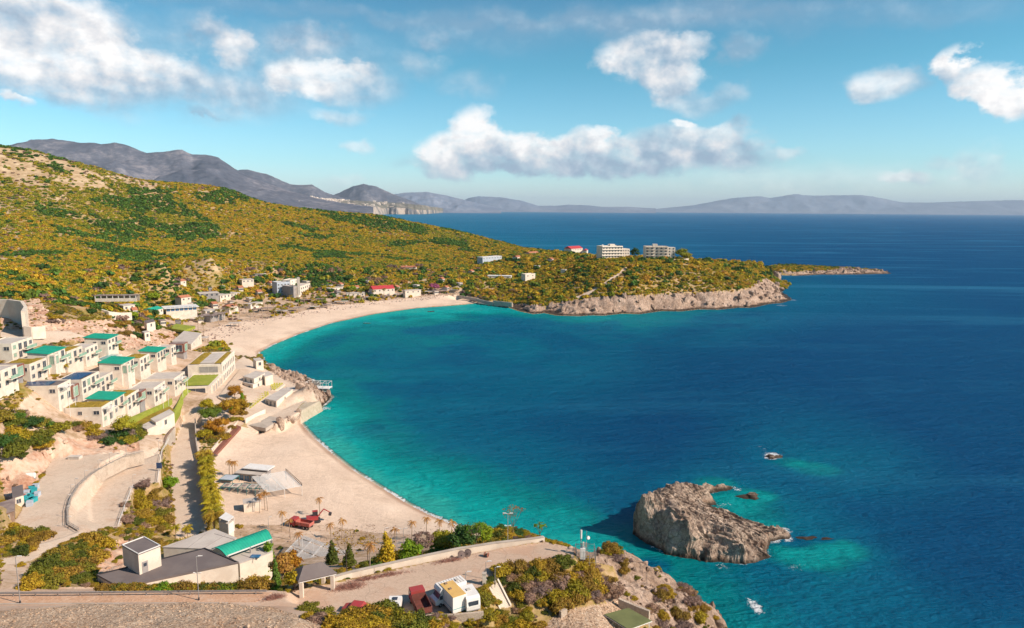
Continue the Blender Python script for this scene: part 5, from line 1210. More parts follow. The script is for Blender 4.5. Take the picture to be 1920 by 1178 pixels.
WIN = {}
def window(parent, face, a, z, w_, h_, off=0.0, glass=None, name='window'):
    """a framed window on the plane x = off (face x / -x) or y = off (face y / -y), centred at a, sill at z"""
    gm = glass or m_glass; key = (round(w_, 2), round(h_, 2), gm.name)
    if key not in WIN:
        b = B(); t_ = .1; d_ = .12
        b.box(-w_/2-t_, -d_, -t_, w_/2+t_, 0, 0); b.box(-w_/2-t_, -d_, h_, w_/2+t_, 0, h_+t_)
        b.box(-w_/2-t_, -d_, 0, -w_/2, 0, h_); b.box(w_/2, -d_, 0, w_/2+t_, 0, h_); b.box(-.03, -d_*.6, 0, .03, 0, h_)
        WIN[key] = (b.mesh('window', m_frame), B().box(-w_/2, -.03, 0, w_/2, 0, h_).mesh('pane', gm))
    me, pm = WIN[key]
    o = bpy.data.objects.new(name, me); COL.objects.link(o); o.parent = parent
    q = bpy.data.objects.new('pane', pm); COL.objects.link(q); q.parent = o
    rz = {'y': 0, 'x': R(90), '-y': R(180), '-x': R(-90)}[face]
    e = {'y': (0, -.01), 'x': (.01, 0), '-y': (0, .01), '-x': (-.01, 0)}[face]
    o.rotation_euler = (0, 0, rz)
    o.location = (a, off+e[1], z) if face in ('y', '-y') else (off+e[0], a, z)
    return o
def planting(parent, x0, y0, x1, y1, z, m=None, name='planting', amp_=.5):
    nx, ny = max(3, int(abs(x1-x0)/.7)), max(3, int(abs(y1-y0)/.7)); V = []; F = []
    for j in range(ny+1):
        for i in range(nx+1):
            ed = i in (0, nx) or j in (0, ny)
            V.append((x0+(x1-x0)*i/nx, y0+(y1-y0)*j/ny, z+(0 if ed else rnd.uniform(.15, 1)*amp_)))
    for j in range(ny):
        for i in range(nx): o = j*(nx+1)+i; F.append((o, o+1, o+nx+2, o+nx+1) if x1 > x0 else (o, o+nx+1, o+nx+2, o+1))
    return link_mesh(name, V, F, m or m_plant, parent)
def parapet(b, x0, y0, x1, y1, z, h=.45, t=.25):
    b.box(x0, y0, z, x1, y0+t, z+h); b.box(x0, y1-t, z, x1, y1, z+h); b.box(x0, y0+t, z, x0+t, y1-t, z+h); b.box(x1-t, y0+t, z, x1, y1-t, z+h)
VR = R(7)
def villa(px, py, z, W, L, H, roof, label, wall=None, balcony=True, name='villa', tower=False, pergola=False, glass=None, seed=0, rz=VR, frontwin=True, nf=None):
    wm = wall or (m_white, m_white, m_cream)[seed % 3]; r_ = random.Random(seed+int(px)); o = P(px, py, z)
    L *= 1.3
    root = empty(name, o, rz, label, 'villa', 'villas of the terraced resort')
    b = B().box(-W, 0, -4, 0, L, H); parapet(b, -W, 0, 0, L, H, .4 if roof in ('planted', 'solar', 'flat') else .05)
    b.make('wall', wm, root)
    if roof == 'planted': planting(root, -W+.3, .3, -.3, L-.3, H+.1)
    elif roof == 'solar':
        B().box(-W+.26, .26, H, -.26, L-.26, H+.08).make('roof', m_roofg, root)
        nx, ny = max(1, int((W-1.5)/2.1)), max(1, int((L-1)/2.6))
        pm = B().box(0, 0, 0, 1.95, 2.4, .06).mesh('solar_panel', m_solar)
        for i in range(nx):
            for j in range(ny):
                q = bpy.data.objects.new('solar_panel', pm); COL.objects.link(q); q.parent = root
                q.location = (-W+.9+i*2.05, .6+j*2.5, H+.35); q.rotation_euler = (R(4), 0, 0)
    elif roof == 'green':
        e = .45; rf = B().prism([(-W-e, -e), (e, -e), (e, L+e), (-W-e, L+e)], [H+.9, H+.25, H+.25, H+.9], [H+1.1, H+.45, H+.45, H+1.1]).make('roof', m_green, root)
        for k in range(int((L+.9)/.9)):
            B().prism([(-W-e, -e+k*.9), (e, -e+k*.9), (e, -e+k*.9+.07), (-W-e, -e+k*.9+.07)], [H+1.1, H+.45, H+.45, H+1.1], [H+1.17, H+.52, H+.52, H+1.17]).make('seam', m_green, rf)
        B().prism([(-W, 0.01), (0, 0.01), (0, L-.01), (-W, L-.01)], H, [H+.88, H+.24, H+.24, H+.88]).make('gable', wm, root)
    else: B().box(-W+.26, .26, H, -.26, L-.26, H+.1).make('roof', m_roofl, root)
    fl = nf or (2 if H > 5 else 1); n = max(1, int(L/3.2))
    for f_ in range(fl):
        zb = H-2.75*(fl-f_)+.1
        for k in range(n):
            y_ = L*(k+.5)/n; big = r_.random() < .4
            if tower and k == 0: continue
            window(root, 'x', y_, zb+(.1 if big else .8), 1.9 if big else 1.6, 2.15 if big else 1.3, glass=(m_gglass if r_.random() < .15 else None))
    if frontwin:
        window(root, 'y', -1.6, H-2.0, 1.7, 1.2)
        if W > 8: window(root, 'y', -W*.55, H-2.0, 1.2, 1.1)
    if tower:
        t_ = B().box(.02, .6, -4, 2.0, 3.4, H-.4); parapet(t_, .02, .6, 2.0, 3.4, H-.4, .25, .15); t_.make('tower', wm, root)
        window(root, 'x', 2.0, H-3.4, 1.6, 2.7, off=2.0, glass=m_gglass); window(root, 'y', 1.0, H-3.4, 1.3, 2.7, off=.6, glass=m_gglass)
    if balcony:
        y0 = L*.45; bl = B().box(.02, y0, H-3.0, 1.7, L*.95, H-2.8); bl = bl.make('balcony', wm, root)
        B().box(1.62, y0+.05, H-2.8, 1.68, L*.95-.05, H-1.8).make('glass_railing', m_gglass, bl)
    if pergola:
        pg = B()
        for k in range(6): pg.box(.02+k*.5, .3, H-.25, .12+k*.5, L*.5, H-.1)
        pg.box(.02, .3, H-.4, 3, .4, H-.25); pg.box(.02, L*.5-.1, H-.4, 3, L*.5, H-.25); pg.box(2.9, .3, -3, 3, .4, H-.4); pg.box(2.9, L*.5-.1, -3, 3, L*.5, H-.4); pg.make('pergola', m_wht, root)
    return root
def timber_box(px, py, z, W, L, H, label, zb=2.4):
    root = empty('villa_wing', P(px, py, z), VR, label, 'villa wing', 'timber clad wings of the villas')
    B().box(-W, 0, zb, 0, L, H).make('wall', m_brown, root); B().box(-W+.2, .2, H, -.2, L-.2, H+.06).make('roof', m_canopy, root)
    B().box(-W+.5, .5, -3, -.5, L-.5, zb).make('base', m_grey, root)
    for k in range(int((H-zb)/.45)): B().box(-W-.03, -.03, zb+.2+k*.45, .0, -.0, zb+.24+k*.45).make('plank', m_brown, root)
    window(root, 'x', L*.5, zb+.5, L*.62, H-zb-1.1, glass=m_gglass); window(root, 'y', -W*.35, zb+.5, W*.45, H-zb-1.2)
    return root
villa(193, 801, 18.5, 12, 6.5, 6.3, 'planted', 'front white villa with a planted roof and a blank end wall', pergola=True, balcony=False, seed=1)
villa(214, 790, 18, 8, 7, 7.2, 'green', 'white villa with a green roof behind the front planted one', seed=2)
villa(240, 778, 17.5, 9, 8, 6.2, 'planted', 'white villa with a long planted roof in the front row', tower=False, seed=3)
timber_box(266, 766, 17, 6.5, 5, 6.2, 'brown timber wing in the middle of the front villa row')
villa(290, 757, 16, 9, 9, 5.6, 'flat', 'low white flat roofed villa behind the front brown wing', pergola=True, seed=4)
villa(328, 741, 13.5, 12, 10, 6.5, 'flat', 'pale villa at the seaward end of the front row', wall=m_cream, seed=5, pergola=True)
villa(112, 772, 24.5, 14, 6.5, 8.2, 'solar', 'tall white villa with solar panels and a big blank wall', pergola=True, balcony=False, seed=6)
timber_box(137, 762, 24, 6.5, 5, 6.8, 'brown timber wing beside the tall blank villa')
villa(156, 753, 24, 8, 10, 7.2, 'solar', 'white villa with a long dark solar roof in the middle row', seed=7)
villa(190, 737, 23, 7, 8, 5.2, 'flat', 'low white villa with green glass balcony in the middle row', seed=8)
villa(230, 722, 21.5, 8, 9, 8, 'green', 'tall villa with a wide green roof and green glass corner tower', tower=True, seed=9)
villa(264, 706, 20, 7.5, 8, 7.2, 'planted', 'white villa with planted roof behind the green glass tower', seed=10)
villa(296, 692, 18, 7.5, 8, 7.4, 'green', 'white villa with a small green roof near the timber wing', seed=11)
villa(322, 680, 16, 7, 5, 7.2, 'flat', 'white villa beside the farthest brown wing', seed=12, balcony=True)
timber_box(346, 670, 14, 7, 6, 7.0, 'brown timber wing farthest towards the beach')
villa(93, 708, 31, 6.5, 9, 8, 'green', 'upper villa with green roof and tall green glazed corner', tower=True, seed=13)
villa(128, 697, 30, 8, 9, 7, 'planted', 'upper villa with planted roof left of the pool terrace', seed=14)
villa(162, 685, 28.5, 7, 8, 6.4, 'flat', 'upper white villa with a terrace before the far green roof', seed=15)
villa(204, 672, 27, 9, 7.5, 8, 'green', 'upper villa with the farthest green roof beside the pool', seed=16)
timber_box(32, 725, 33.5, 7, 5, 6.5, 'brown timber wing at the left edge of the resort')
villa(58, 717, 33, 9, 8, 5.6, 'planted', 'planted roof villa with glass railed terrace at the left', seed=17)
villa(24, 676, 37.5, 9, 10, 5.5, 'flat', 'white villa at the upper left edge under the cut bank', seed=18)
villa(-8, 740, 35, 9, 9, 6, 'flat', 'white villa cut by the left edge of the picture', seed=19)
# plain prisms whose upper outline is read off the photograph
def ccw(p):
    a = sum(p[i][0]*p[(i+1) % len(p)][1]-p[(i+1) % len(p)][0]*p[i][1] for i in range(len(p)))
    return p if a > 0 else p[::-1]
def quad(pts, z):
    w_ = ccw([W2(P(x, y, z)) for x, y in pts]); cx = sum(p[0] for p in w_)/len(w_); cy_ = sum(p[1] for p in w_)/len(w_)
    return (cx, cy_), [(p[0]-cx, p[1]-cy_) for p in w_]
def shrink(loc, k): return [(p[0]*k, p[1]*k) for p in loc]
def flat_block(name, cat, label, pts, zt, zb, wm, rm, roof_t=.15, over=1.0, group=None, kind=None):
    c_, loc = quad(pts, zt); root = empty(name, (c_[0], c_[1], zb), 0, label, cat, group)
    H = zt-zb
    B().prism(shrink(loc, .985), -2, H-.0).make('wall', wm, root)
    B().prism(shrink(loc, over), H, H+roof_t).make('roof', rm, root)
    return root, loc, H
def edge_windows(root, loc, i, H, n, w_, h_, z=None, glass=None, k=.985, floors=1, fh=3.0):
    """windows along the i-th edge of a prism"""
    a, b_ = Vector(loc[i])*k, Vector(loc[(i+1) % len(loc)])*k; d = b_-a; L = d.length; ang = math.atan2(d.y, d.x)
    h = empty('window_row', (0, 0, 0)); bpy.data.objects.remove(h)
    for f_ in range(floors):
        for j in range(n):
            p = a+d*((j+.5)/n); nv = Vector((d.y, -d.x)).normalized()*.02
            o = window(root, 'y', 0, 0, w_, h_, glass=glass); o.rotation_euler = (0, 0, ang)
            o.location = (p.x+nv.x, p.y+nv.y, (H-h_-.7 if z is None else z)-f_*fh)
    return ang
def house(p0, p1, z, depth, H, label, wall=None, roof='flat', rm=None, nw=4, floors=1, cat='house', name='house', fh=2.9, group=None, side=True, wsz=(1.2, 1.2), over=.3, glass=None, chim=False, ridge=1.6, tilt=16):
    a, b_ = P(p0[0], p0[1], z), P(p1[0], p1[1], z); d = b_-a; L = d.length; rz = math.atan2(d.y, d.x)+R(tilt)
    wm = wall or m_white; root = empty(name, a, rz, label, cat, group)
    B().box(0, 0, -4, L, depth, H).make('wall', wm, root)
    if roof == 'flat': B().box(-over, -over, H, L+over, depth+over, H+.3).make('roof', rm or m_roofl, root)
    elif roof == 'parapet':
        b = B(); parapet(b, 0, 0, L, depth, H, .7, .2); b.make('parapet', wm, root); B().box(.2, .2, H, L-.2, depth-.2, H+.1).make('roof', rm or m_roofl, root)
    else:
        e = over; rf = B().profile([(-e, H), (depth+e, H), (depth/2, H+ridge)], -e, L+e).make('roof', rm or m_tile, root)
        if chim: B().box(L*.3, depth*.3, H+.3, L*.3+.7, depth*.3+.7, H+ridge+.8).make('chimney', wm, rf)
    for f_ in range(floors):
        for k in range(nw): window(root, 'y', L*(k+.5)/nw, H-fh*(floors-f_)+.9, wsz[0], wsz[1], glass=glass)
    if side:
        for f_ in range(floors): window(root, 'x', depth*.5, H-fh*(floors-f_)+.9, 1.2, 1.2, off=L)
    return root
# ---- long wedge building beside the ramp
wb = empty('terrace_hotel', P(397, 742, 8.8), R(10.5), 'long wedge shaped white building with lawn terrace beside the ramp', 'hotel')
B().profile([(0, -3), (22, -3), (22, 4.6), (0, 4.2)], -13, 0, 'x').make('front_block', m_white, wb)
planting(wb, -12.5, 1.0, -1.2, 21.5, 4.55, m_lawn, 'roof_lawn', .08)
b = B().profile([(22.02, -3), (50, -3), (50, 9.4), (22.02, 9.0)], -15, 0, 'x'); b.profile([(22.02, 9.0), (50, 9.4), (50, 10.0), (22.02, 9.6)], -.4, 0, 'x'); b.make('rear_block', m_white, wb)
planting(wb, -14.5, 23, -10, 49, 9.3, name='planting'); planting(wb, -3.6, 23, -.8, 49, 9.3, name='planting')
B().box(-10, 24, 9.3, -3.8, 46, 9.55).make('roof', m_roofl, wb)
fin = B().box(-.1, -.12, -3, .5, .12, 4.3).mesh('fin', m_cream)
for k in range(5):
    q = bpy.data.objects.new('fin', fin); COL.objects.link(q); q.parent = wb; q.location = (0, 1.5+k*4.6, 0)
for k in range(7):
    window(wb, 'x', 24.5+k*3.6, 5.2, 1.5, 2.4, off=0); window(wb, 'x', 24.5+k*3.6, 1.0, 1.5, 2.4, off=0)
for k in range(4): window(wb, 'x', 3.8+k*4.6, .6, 3.0, 2.6, off=0, glass=m_grey)
window(wb, 'y', -6.5, .6, 8, 2.8, off=0, glass=m_glass)
window(wb, 'y', -6, 5.4, 8, 2.6, off=22.02, glass=m_grey)
# ---- sheets of ground cover that lie on the ground as outlined areas
def sheet(name, pts, z, m, kind='structure', t=.12):
    c_, loc = quad(pts, z if not isinstance(z, (list, tuple)) else z[0])
    if isinstance(z, (list, tuple)):
        w_ = [P(x, y, zz) for (x, y), zz in zip(pts, z)]; V = [tuple(v) for v in w_]; V += [(v.x, v.y, v.z-2.5) for v in w_]; n = len(w_)
        F = [tuple(range(n)), tuple(range(2*n-1, n-1, -1))]+[(i, n+i, n+(i+1) % n, (i+1) % n) for i in range(n)]
        o = link_mesh(name, V, F, m, kind=kind); bm = bmesh.new(); bm.from_mesh(o.data); bmesh.ops.recalc_face_normals(bm, faces=bm.faces); bm.to_mesh(o.data); bm.free(); return o
    o = B().prism(loc, z-t*12, z).make(name, m); o.location = (c_[0], c_[1], 0); o['kind'] = kind
    return o
sheet('lawn', [(315, 790), (322, 792), (352, 742), (366, 722), (378, 700), (362, 704), (350, 722), (338, 745)], [13.5, 13.5, 11.5, 11, 11, 12, 12.5, 13], m_lawn)
sheet('lawn', [(236, 786), (306, 756), (322, 746), (323, 750), (240, 791)], [17.6, 15.2, 14.5, 14.5, 17.6], m_lawn)
sheet('planted_terrace', [(250, 792), (275, 780), (318, 762), (326, 768), (268, 796)], [15.6, 15, 13.6, 13.4, 15.2], m_plant)
sheet('pool_terrace', [(180, 674), (206, 662), (229, 664), (200, 682)], 28.2, m_white)
sheet('pool', [(184, 673), (207, 664), (222, 665), (197, 678)], 28.25, m_pool)
sheet('pool_terrace', [(-40, 735), (12, 728), (26, 730), (-20, 745)], 34.5, m_white)
sheet('pool', [(-30, 734), (10, 729), (20, 731), (-18, 741)], 34.55, m_pool)
# ---- walls
def wall_line(name, label, pts, h, t, m, cat='wall', coping=None, group=None, depth=1.0):
    """pts = (px, py, ground height)"""
    w_ = [P(*p[:3]) for p in pts]; o0 = w_[0]; root = empty(name, o0, 0, label, cat, group); b = B(); cp = B()
    for i in range(len(w_)-1):
        a, c_ = w_[i]-o0, w_[i+1]-o0; d = (c_-a); d2 = Vector((d.x, d.y)).normalized(); n_ = Vector((-d2.y, d2.x))*t/2; e = d2*t*.3
        pp = [(a.x-n_.x*-1-e.x*0, a.y+n_.y), (a.x-n_.x, a.y-n_.y), (c_.x-n_.x+e.x, c_.y-n_.y+e.y), (c_.x+n_.x+e.x, c_.y+n_.y+e.y)]
        zb = [a.z-depth, a.z-depth, c_.z-depth, c_.z-depth]; zt = [a.z+h, a.z+h, c_.z+h, c_.z+h]
        b.prism(pp, zb, zt)
        if coping: cp.prism([(x*1, y*1) for x, y in [(a.x+n_.x*1.3, a.y+n_.y*1.3), (a.x-n_.x*1.3, a.y-n_.y*1.3), (c_.x-n_.x*1.3, c_.y-n_.y*1.3), (c_.x+n_.x*1.3, c_.y+n_.y*1.3)]], [z+.003 for z in zt], [z+.1 for z in zt])
    b.make('wall', m, root)
    if coping: cp.make('coping', coping, root)
    return root
wall_line('retaining_wall', 'long curved concrete retaining wall above the resort', [(-60, 600, 40), (20, 602, 40), (45, 606, 40), (52, 618, 39.6), (47, 628, 39.3)], 9.5, 1.2, m_cream)
wall_line('retaining_wall', 'lower curved end of the concrete retaining wall', [(47, 630, 39), (60, 632, 38.6), (84, 630, 38)], 4.0, .8, m_cream)
wall_line('terrace_wall', 'long low cream wall along the terrace above the beach', [(625, 1090, 28.7), (660, 1080, 28.7), (700, 1071, 28.7), (780, 1053, 28.7), (860, 1036, 28.7), (930, 1025, 28.7), (1000, 1017, 28.7), (1019, 1014, 28.7)], .75, .5, m_cream, coping=m_conc)
wall_line('retaining_wall', 'brown topped retaining wall left of the promenade', [(328, 822, 8.5), (313, 842, 8), (306, 862, 8), (304, 885, 8)], 4.2, .5, m_conc, coping=m_wood)
wall_line('promenade_wall', 'straight low wall on the beach side of the promenade', [(366, 790, 8.6), (368, 830, 8), (374, 870, 7.4), (380, 930, 7.2), (386, 965, 7.1)], 1.1, .35, m_conc)
wall_line('beach_wall', 'white wall stepping down to the near beach', [(460, 797, 4.5), (478, 787, 4.6), (497, 778, 4.7)], 2.4, .4, m_white)
wall_line('beach_wall', 'curved cream wall under the orange trees', [(397, 850, 4.5), (410, 835, 4.5), (428, 815, 4.6), (446, 797, 4.6)], 1.6, .4, m_cream)
wall_line('garden_wall', 'low wall at the foot of the flight of stone steps', [(790, 1161, 28.6), (850, 1160, 28.6), (905, 1155, 28.6)], .7, .4, m_stone)
wall_line('garden_wall', 'stone wall behind the green canopy', [(1160, 1135, 22), (1190, 1148, 21.5), (1216, 1158, 21.5)], 1.3, .5, m_stone)
wall_line('garden_wall', 'short stub of stone wall left of the green canopy', [(1050, 1166, 24), (1060, 1160, 24)], 1.8, .5, m_stone)
wall_line('sea_wall', 'dark sea wall behind the pier', [(925, 570, 2), (960, 574, 2.2)], 3.2, 1, m_stone)
wall_line('sea_wall', 'long low sea wall behind the end of the far beach', [(862, 557, 3.5), (885, 561, 3), (905, 566, 2.5), (925, 570, 2.2)], 1.6, 1, m_conc)
wall_line('field_wall', 'pale wall beside the village road on the slope', [(620, 520, 16), (660, 515, 17), (700, 512, 18)], 2, .6, m_white)
wall_line('field_wall', 'broken white wall of a ruin above the gardens', [(192, 592, 30), (205, 596, 29), (225, 598, 27), (246, 597, 25)], 3.5, .8, m_white)
# ramp, jetty, deck between promenade and rocky point
sheet('beach_ramp', [(398, 850), (404, 852), (452, 800), (444, 797)], [5.6, 5.6, 5.6, 5.6], m_brown)
sheet('jetty', [(464, 797), (498, 803), (528, 785), (500, 779)], 4.7, m_conc)
sheet('jetty', [(510, 765), (545, 772), (575, 752), (548, 746)], 3.9, m_conc)
sheet('pathway', [(408, 745), (428, 752), (470, 695), (452, 690)], [9.6, 9.4, 9.6, 9.8], m_pave)

# ---- white houses of the rocky point
def boxhouse(pts, zt, zb, label, wm=None, rm=None, win=(), name='beach_house', cat='house'):
    root, loc, H = flat_block(name, cat, label, pts, zt, zb, wm or m_white, rm or m_roofl)
    for (i, n, w_, h_) in win: edge_windows(root, loc, i, H, n, w_, h_)
    return root, loc, H
def front_edge(loc):
    """index of the edge that faces the camera most"""
    best = min(range(len(loc)), key=lambda i: (loc[i][1]+loc[(i+1) % len(loc)][1]))
    return best
def bh(pts, zt, zb, label, n=2, w_=1.2, h_=1.6, n2=1, **k):
    root, loc, H = boxhouse(pts, zt, zb, label, **k)
    i = front_edge(loc); L_ = (Vector(loc[(i+1) % len(loc)])-Vector(loc[i])).length
    if n: edge_windows(root, loc, i, H, min(n, max(1, int(L_/(w_+.6)))), w_, h_)
    j = (i+1) % len(loc)
    if n2: edge_windows(root, loc, j, H, n2, min(w_, 1.2), h_)
    return root, loc, H
bh([(474, 673), (487, 671), (494, 676), (480, 678)], 11.5, 7.6, 'small white cube kiosk on the rocky point', n=1, name='kiosk', cat='kiosk')
bh([(455, 706), (480, 696), (497, 700), (476, 711)], 11.5, 7.2, 'low white house with flat roof on the rocky point', n=2, n2=1)
bh([(488, 700), (503, 697), (512, 703), (497, 707)], 11.0, 6.8, 'white cube at the seaward end of the flat roofed house', n=0, n2=0)
bh([(450, 716), (470, 708), (494, 712), (474, 722)], 9.2, 6.4, 'white lower storey house with a dark doorway', n=2, h_=2.1)
bh([(497, 748), (530, 728), (549, 730), (518, 753)], 7.8, 4.2, 'long white beach building with blue doors below the sunbed terraces', n=3, w_=1.0, h_=2.0)
bh([(536, 727), (560, 725), (566, 731), (543, 734)], 6.4, 4.0, 'small white changing block beside the rocks', n=1)
bh([(322, 641), (345, 621), (378, 625), (358, 646)], 13.5, 6.0, 'large blank white building beside the green court', n=2, n2=2)
sheet('green_court', [(316, 615), (330, 607), (366, 612), (345, 620)], 13.2, m_lawn)
bh([(266, 622), (276, 620), (281, 623), (271, 625)], 22.5, 19.5, 'tiny white hut on the slope above the resort', n=1, name='hut', cat='hut')
bh([(270, 602), (287, 598), (291, 603), (275, 607)], 24, 21, 'hut with a grey roof on the slope', rm=m_roofg, n=1, name='hut', cat='hut')
bh([(282, 786), (318, 768), (327, 775), (292, 793)], 17, 11.5, 'small white pergola house at the foot of the lawn strip', n=3)
bh([(262, 800), (284, 789), (296, 797), (276, 806)], 16, 12, 'low taupe building behind the promenade', wm=m_cream, n=0, n2=0)
# sunbed terraces: rows of yellow frames, each a thing
def sunbed_mesh():
    b = B(); b.box(0, 0, .25, .7, 1.5, .33); b.box(0, 1.5, .33, .7, 2.0, .75)
    for x in (.05, .6):
        for y in (.1, 1.4): b.box(x, y, 0, x+.05, y+.05, .25)
    return b.mesh('sunbed', mat('yellow_paint', (.62, .56, .12), (.5, .44, .08), scale=2))
sbm = sunbed_mesh(); bed_n = 0
for poly, z, lab in (([(462, 762), (475, 752), (488, 742), (500, 736), (508, 740), (490, 754), (470, 768)], 6.2, 'middle'), ([(505, 726), (518, 719), (534, 720), (522, 730), (508, 732)], 6.2, 'seaward'), ([(452, 768), (466, 760), (478, 766), (462, 776)], 5.6, 'lower')):
    c_, loc = quad(poly, z); o = B().prism(shrink(loc, 1.05), z-3, z).make('sunbed_terrace', m_cream); o.location = (c_[0], c_[1], 0); o['kind'] = 'structure'
    xs = [p[0] for p in loc]; ys = [p[1] for p in loc]; y_ = min(ys)+.3
    while y_ < max(ys)-1:
        x_ = min(xs)+.2
        while x_ < max(xs)-.6:
            if bool(inpoly(np.array([x_+.4]), np.array([y_+.9]), loc)[0]):
                thing_obj('sunbed', sbm, (c_[0]+x_, c_[1]+y_, z), 1, rnd.uniform(-.08, .08), 'yellow sunbed on the %s terrace of the rocky point' % lab, 'sunbed', 'yellow sunbeds on the rocky point')
            x_ += 1.25
        y_ += 3.0
# white framed swimming platform
pf = empty('swimming_platform', P(598, 728, .6), R(-5), 'white framed swimming platform over the water at the rocky tip', 'platform')
B().box(-6, -2.5, .3, 6, 2.5, .55).make('deck', m_wht, pf)
for i in range(5):
    for y in (-2.4, 2.4): B().tube((-5.8+i*2.9, y, -3), (-5.8+i*2.9, y, 3.2), .09).make('post', m_wht, pf)
for y in (-2.4, 2.4): B().box(-5.9, y-.07, 3.2, 5.9, y+.07, 3.35).make('beam', m_wht, pf)
for i in range(5): B().box(-5.87+i*2.9, -2.4, 3.36, -5.73+i*2.9, 2.4, 3.46).make('crossbeam', m_wht, pf)
pier = empty('pier', P(897, 571, 0), math.atan2((P(955, 577, 0)-P(897, 571, 0)).y, (P(955, 577, 0)-P(897, 571, 0)).x), 'low concrete pier with stubby legs at the end of the far beach', 'pier')
Lp = (P(955, 577, 0)-P(897, 571, 0)).length
B().box(0, -1.2, .9, Lp, 3, 1.6).make('deck', m_conc, pier)
for k in range(7): B().box(Lp*(k+.3)/7, -1.0, -2.5, Lp*(k+.3)/7+1.1, .6, .9).make('leg', m_conc, pier)
B().box(Lp-3, -1.3, .9, Lp, 3.1, 2.6).make('end_block', m_conc, pier)

# ---- village behind the far beach
V_ = 'houses of the village behind the far beach'
house((560, 556), (600, 548), 7.5, 11, 8.2, 'white two storey hotel with two rows of balconies behind the beach', roof='parapet', nw=6, floors=2, fh=3.6, wsz=(2.2, 1.8), cat='hotel')
house((545, 557), (560, 556), 7.5, 13, 9.2, 'blank grey end block of the two storey hotel', wall=m_grey, roof='parapet', nw=0, side=False)
house((520, 552), (546, 551), 9, 13, 10.5, 'three storey building with blue grey painted shade left of the white hotel', wall=m_blueg, roof='parapet', nw=4, floors=3, fh=3.2)  # shade on this block's facade is put into its blue grey wall colour
house((545, 545), (566, 542), 11, 8, 9.5, 'white upper block rising behind the hotel', roof='parapet', nw=2, floors=2)
bh([(556, 520), (561, 520), (562, 521), (557, 521)], 26, 12, 'slim pale stair tower on top of the hotel', n=0, n2=0, name='tower', cat='tower')
house((493, 526), (524, 521), 18, 9, 6, 'white house on the slope above the three storey building', roof='flat', nw=3, floors=1)
house((454, 532), (478, 531), 18, 8, 3.4, 'low pale house among the lower hillside trees', wall=m_cream, nw=3)
house((375, 567), (412, 566), 10, 13, 7, 'grey concrete shell with flat roof on the village edge', wall=m_grey, nw=4, wsz=(1.6, 1.8))
house((413, 566), (462, 560), 9.5, 10, 5, 'long low white house with five windows', wall=m_cream, nw=6, wsz=(1.4, 1.6))
house((312, 592), (370, 590), 12, 13, 5, 'blue glazed house under a wide white roof slab', nw=7, wsz=(2.2, 2.6), glass=m_bglass, over=1.5, rm=m_wht)
house((288, 592), (313, 588), 15, 8, 3.6, 'small house with a green roof beside the blue glazed one', roof='gable', rm=m_green, nw=3)
house((232, 584), (256, 582), 24, 7, 3.4, 'small white house in the gardens behind the ridge', nw=2)
house((386, 592), (418, 590), 8.5, 8, 3.4, 'white open fronted snack bar behind the tall palms', nw=3, wsz=(2, 1.8))
house((395, 602), (432, 596), 6.5, 9, 3.6, 'grey open sided beach restaurant among the palms', wall=m_grey, nw=5, wsz=(2.2, 1.8), rm=m_canopy, over=1.2)
sh_ = empty('open_shed', P(178, 563, 33), R(8), 'long open white shed on the lower hillside', 'shed'); Ls = 24
B().box(0, 0, 2.6, Ls, 5, 2.9).make('roof', m_canopy, sh_); B().box(0, 0, -1, Ls, .3, 1.0).make('low_wall', m_white, sh_); B().box(0, 4.7, -1, Ls, 5, 2.59).make('back_wall', m_conc, sh_)
for k in range(8): B().box(k*Ls/7.2, .02, 1.0, k*Ls/7.2+.3, .3, 2.6).make('post', m_wht, sh_)
house((700, 552), (743, 551), 7, 12, 4.6, 'long white hall with a bright red roof near the beach', roof='gable', rm=m_red, nw=5, ridge=3)
house((752, 507), (777, 508), 21, 7, 3.4, 'small pink house with a tiled roof on the hillside', wall=m_cream, roof='gable', nw=3, chim=True)
house((905, 490), (951, 488), 26, 9, 4.6, 'long pale blue white house on the shoulder of the hill', wall=m_blueg, nw=7, roof='flat', rm=m_wht)
house((970, 487), (984, 486), 28, 7, 3, 'little house with a tiled roof right of the long pale one', roof='gable', nw=2)
house((993, 479), (1016, 478), 30, 7, 3, 'small cream house near the top of the isthmus', wall=m_cream, roof='gable', nw=2)
house((914, 524), (955, 526), 14, 9, 3.8, 'long low house with a white roof on the headland slope', rm=m_wht, nw=4)
house((985, 520), (1008, 519), 20, 6, 2.6, 'low roofless pale house among headland bushes', nw=2, roof='parapet')
house((1071, 474), (1100, 473), 33.5, 12, 5, 'house with a crimson hipped roof on the ridge', roof='gable', rm=m_red, nw=7, ridge=3.2)
house((1100, 474), (1108, 473), 33.5, 6, 3, 'low annexe of the crimson roofed house', roof='gable', rm=m_red, nw=1, side=False)
house((618, 547), (648, 545), 9, 7, 3, 'low white house beside the dark cypress', nw=3)
house((588, 531), (612, 533), 13, 7, 3.4, 'roofless pink ruin behind the hotel', wall=m_cream, roof='parapet', nw=3)
house((605, 540), (624, 540), 11, 6, 3, 'small grey roofed house behind the hotel', rm=m_roofg, nw=2)
house((470, 578), (500, 574), 6, 7, 3.0, 'low white beach building at the palm grove', nw=3)
house((650, 556), (684, 556), 6.5, 6, 2.8, 'low cream building left of the red roofed hall', wall=m_cream, nw=4)
house((760, 551), (792, 550), 8, 6, 2.8, 'low pale house among the village gardens', wall=m_cream, nw=3)
house((430, 583), (452, 580), 8, 7, 3, 'cream cottage behind the palm grove', wall=m_cream, nw=2, roof='gable')
house((340, 566), (362, 564), 17, 7, 3, 'pink roofed cottage at the foot of the hill', wall=m_cream, nw=2, roof='gable')
house((334, 535), (354, 533), 24, 7, 3, 'pink cottage half hidden on the lower hillside', wall=m_cream, nw=2, roof='gable')
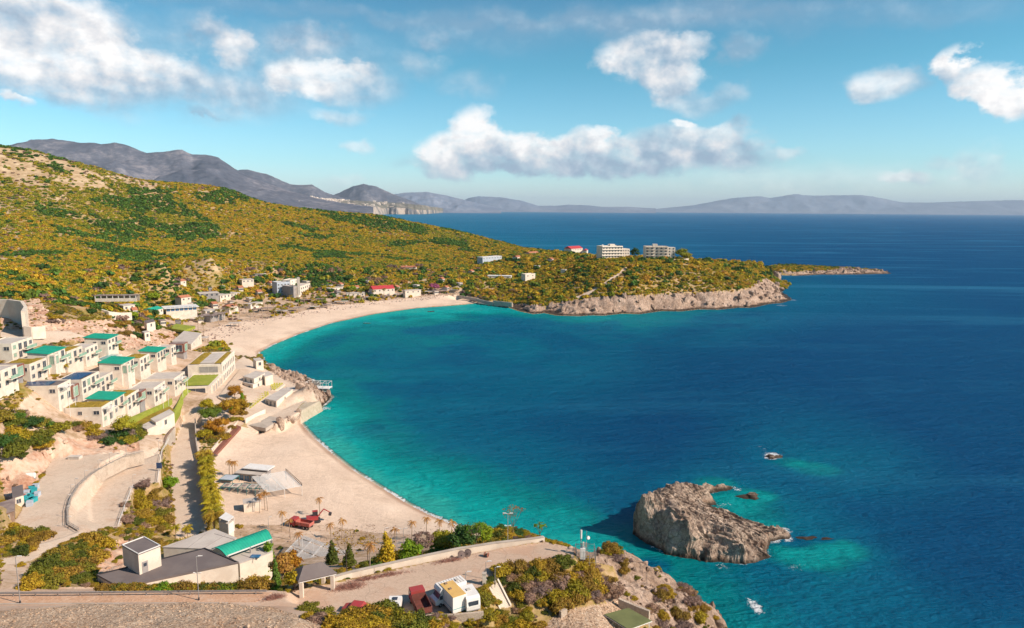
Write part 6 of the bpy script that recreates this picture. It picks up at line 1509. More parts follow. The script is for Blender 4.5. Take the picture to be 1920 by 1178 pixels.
# more small houses packed between the beach and the slope
for k, (x_, y_, z, w_, d_, h_, wc, rc, lab) in enumerate([(352, 578, 14, 18, 6, 3.2, m_cream, m_canopy, 'flat cream house behind the blue glazed one'), (372, 606, 8, 14, 6, 3, m_white, m_roofl, 'small flat house beside the green court'), (400, 579, 9, 16, 7, 3.2, m_cream, m_tile, 'cream house below the grey concrete shell'),
        (432, 574, 8.5, 14, 6, 3, m_white, m_roofg, 'white cottage below the five windowed house'), (468, 568, 8, 18, 7, 3.4, m_cream, m_roofl, 'flat cream house left of the three storey block'), (484, 556, 10, 16, 7, 3.6, m_white, m_tile, 'tiled white house left of the three storey block'), (448, 548, 13, 16, 7, 3.4, m_cream, m_tile, 'tiled cream house on the slope above the palms'),
        (415, 545, 15, 13, 7, 3.2, m_white, m_roofl, 'little white house above the concrete shell'), (392, 548, 15, 12, 6, 3, m_grey, m_roofg, 'grey hut above the concrete shell'), (508, 538, 13, 12, 6, 3.2, m_white, m_tile, 'tiled house left of the hotel block'), (575, 536, 12, 14, 7, 3.6, m_cream, m_roofl, 'cream house right of the hotel tower'),
        (632, 553, 7, 14, 6, 3, m_grey, m_canopy, 'brown roofed hut right of the dark cypress'), (668, 546, 9, 15, 6, 3.2, m_cream, m_tile, 'tiled house behind the cream beach building'), (690, 534, 12, 13, 6, 3.2, m_white, m_roofl, 'white house beside the biggest leafless tree'), (745, 545, 9, 14, 6, 3, m_cream, m_tile, 'tiled cottage right of the red roofed hall'),
        (782, 542, 10, 14, 6, 3.2, m_white, m_roofl, 'white cottage beside the pink blossom'), (815, 553, 6, 16, 6, 3, m_cream, m_canopy, 'low brown roofed house near the beach end'), (838, 546, 8, 13, 6, 3, m_white, m_tile, 'small tiled house near the beach end'), (862, 538, 10, 12, 6, 3, m_cream, m_roofl, 'cream cottage above the beach end'),
        (830, 530, 13, 12, 6, 3, m_white, m_tile, 'tiled cottage in the golden scrub behind the beach end'), (885, 515, 18, 13, 6, 3, m_cream, m_tile, 'tiled cottage on the slope left of the long white roof'), (640, 540, 11, 12, 6, 3, m_cream, m_tile, 'tiled cottage behind the dark cypress'), (302, 612, 15, 12, 5, 2.8, m_white, m_canopy, 'brown roofed white hut left of the blank building'),
        (250, 592, 22, 11, 5, 2.8, m_cream, m_tile, 'tiled hut below the white ruin'), (330, 612, 11, 12, 5, 2.8, m_grey, m_roofg, 'grey hut left of the green court'), (1035, 492, 30, 12, 7, 3, m_white, m_tile, 'tiled cottage on the isthmus left of the hotel'), (1010, 505, 25, 12, 6, 3, m_cream, m_roofl, 'flat cottage in the golden scrub of the isthmus'), (1060, 512, 26, 10, 5, 2.6, m_white, m_roofl, 'small white cottage left of the pale track')]):
    q_ = G(x_, y_); s_ = P(x_+5, y_, q_.z); a_ = P(x_, y_, q_.z)
    house((x_, y_), (x_+w_*FPX/1300*.55*620/max(q_.y, 1), y_-.4), q_.z, d_, h_+.6, lab, wall=wc, roof='gable' if rc is m_tile else 'flat', rm=rc, nw=3, tilt=rnd.uniform(5, 30), group='small houses of the village')
# beach canopies
for k, (x_, y_, w_) in enumerate([(345, 625, 11), (378, 640, 8), (410, 592, 9), (440, 612, 8), (500, 583, 9), (528, 588, 10), (552, 583, 8), (590, 580, 8), (612, 577, 7), (640, 570, 12), (668, 566, 8), (695, 562, 10), (722, 560, 9), (750, 556, 11), (778, 553, 9), (806, 551, 10), (832, 549, 8), (852, 548, 7), (575, 567, 10), (512, 570, 9), (482, 585, 8), (625, 558, 9), (600, 565, 7)]):
    g = G(x_, y_); t_ = empty('beach_canopy', (g.x, g.y, g.z), rnd.uniform(-.15, .35), '%s %s shade canopy %s' % (('wide', 'narrow')[w_ < 9], ('brown', 'pale')[k % 2], 'below the green court' if x_ < 400 else 'among the tall palms' if x_ < 505 else 'in front of the white hotel' if x_ < 585 else 'below the dark cypress' if x_ < 660 else 'before the red roofed hall' if x_ < 760 else 'near the start of the pier'), 'canopy', 'shade canopies behind the far beach')
    B().box(-w_/2, -2.5, 2.4, w_/2, 2.5, 2.6).make('roof', (m_canopy, m_roofl)[k % 2], t_)
    for i in (-1, 0, 1):
        for s in (-1, 1): B().box(i*(w_/2-.2)-.08, s*2.3-.08, -1, i*(w_/2-.2)+.08, s*2.3+.08, 2.39).make('post', m_wood, t_)
# ---- two blocks on the headland
hh = house((1129, 485), (1172, 486), 38.6, 14, 12.5, 'white four storey hotel with balconies on the headland top', roof='parapet', nw=7, floors=4, fh=3.1, wsz=(1.3, 1.3), cat='hotel', name='hilltop_hotel', side=False, tilt=32)
Lh = (P(1172, 488, 37.5)-P(1129, 487, 37.5)).length
B().box(Lh, 1, -4, Lh+9, 13, 10).make('wing', m_white, hh)
for f_ in range(4):
    B().box(-.4, -1.0, 3.0+3.1*f_-.15, Lh+.2, 0, 3.0+3.1*f_+.02).make('balcony', m_wht, hh)
for f_ in range(3):
    for k in range(3): window(hh, 'y', Lh+1.6+k*2.8, 1.2+3.1*f_, 1.2, 1.4, off=1)
B().box(Lh*.45, 4, 12.5, Lh*.45+6, 9, 15).make('roof_room', m_white, hh)
for k in range(2): B().tube((3+k*7, 6, 12.6), (3+k*7, 6, 14.6), .8, .8, 10).make('water_tank', m_wht, hh)
hb = house((1209, 485), (1250, 487), 38.6, 13, 12.5, 'beige four storey block with dark balconies on the headland top', wall=m_cream, roof='parapet', nw=5, floors=4, fh=3.1, wsz=(2.0, 1.7), cat='apartment block', name='hilltop_block', side=False, tilt=32)
Lb = (P(1250, 489, 37.5)-P(1209, 487, 37.5)).length
B().box(Lb, 2, -4, Lb+8, 12, 12).make('wing', m_white, hb); B().box(Lb*.35, 3, 12.5, Lb*.35+5, 8, 15.5).make('roof_room', m_cream, hb)
for f_ in range(4):
    for k in range(2): window(hb, 'y', Lb+2+k*4, 1+3.0*f_, 1.2, 1.5, off=2)
    B().box(1, -1.2, 3.0+3.1*f_-.15, Lb*.45, 0, 3.0+3.1*f_+.02).make('balcony', m_cream, hb); B().box(Lb*.55, -1.2, 3.0+3.1*f_-.15, Lb-.6, 0, 3.0+3.1*f_+.02).make('balcony', m_cream, hb)
wall_line('field_wall', 'pale terrace wall under the beige block on the headland', [(1262, 492, 36), (1290, 490, 36)], 3, 1, m_cream)
# ---------------------------------------------------------------- foreground buildings
gr, loc, H = flat_block('flat_roofed_house', 'house', 'large low house with a wide grey felt roof behind the guardrail', [(181, 1080), (384, 1030), (448, 1057), (225, 1104)], 26, 21.5, m_white, m_roofg, .18, 1.0)
gr_c = gr.location.copy()
for i in range(4):                                                  # raised edge of the roof
    a, b_ = Vector(loc[i]), Vector(loc[(i+1) % 4]); d = (b_-a).normalized(); n_ = Vector((-d.y, d.x))*.22
    B().prism([(a.x, a.y), (b_.x, b_.y), (b_.x+n_.x-d.x*.22, b_.y+n_.y-d.y*.22), (a.x+n_.x+d.x*.22, a.y+n_.y+d.y*.22)], H+.181, H+.34).make('roof_edge', m_dark if i in (1, 2) else m_roofg, gr)
fe = front_edge(loc)
a, b_ = Vector(loc[fe]), Vector(loc[(fe+1) % 4]); d = (b_-a)
for k in range(9):
    p = a+d*((k+.6)/9.4); B().box(p.x-.08, p.y-.35, -1, p.x+.08, p.y-.2, H-.3).make('post', m_dark, gr)
pf_, pl_, pr_ = P(262, 1078, 26.2), P(232, 1060, 26.2), P(303, 1061, 26.2); c4 = pl_+pr_-pf_
cc_ = (pf_+pl_+pr_+c4)/4; rc_ = empty('roof_cabin', (cc_.x, cc_.y, 26.185), 0, 'white cube shaped cabin with a dark door on the grey roof', 'cabin')
cl = ccw([(q.x-cc_.x, q.y-cc_.y) for q in (pf_, pr_, c4, pl_)]); B().prism(cl, 0, 3.7).make('wall', m_white, rc_)
B().prism(shrink(cl, 1.03), 3.7, 3.85).make('roof', m_roofg, rc_)
for i in range(4):
    a, b_ = Vector(cl[i])*1.03, Vector(cl[(i+1) % 4])*1.03; d = (b_-a).normalized(); n_ = Vector((-d.y, d.x))*.15
    B().prism([(a.x, a.y), (b_.x, b_.y), (b_.x+n_.x, b_.y+n_.y), (a.x+n_.x, a.y+n_.y)], 3.851, 4.0).make('roof_edge', m_wht, rc_)
d = (pr_-pf_); q = pf_-cc_+d*.26; ang = math.atan2(d.y, d.x)
dr_ = B().box(-.5, -.06, 0, .5, 0, 2.1).make('door', m_grey, rc_); dr_.location = (q.x, q.y, .02); dr_.rotation_euler = (0, 0, ang)
B().box(-.28, -.09, 1.2, .28, -.065, 1.8).make('pane', m_glass, dr_); B().box(.3, -.1, 1.0, .4, -.06, 1.1).make('handle', m_steel, dr_)
lr, loc, H = flat_block('flat_roofed_house', 'house', 'white house with a pale folded roof behind the grey roofed one', [(305, 1027), (384, 1030), (400, 1032), (444, 1010), (402, 993)], 25.2, 8, m_white, m_roofl, .15, 1.01)
for (x0, y0, x1, y1) in ((322, 1024, 368, 1002), (352, 1028, 388, 1000), (381, 1029, 424, 1003), (402, 1001, 440, 1012)):
    a, b_ = P(x0, y0, 25.35)-lr.location, P(x1, y1, 25.35)-lr.location
    B().tube((a.x, a.y, H+.16), (b_.x, b_.y, H+.16), .06, .06, 4).make('seam', m_grey, lr)
wr, loc, H = flat_block('flat_roofed_house', 'house', 'white walled wing under and beside the curved green roof', [(428, 1044), (506, 1014), (512, 1036), (449, 1058)], 24.2, 6.5, m_white, m_roofl, .15, 1.0)
for (x0, y0, x1, y1) in ((452, 1040, 482, 1050), (480, 1026, 500, 1038)):
    a, b_ = P(x0, y0, 24.35)-wr.location, P(x1, y1, 24.35)-wr.location; B().tube((a.x, a.y, H+.16), (b_.x, b_.y, H+.16), .07, .07, 4).make('seam', m_grey, wr)
pz = P(470, 1046, 24.4)-wr.location; B().box(pz.x-.1, pz.y, H+.15, pz.x+1.6, pz.y+1, H+.35).make('skylight', m_bglass, wr)
i = front_edge(loc); edge_windows(wr, loc, (i) % 4, H, 3, 1.2, 2.2, glass=m_gglass, k=.985, z=H-5)
# curved green roof
e1a, e1b, e2a, e2b = P(397, 1034, 25.6), P(495, 998, 25.6), P(425, 1044, 25.4), P(511, 1012, 25.4)
c_ = (e1a+e1b+e2a+e2b)/4; gb = empty('curved_green_roof', c_, 0, 'long curved green metal roof over the pale house', 'roof'); V, F = [], []; nu, nv = 18, 9
for i in range(nu+1):
    for j in range(nv+1):
        u, v = i/nu, j/nv; p = (e1a*(1-u)+e1b*u)*(1-v)+(e2a*(1-u)+e2b*u)*v-c_; p.z += 1.0*math.sin(math.pi*min(1, v*.85+.15))+.1
        V.append(tuple(p))
m0 = len(V); V += [(x, y, z-.15) for x, y, z in V]
for i in range(nu):
    for j in range(nv):
        o = i*(nv+1)+j; F.append((o, o+1, o+nv+2, o+nv+1)); F.append((m0+o, m0+o+nv+1, m0+o+nv+2, m0+o+1))
for i in range(nu): F.append((i*(nv+1)+nv, m0+i*(nv+1)+nv, m0+(i+1)*(nv+1)+nv, (i+1)*(nv+1)+nv)); F.append((i*(nv+1), (i+1)*(nv+1), m0+(i+1)*(nv+1), m0+i*(nv+1)))
for j in range(nv): F.append((j, m0+j, m0+j+1, j+1)); F.append((nu*(nv+1)+j, nu*(nv+1)+j+1, m0+nu*(nv+1)+j+1, m0+nu*(nv+1)+j))
link_mesh('roof_shell', V, F, m_green, gb)
for i in range(0, nu+1):
    b = B()
    for j in range(nv): b.tube(V[i*(nv+1)+j], V[i*(nv+1)+j+1], .05, .05, 4)
    b.make('seam', m_green, gb)
ed = B()
for i in range(nu): ed.tube(V[i*(nv+1)+nv], V[(i+1)*(nv+1)+nv], .13, .13, 4)
ed.make('eaves', m_wht, gb)
for u in (0.02, .5, .98):
    p = e2a*(1-u)+e2b*u-c_; B().box(p.x-.12, p.y-.12, -19, p.x+.12, p.y+.12, .1).make('post', m_grey, gb)
# slatted white tower
tw, loc, H = flat_block('slatted_tower', 'tower', 'small white tower with a slatted top at the end of the palm row', [(412, 978), (424, 968), (438, 976), (428, 984)], 12.6, 6.5, m_white, m_roofl, .1, 1.0)
for k in range(6): B().prism(shrink(loc, 1.06), H-.5-k*.4, H-.35-k*.4).make('slat', m_wht, tw)
for i, q in enumerate(shrink(loc, 1.04)): B().box(q[0]-.08, q[1]-.08, H-2.8, q[0]+.08, q[1]+.08, H+.9).make('post', m_wht, tw)
B().prism(shrink(loc, 1.1), H+.9, H+1.0).make('canopy', m_wht, tw)
# ---- white pergola lattice
T_, L_, R_ = P(566, 1005, 10.5), P(502, 1072, 10.5), P(650, 1036, 10.5)
pg = empty('pergola', T_, 0, 'large white timber pergola lattice behind the gazebo', 'pergola'); u_, v_ = L_-T_, R_-T_
def pg_beam(p, q, w_, z0, z1, nm):
    d = (q-p); n_ = Vector((-d.y, d.x, 0)).normalized()*w_/2
    B().prism(ccw([(p.x+n_.x, p.y+n_.y), (p.x-n_.x, p.y-n_.y), (q.x-n_.x, q.y-n_.y), (q.x+n_.x, q.y+n_.y)]), z0, z1).make(nm, m_wht, pg)
for k in range(5): pg_beam(v_*k/4, u_+v_*k/4, .22, 0, .28, 'beam')
for k in range(5): pg_beam(u_*k/4, v_+u_*k/4, .18, -.2, -.003, 'crossbeam')
nsl = 56
for k in range(nsl):
    if k % 14 in (5,) : continue
    pg_beam(u_*(k+.5)/nsl, u_*(k+.5)/nsl+v_, .10, .285, .36, 'slat')
for i in range(5):
    for j in range(5):
        if i in (0, 4) or j in (0, 4) or (i+j) % 2 == 0:
            q = u_*i/4+v_*j/4; B().box(q.x-.1, q.y-.1, -8, q.x+.1, q.y+.1, -.21).make('post', m_wht, pg)
# ---- gazebo
GZ = 28.6+3.0; ps = [P(545, 1071, GZ), P(559, 1091, GZ), P(632, 1074, GZ), P(610, 1058, GZ)]; c_ = sum(ps, Vector())/4
gz = empty('gazebo', (c_.x, c_.y, 28.6), 0, 'open gazebo with a dark hipped roof on square cream pillars', 'gazebo'); pl = ccw([(p.x-c_.x, p.y-c_.y) for p in ps])
def hip(pl, z0, z1, k_=.42, name='roof', m=None, parent=None, t=.18):
    pl = [Vector((p[0], p[1], 0)) for p in pl]; e = [(pl[(i+1) % 4]-pl[i]).length for i in range(4)]; s = 0 if e[0] < e[1] else 1
    ma, mb = (pl[s]+pl[(s+1) % 4])/2, (pl[(s+2) % 4]+pl[(s+3) % 4])/2; c0 = (ma+mb)/2; ra, rb = ma+(c0-ma)*k_*1.2, mb+(c0-mb)*k_*1.2
    V = [(p.x, p.y, z0) for p in pl]+[(p.x, p.y, z0-t) for p in pl]+[(ra.x, ra.y, z1), (rb.x, rb.y, z1)]
    i0, i1, i2, i3 = s, (s+1) % 4, (s+2) % 4, (s+3) % 4
    F = [(i0, i1, 8), (i1, i2, 9, 8), (i2, i3, 9), (i3, i0, 8, 9), (7, 6, 5, 4)]+[(i, 4+i, 4+(i+1) % 4, (i+1) % 4) for i in range(4)]
    return link_mesh(name, V, F, m, parent)
hip(pl, 3.0, 4.5, name='roof', m=m_roofg, parent=gz)
B().prism(shrink(pl, .97), 2.66, 2.8).make('ceiling', m_wht, gz)
for q in shrink(pl, .80): B().box(q[0]-.28, q[1]-.28, -.6, q[0]+.28, q[1]+.28, 2.65).make('pillar', m_cream, gz)
# ---- green canopy at the bottom edge
CZ = 23.5; ps = [P(1133, 1152, CZ), P(1178, 1140, CZ), P(1222, 1164, CZ), P(1178, 1180, CZ)]; c_ = sum(ps, Vector())/4
cn = empty('shade_canopy', (c_.x, c_.y, CZ-3), 0, 'flat olive green canopy with white posts at the bottom edge', 'canopy'); pl = ccw([(p.x-c_.x, p.y-c_.y) for p in ps])
B().prism(pl, 2.9, 3.02).make('roof', mat('olive_canvas', (.17, .18, .07), (.13, .14, .055), scale=.4), cn); B().prism(shrink(pl, 1.02), 2.78, 2.895).make('rim', m_wht, cn)
for q in shrink(pl, .9): B().box(q[0]-.07, q[1]-.07, -2, q[0]+.07, q[1]+.07, 2.77).make('post', m_wht, cn)
bn = empty('waste_bin', (c_.x-3.5, c_.y-1.4, CZ-2.6), .3, 'green bin beside the olive canopy', 'bin'); B().box(-.4, -.3, 0, .4, .3, 1.1).make('body', m_teal, bn); B().box(-.43, -.33, 1.1, .43, .33, 1.2).make('lid', m_green, bn)
# ---- flight of stone steps
sa_, sb_ = P(921, 1088, 28.5), P(948, 1142, 25.6); d = (sb_-sa_); n_ = Vector((-d.y, d.x, 0)).normalized(); ns = 20
stp = empty('stone_steps', sa_, 0, 'long straight flight of pale stone steps below the terrace', 'steps')
for k in range(ns):
    p0_ = d*k/ns; p1_ = d*(k+1)/ns; z0_ = d.z*k/ns; w_ = n_*.85
    B().prism(ccw([(p0_.x+w_.x, p0_.y+w_.y), (p0_.x-w_.x, p0_.y-w_.y), (p1_.x-w_.x, p1_.y-w_.y), (p1_.x+w_.x, p1_.y+w_.y)]), z0_-1.6, z0_+.06).make('step', m_cream, stp)
for s_, nm in ((1, 'side_wall'), (-1, 'side_wall')):
    w0, w1 = n_*.88*s_, n_*1.15*s_; q = [(w0.x, w0.y), (w1.x, w1.y), (w1.x+d.x, w1.y+d.y), (w0.x+d.x, w0.y+d.y)]
    o_ = ccw(q); zz = [(.45 if abs(p[0]-w0.x)+abs(p[1]-w0.y) < .5 or abs(p[0]-w1.x)+abs(p[1]-w1.y) < .5 else .45+d.z) for p in o_]
    B().prism(o_, [z-2.2 for z in zz], zz).make(nm, m_cream, stp)
for (px_, py_, lab) in ((908, 1096, 'cream gate pillar at the top of the stone steps'),):
    p = P(px_, py_, 28.6); t_ = empty('gate_pillar', p, 0, lab, 'pillar'); B().box(-.3, -.3, -1, .3, .3, 1.9).make('shaft', m_cream, t_); B().box(-.38, -.38, 1.9, .38, .38, 2.05).make('cap', m_conc, t_)

# ---------------------------------------------------------------- beach bar
bk, loc, H = flat_block('kiosk', 'kiosk', 'plain white kiosk box in front of the beach bar', [(450, 938), (472, 936), (490, 934), (458, 944)], 6.6, 3.0, m_white, m_roofl, .12, 1.03) if False else (None, None, None)
kp = P(458, 967, 3.6); kq = P(490, 962, 3.6); d = kq-kp; rzk = math.atan2(d.y, d.x); Lk = d.length
kk = empty('kiosk', kp, rzk, 'plain white kiosk box in front of the beach bar', 'kiosk'); B().box(0, 0, -1, Lk, 3.4, 3.4).make('wall', m_white, kk); B().box(-.1, -.1, 3.4, Lk+.1, 3.5, 3.55).make('roof', m_roofl, kk)
B().box(Lk*.62, -.03, 0, Lk*.64, -.005, 3.3).make('joint', m_grey, kk)
bar = empty('beach_bar', P(440, 905, 3.4), R(-12), 'beach bar with a white slab roof and teal framed sun panels', 'beach bar')
B().box(0, 0, 3.0, 9.5, 7.5, 3.3).make('roof', m_roofl, bar); B().box(1.5, 2.2, 3.9, 10.5, 6.5, 4.15).make('upper_roof', m_wht, bar); B().box(2, 2.6, 3.31, 10, 6.2, 3.89).make('clerestory', m_roofg, bar)
B().box(.8, 1.0, -1, 8.8, 6.8, 2.99).make('wall', m_grey, bar)
for k in range(4): window(bar, 'y', 1.8+k*2.0, .6, 1.5, 1.7, off=1.0, glass=m_bglass)
tf = mat('dark_teal_steel', (.06, .20, .20), (.04, .15, .15), rough=.5)
fr_ = empty('sun_frame', P(414, 930, 3.4), R(-4), 'teal steel frame with louvre panels in front of the beach bar', 'pergola')
for (x0, y0, x1, y1) in [(0, 0, 13.5, 3.2)]:
    for y in (y0, y1): B().box(x0, y-.08, 2.7, x1, y+.08, 2.86).make('beam', tf, fr_)
    for k in range(6): B().box(k*2.7-.08, y0+.081, 2.7, k*2.7+.08, y1-.081, 2.86).make('crossbeam', tf, fr_)
    for k in range(6):
        for y in (y0, y1): B().box(k*2.7-.07, y-.07, -.8, k*2.7+.07, y+.07, 2.69).make('post', tf, fr_)
    for k in range(5):
        if k == 1 or True: B().box(k*2.7+.35, y0+.35, 2.87, k*2.7+2.35, y1-.35, 2.93).make('louvre_panel', m_frame if k % 2 else m_conc, fr_)
        B().box(k*2.7+.75, y0+.9, 2.935, k*2.7+1.9, y1-.9, 2.97).make('louvre', m_canopy, fr_)
fr2 = empty('sun_frame', P(412, 915, 3.4), R(-8), 'blue white louvred frame on the left of the beach bar', 'pergola')
B().box(0, 0, 2.7, 4.4, 4.0, 2.8).make('panel', m_blueg, fr2)
for (x, y) in ((0, 0), (4.3, 0), (0, 3.9), (4.3, 3.9)): B().box(x, y, -.8, x+.1, y+.1, 2.69).make('post', tf, fr2)
for (x0, y0, x1, y1) in ((-.1, -.1, 4.5, 0), (-.1, 4.0, 4.5, 4.1), (-.1, 0, 0, 4), (4.4, 0, 4.5, 4)): B().box(x0, y0, 2.66, x1, y1, 2.86).make('beam', tf, fr2)
wp0, wp1, wp2 = P(500, 925, 6.2), P(566, 913, 6.2), P(497, 893, 6.2)
wpg = empty('slatted_pergola', wp0, 0, 'long white slatted pergola at the seaward side of the beach bar', 'pergola'); u_, v_ = wp1-wp0, P(535, 884, 6.2)-wp1
def bm2(p, q, w_, z0, z1, nm, m, par):
    d = (q-p); n_ = Vector((-d.y, d.x, 0)).normalized()*w_/2
    B().prism(ccw([(p.x+n_.x, p.y+n_.y), (p.x-n_.x, p.y-n_.y), (q.x-n_.x, q.y-n_.y), (q.x+n_.x, q.y+n_.y)]), z0, z1).make(nm, m, par)
for k in range(16): bm2(v_*(k+.5)/16, v_*(k+.5)/16+u_, .42, .18, .24, 'slat', m_wht, wpg)
for k in (0, 1, 2): bm2(u_*k/2, u_*k/2+v_, .14, 0, .17, 'beam', m_wht, wpg)
for k in (0, 1, 2):
    for j in (0, .5, 1):
        q = u_*k/2+v_*j; B().box(q.x-.07, q.y-.07, -4, q.x+.07, q.y+.07, -.01).make('post', m_wht, wpg)
gpost = empty('light_gantry', P(536, 884, 6.2), 0, 'dark beam hung with small lamps at the end of the bar pergola', 'lamp frame'); dv = P(566, 912, 6.2)-P(536, 884, 6.2)
B().tube((0, 0, .9), (dv.x, dv.y, .9), .08).make('beam', m_dark, gpost)
for u in (0, 1): B().tube((dv.x*u, dv.y*u, -4), (dv.x*u, dv.y*u, .9), .07).make('post', m_dark, gpost)
for k in range(14): q = dv*(k+.5)/14; B().tube((q.x, q.y, .15), (q.x, q.y, .45), .14).make('lamp', m_dark, gpost)

# ---------------------------------------------------------------- guardrail, lamps, mast, reels
gr_pts = [P(x, y, 30) for x, y in ((-80, 1120), (120, 1119), (300, 1117), (500, 1115))]
o0 = gr_pts[0]; gd = empty('guardrail', o0, 0, 'long galvanised guardrail along the coast road', 'guardrail')
for i in range(3):
    a, c_ = gr_pts[i]-o0, gr_pts[i+1]-o0; d = c_-a; n_ = Vector((-d.y, d.x, 0)).normalized()*.05
    for z0, z1, k_ in ((.50, .60, 1), (.60, .70, .3), (.70, .80, 1)):
        B().prism(ccw([(a.x+n_.x*k_, a.y+n_.y*k_), (a.x-n_.x*k_, a.y-n_.y*k_), (c_.x-n_.x*k_, c_.y-n_.y*k_), (c_.x+n_.x*k_, c_.y+n_.y*k_)]), z0, z1).make('rail', m_steel, gd)
Lg = sum((gr_pts[i+1]-gr_pts[i]).length for i in range(3)); npst = int(Lg/3.3)
for k in range(npst):
    q = gr_pts[0].lerp(gr_pts[3], (k+.5)/npst); q = q-o0; B().box(q.x-.06, q.y-.02, -.5, q.x+.06, q.y+.12, .62).make('post', m_steel, gd)
kb = B(); kpts = [P(x, y, 30) for x, y in ((-80, 1133), (120, 1132), (300, 1131), (430, 1131))]
for i in range(3):
    a, c_ = kpts[i], kpts[i+1]; kb.prism(ccw([(a.x, a.y), (a.x, a.y-.25), (c_.x, c_.y-.25), (c_.x, c_.y)]), 29.5, 30.13)
kb.make('kerb', m_conc)['kind'] = 'structure'
m_verge = earth_mat('dusty_pink_verge', [(.3, (.44, .24, .14)), (.5, (.56, .34, .22)), (.7, (.64, .46, .34))], .2, 1.6, bump=.5)
vg = B(); vpts = [P(x, y, 30) for x, y in ((-80, 1132), (120, 1131), (300, 1130), (480, 1129))]; vp2 = [P(x, y, 30) for x, y in ((-80, 1116), (120, 1115), (300, 1113), (510, 1111))]
for i in range(3): vg.prism(ccw([W2(vpts[i]), W2(vpts[i+1]), W2(vp2[i+1]), W2(vp2[i])]), 29.6, 30.06)
vg.make('verge', m_verge)['kind'] = 'structure'
def lamp_post(px, py, z, h, label, arms=1, name='lamp_post', mid=False, r=.07):
    t_ = empty(name, P(px, py, z), 0, label, 'lamp post'); B().tube((0, 0, -.5), (0, 0, h), r, r*.6, 8).make('pole', m_steel, t_); B().tube((0, 0, 0), (0, 0, .5), r*1.7, r*1.5, 8).make('base', m_dark, t_)
    for a in ((-1, 1) if arms == 2 else (1,)):
        hd = B().tube((0, 0, h-.02), (a*.45, 0, h+.12), .035).tube((a*.3, 0, h+.12), (a*.95, 0, h+.16), .10, .07).make('lamp_head', m_wht, t_)
    if mid:
        for a in (-1, 1): B().tube((0, 0, h*.62), (a*.45, 0, h*.62+.1), .04).tube((a*.35, 0, h*.62+.1), (a*.6, 0, h*.62+.1), .1).make('spot', m_wht, t_)
    return t_
lamp_post(38, 1132, 30, 7.6, 'tall street lamp at the left end of the guardrail', r=.08)
lamp_post(373, 1126, 30, 7.2, 'tall street lamp with side spots in front of the grey roof', mid=True, r=.08)
lamp_post(911, 1086, 28.6, 3.1, 'short street lamp at the top of the stone steps')
lamp_post(873, 1112, 28.6, 3.6, 'thin lamp post just behind the white motorhome')
lamp_post(928, 1096, 28.6, 3.0, 'short white post beside the large thicket')
lamp_post(952, 1023, 28.4, 6.2, 'tall double armed lamp beside the thin tree at the wall', arms=2, mid=True)
lamp_post(745, 1058, 14, 8.0, 'slim white lamp post behind the terrace wall, left one'); lamp_post(757, 1042, 12, 6.5, 'slim white lamp post behind the terrace wall, right one')
lamp_post(722, 1022, 5, 4.5, 'slim white pole on the sand edge of the yard')
lamp_post(504, 1000, 4.5, 4.5, 'bare white pole left of the red truck')
# car park lamps, one look
lp_n = 0
car_l = [(128, 992, 17.8), (126, 972, 17.8), (128, 950, 17.8), (134, 930, 17.8), (142, 918, 17.8), (160, 903, 17.8), (185, 882, 17.8), (206, 868, 17.8), (237, 855, 17.8)]
for k, (x, y, z) in enumerate(car_l):
    lamp_post(x, y, z, 2.9, 'low garden lamp on the parapet of the upper car park', r=.05)['group'] = 'low lamps round the car parks'
for (x, y, z) in [(250, 912, 14), (243, 935, 14), (232, 962, 14), (298, 845, 13.8), (306, 830, 13), (68, 748, 27), (193, 795, 18.5), (160, 800, 20)]:
    lamp_post(x, y, z, 3.2, 'low garden lamp beside the lower car park or villa path', r=.05)['group'] = 'low lamps round the car parks'
# parapet with railing between the two car parks
def railing(name, label, pts, h=1.0, step=2.0, m=None, group=None):
    w_ = [P(*p) for p in pts]; o0 = w_[0]; rt = empty(name, o0, 0, label, 'railing', group)
    for z in (h, h*.55):
        b = B()
        for i in range(len(w_)-1): b.tube(w_[i]-o0+Vector((0, 0, z)), w_[i+1]-o0+Vector((0, 0, z)), .045, .045, 4)
        b.make('rail', m or m_wht, rt)
    for i in range(len(w_)-1):
        a, c_ = w_[i]-o0, w_[i+1]-o0; n = max(1, int((c_-a).length/step))
        for k in range(n): q = a.lerp(c_, k/n); B().tube(q, q+Vector((0, 0, h)), .045, .045, 4).make('post', m or m_wht, rt)
    return rt
cp_line = [(148, 997), (128, 985), (127, 960), (132, 938), (146, 915), (170, 893), (200, 874), (235, 857), (268, 849)]
wall_line('parapet_wall', 'curved pale parapet wall between the two car parks', [(x, y, 17.9) for x, y in cp_line], .45, .5, m_stone, depth=3.5)
railing('railing', 'curved white railing round the upper car park', [(x, y, 18.35) for x, y in cp_line], .95, 2.2, m_steel)
railing('railing', 'white railing on the right side of the lower car park', [(222, 988, 13.9), (232, 960, 13.9), (245, 925, 13.9), (250, 915, 13.9)], 1.0, 2.0)
railing('railing', 'pale railing beside the steps above the promenade', [(296, 905, 13.8), (299, 880, 13.8), (303, 850, 13.8), (318, 825, 12)], 1.0, 1.6)
gt = empty('gate', P(174, 905, 14.2), R(25), 'white doorway frame standing in the wall between the car parks', 'gate'); B().box(0, 0, 0, .25, .25, 2.7).make('jamb', m_brown, gt); B().box(2.2, 0, 0, 2.45, .25, 2.7).make('jamb', m_brown, gt); B().box(.251, 0, .05, 2.199, .1, 2.6).make('panel', m_wht, gt); B().box(0, 0, 2.701, 2.45, .25, 2.9).make('lintel', m_wht, gt)
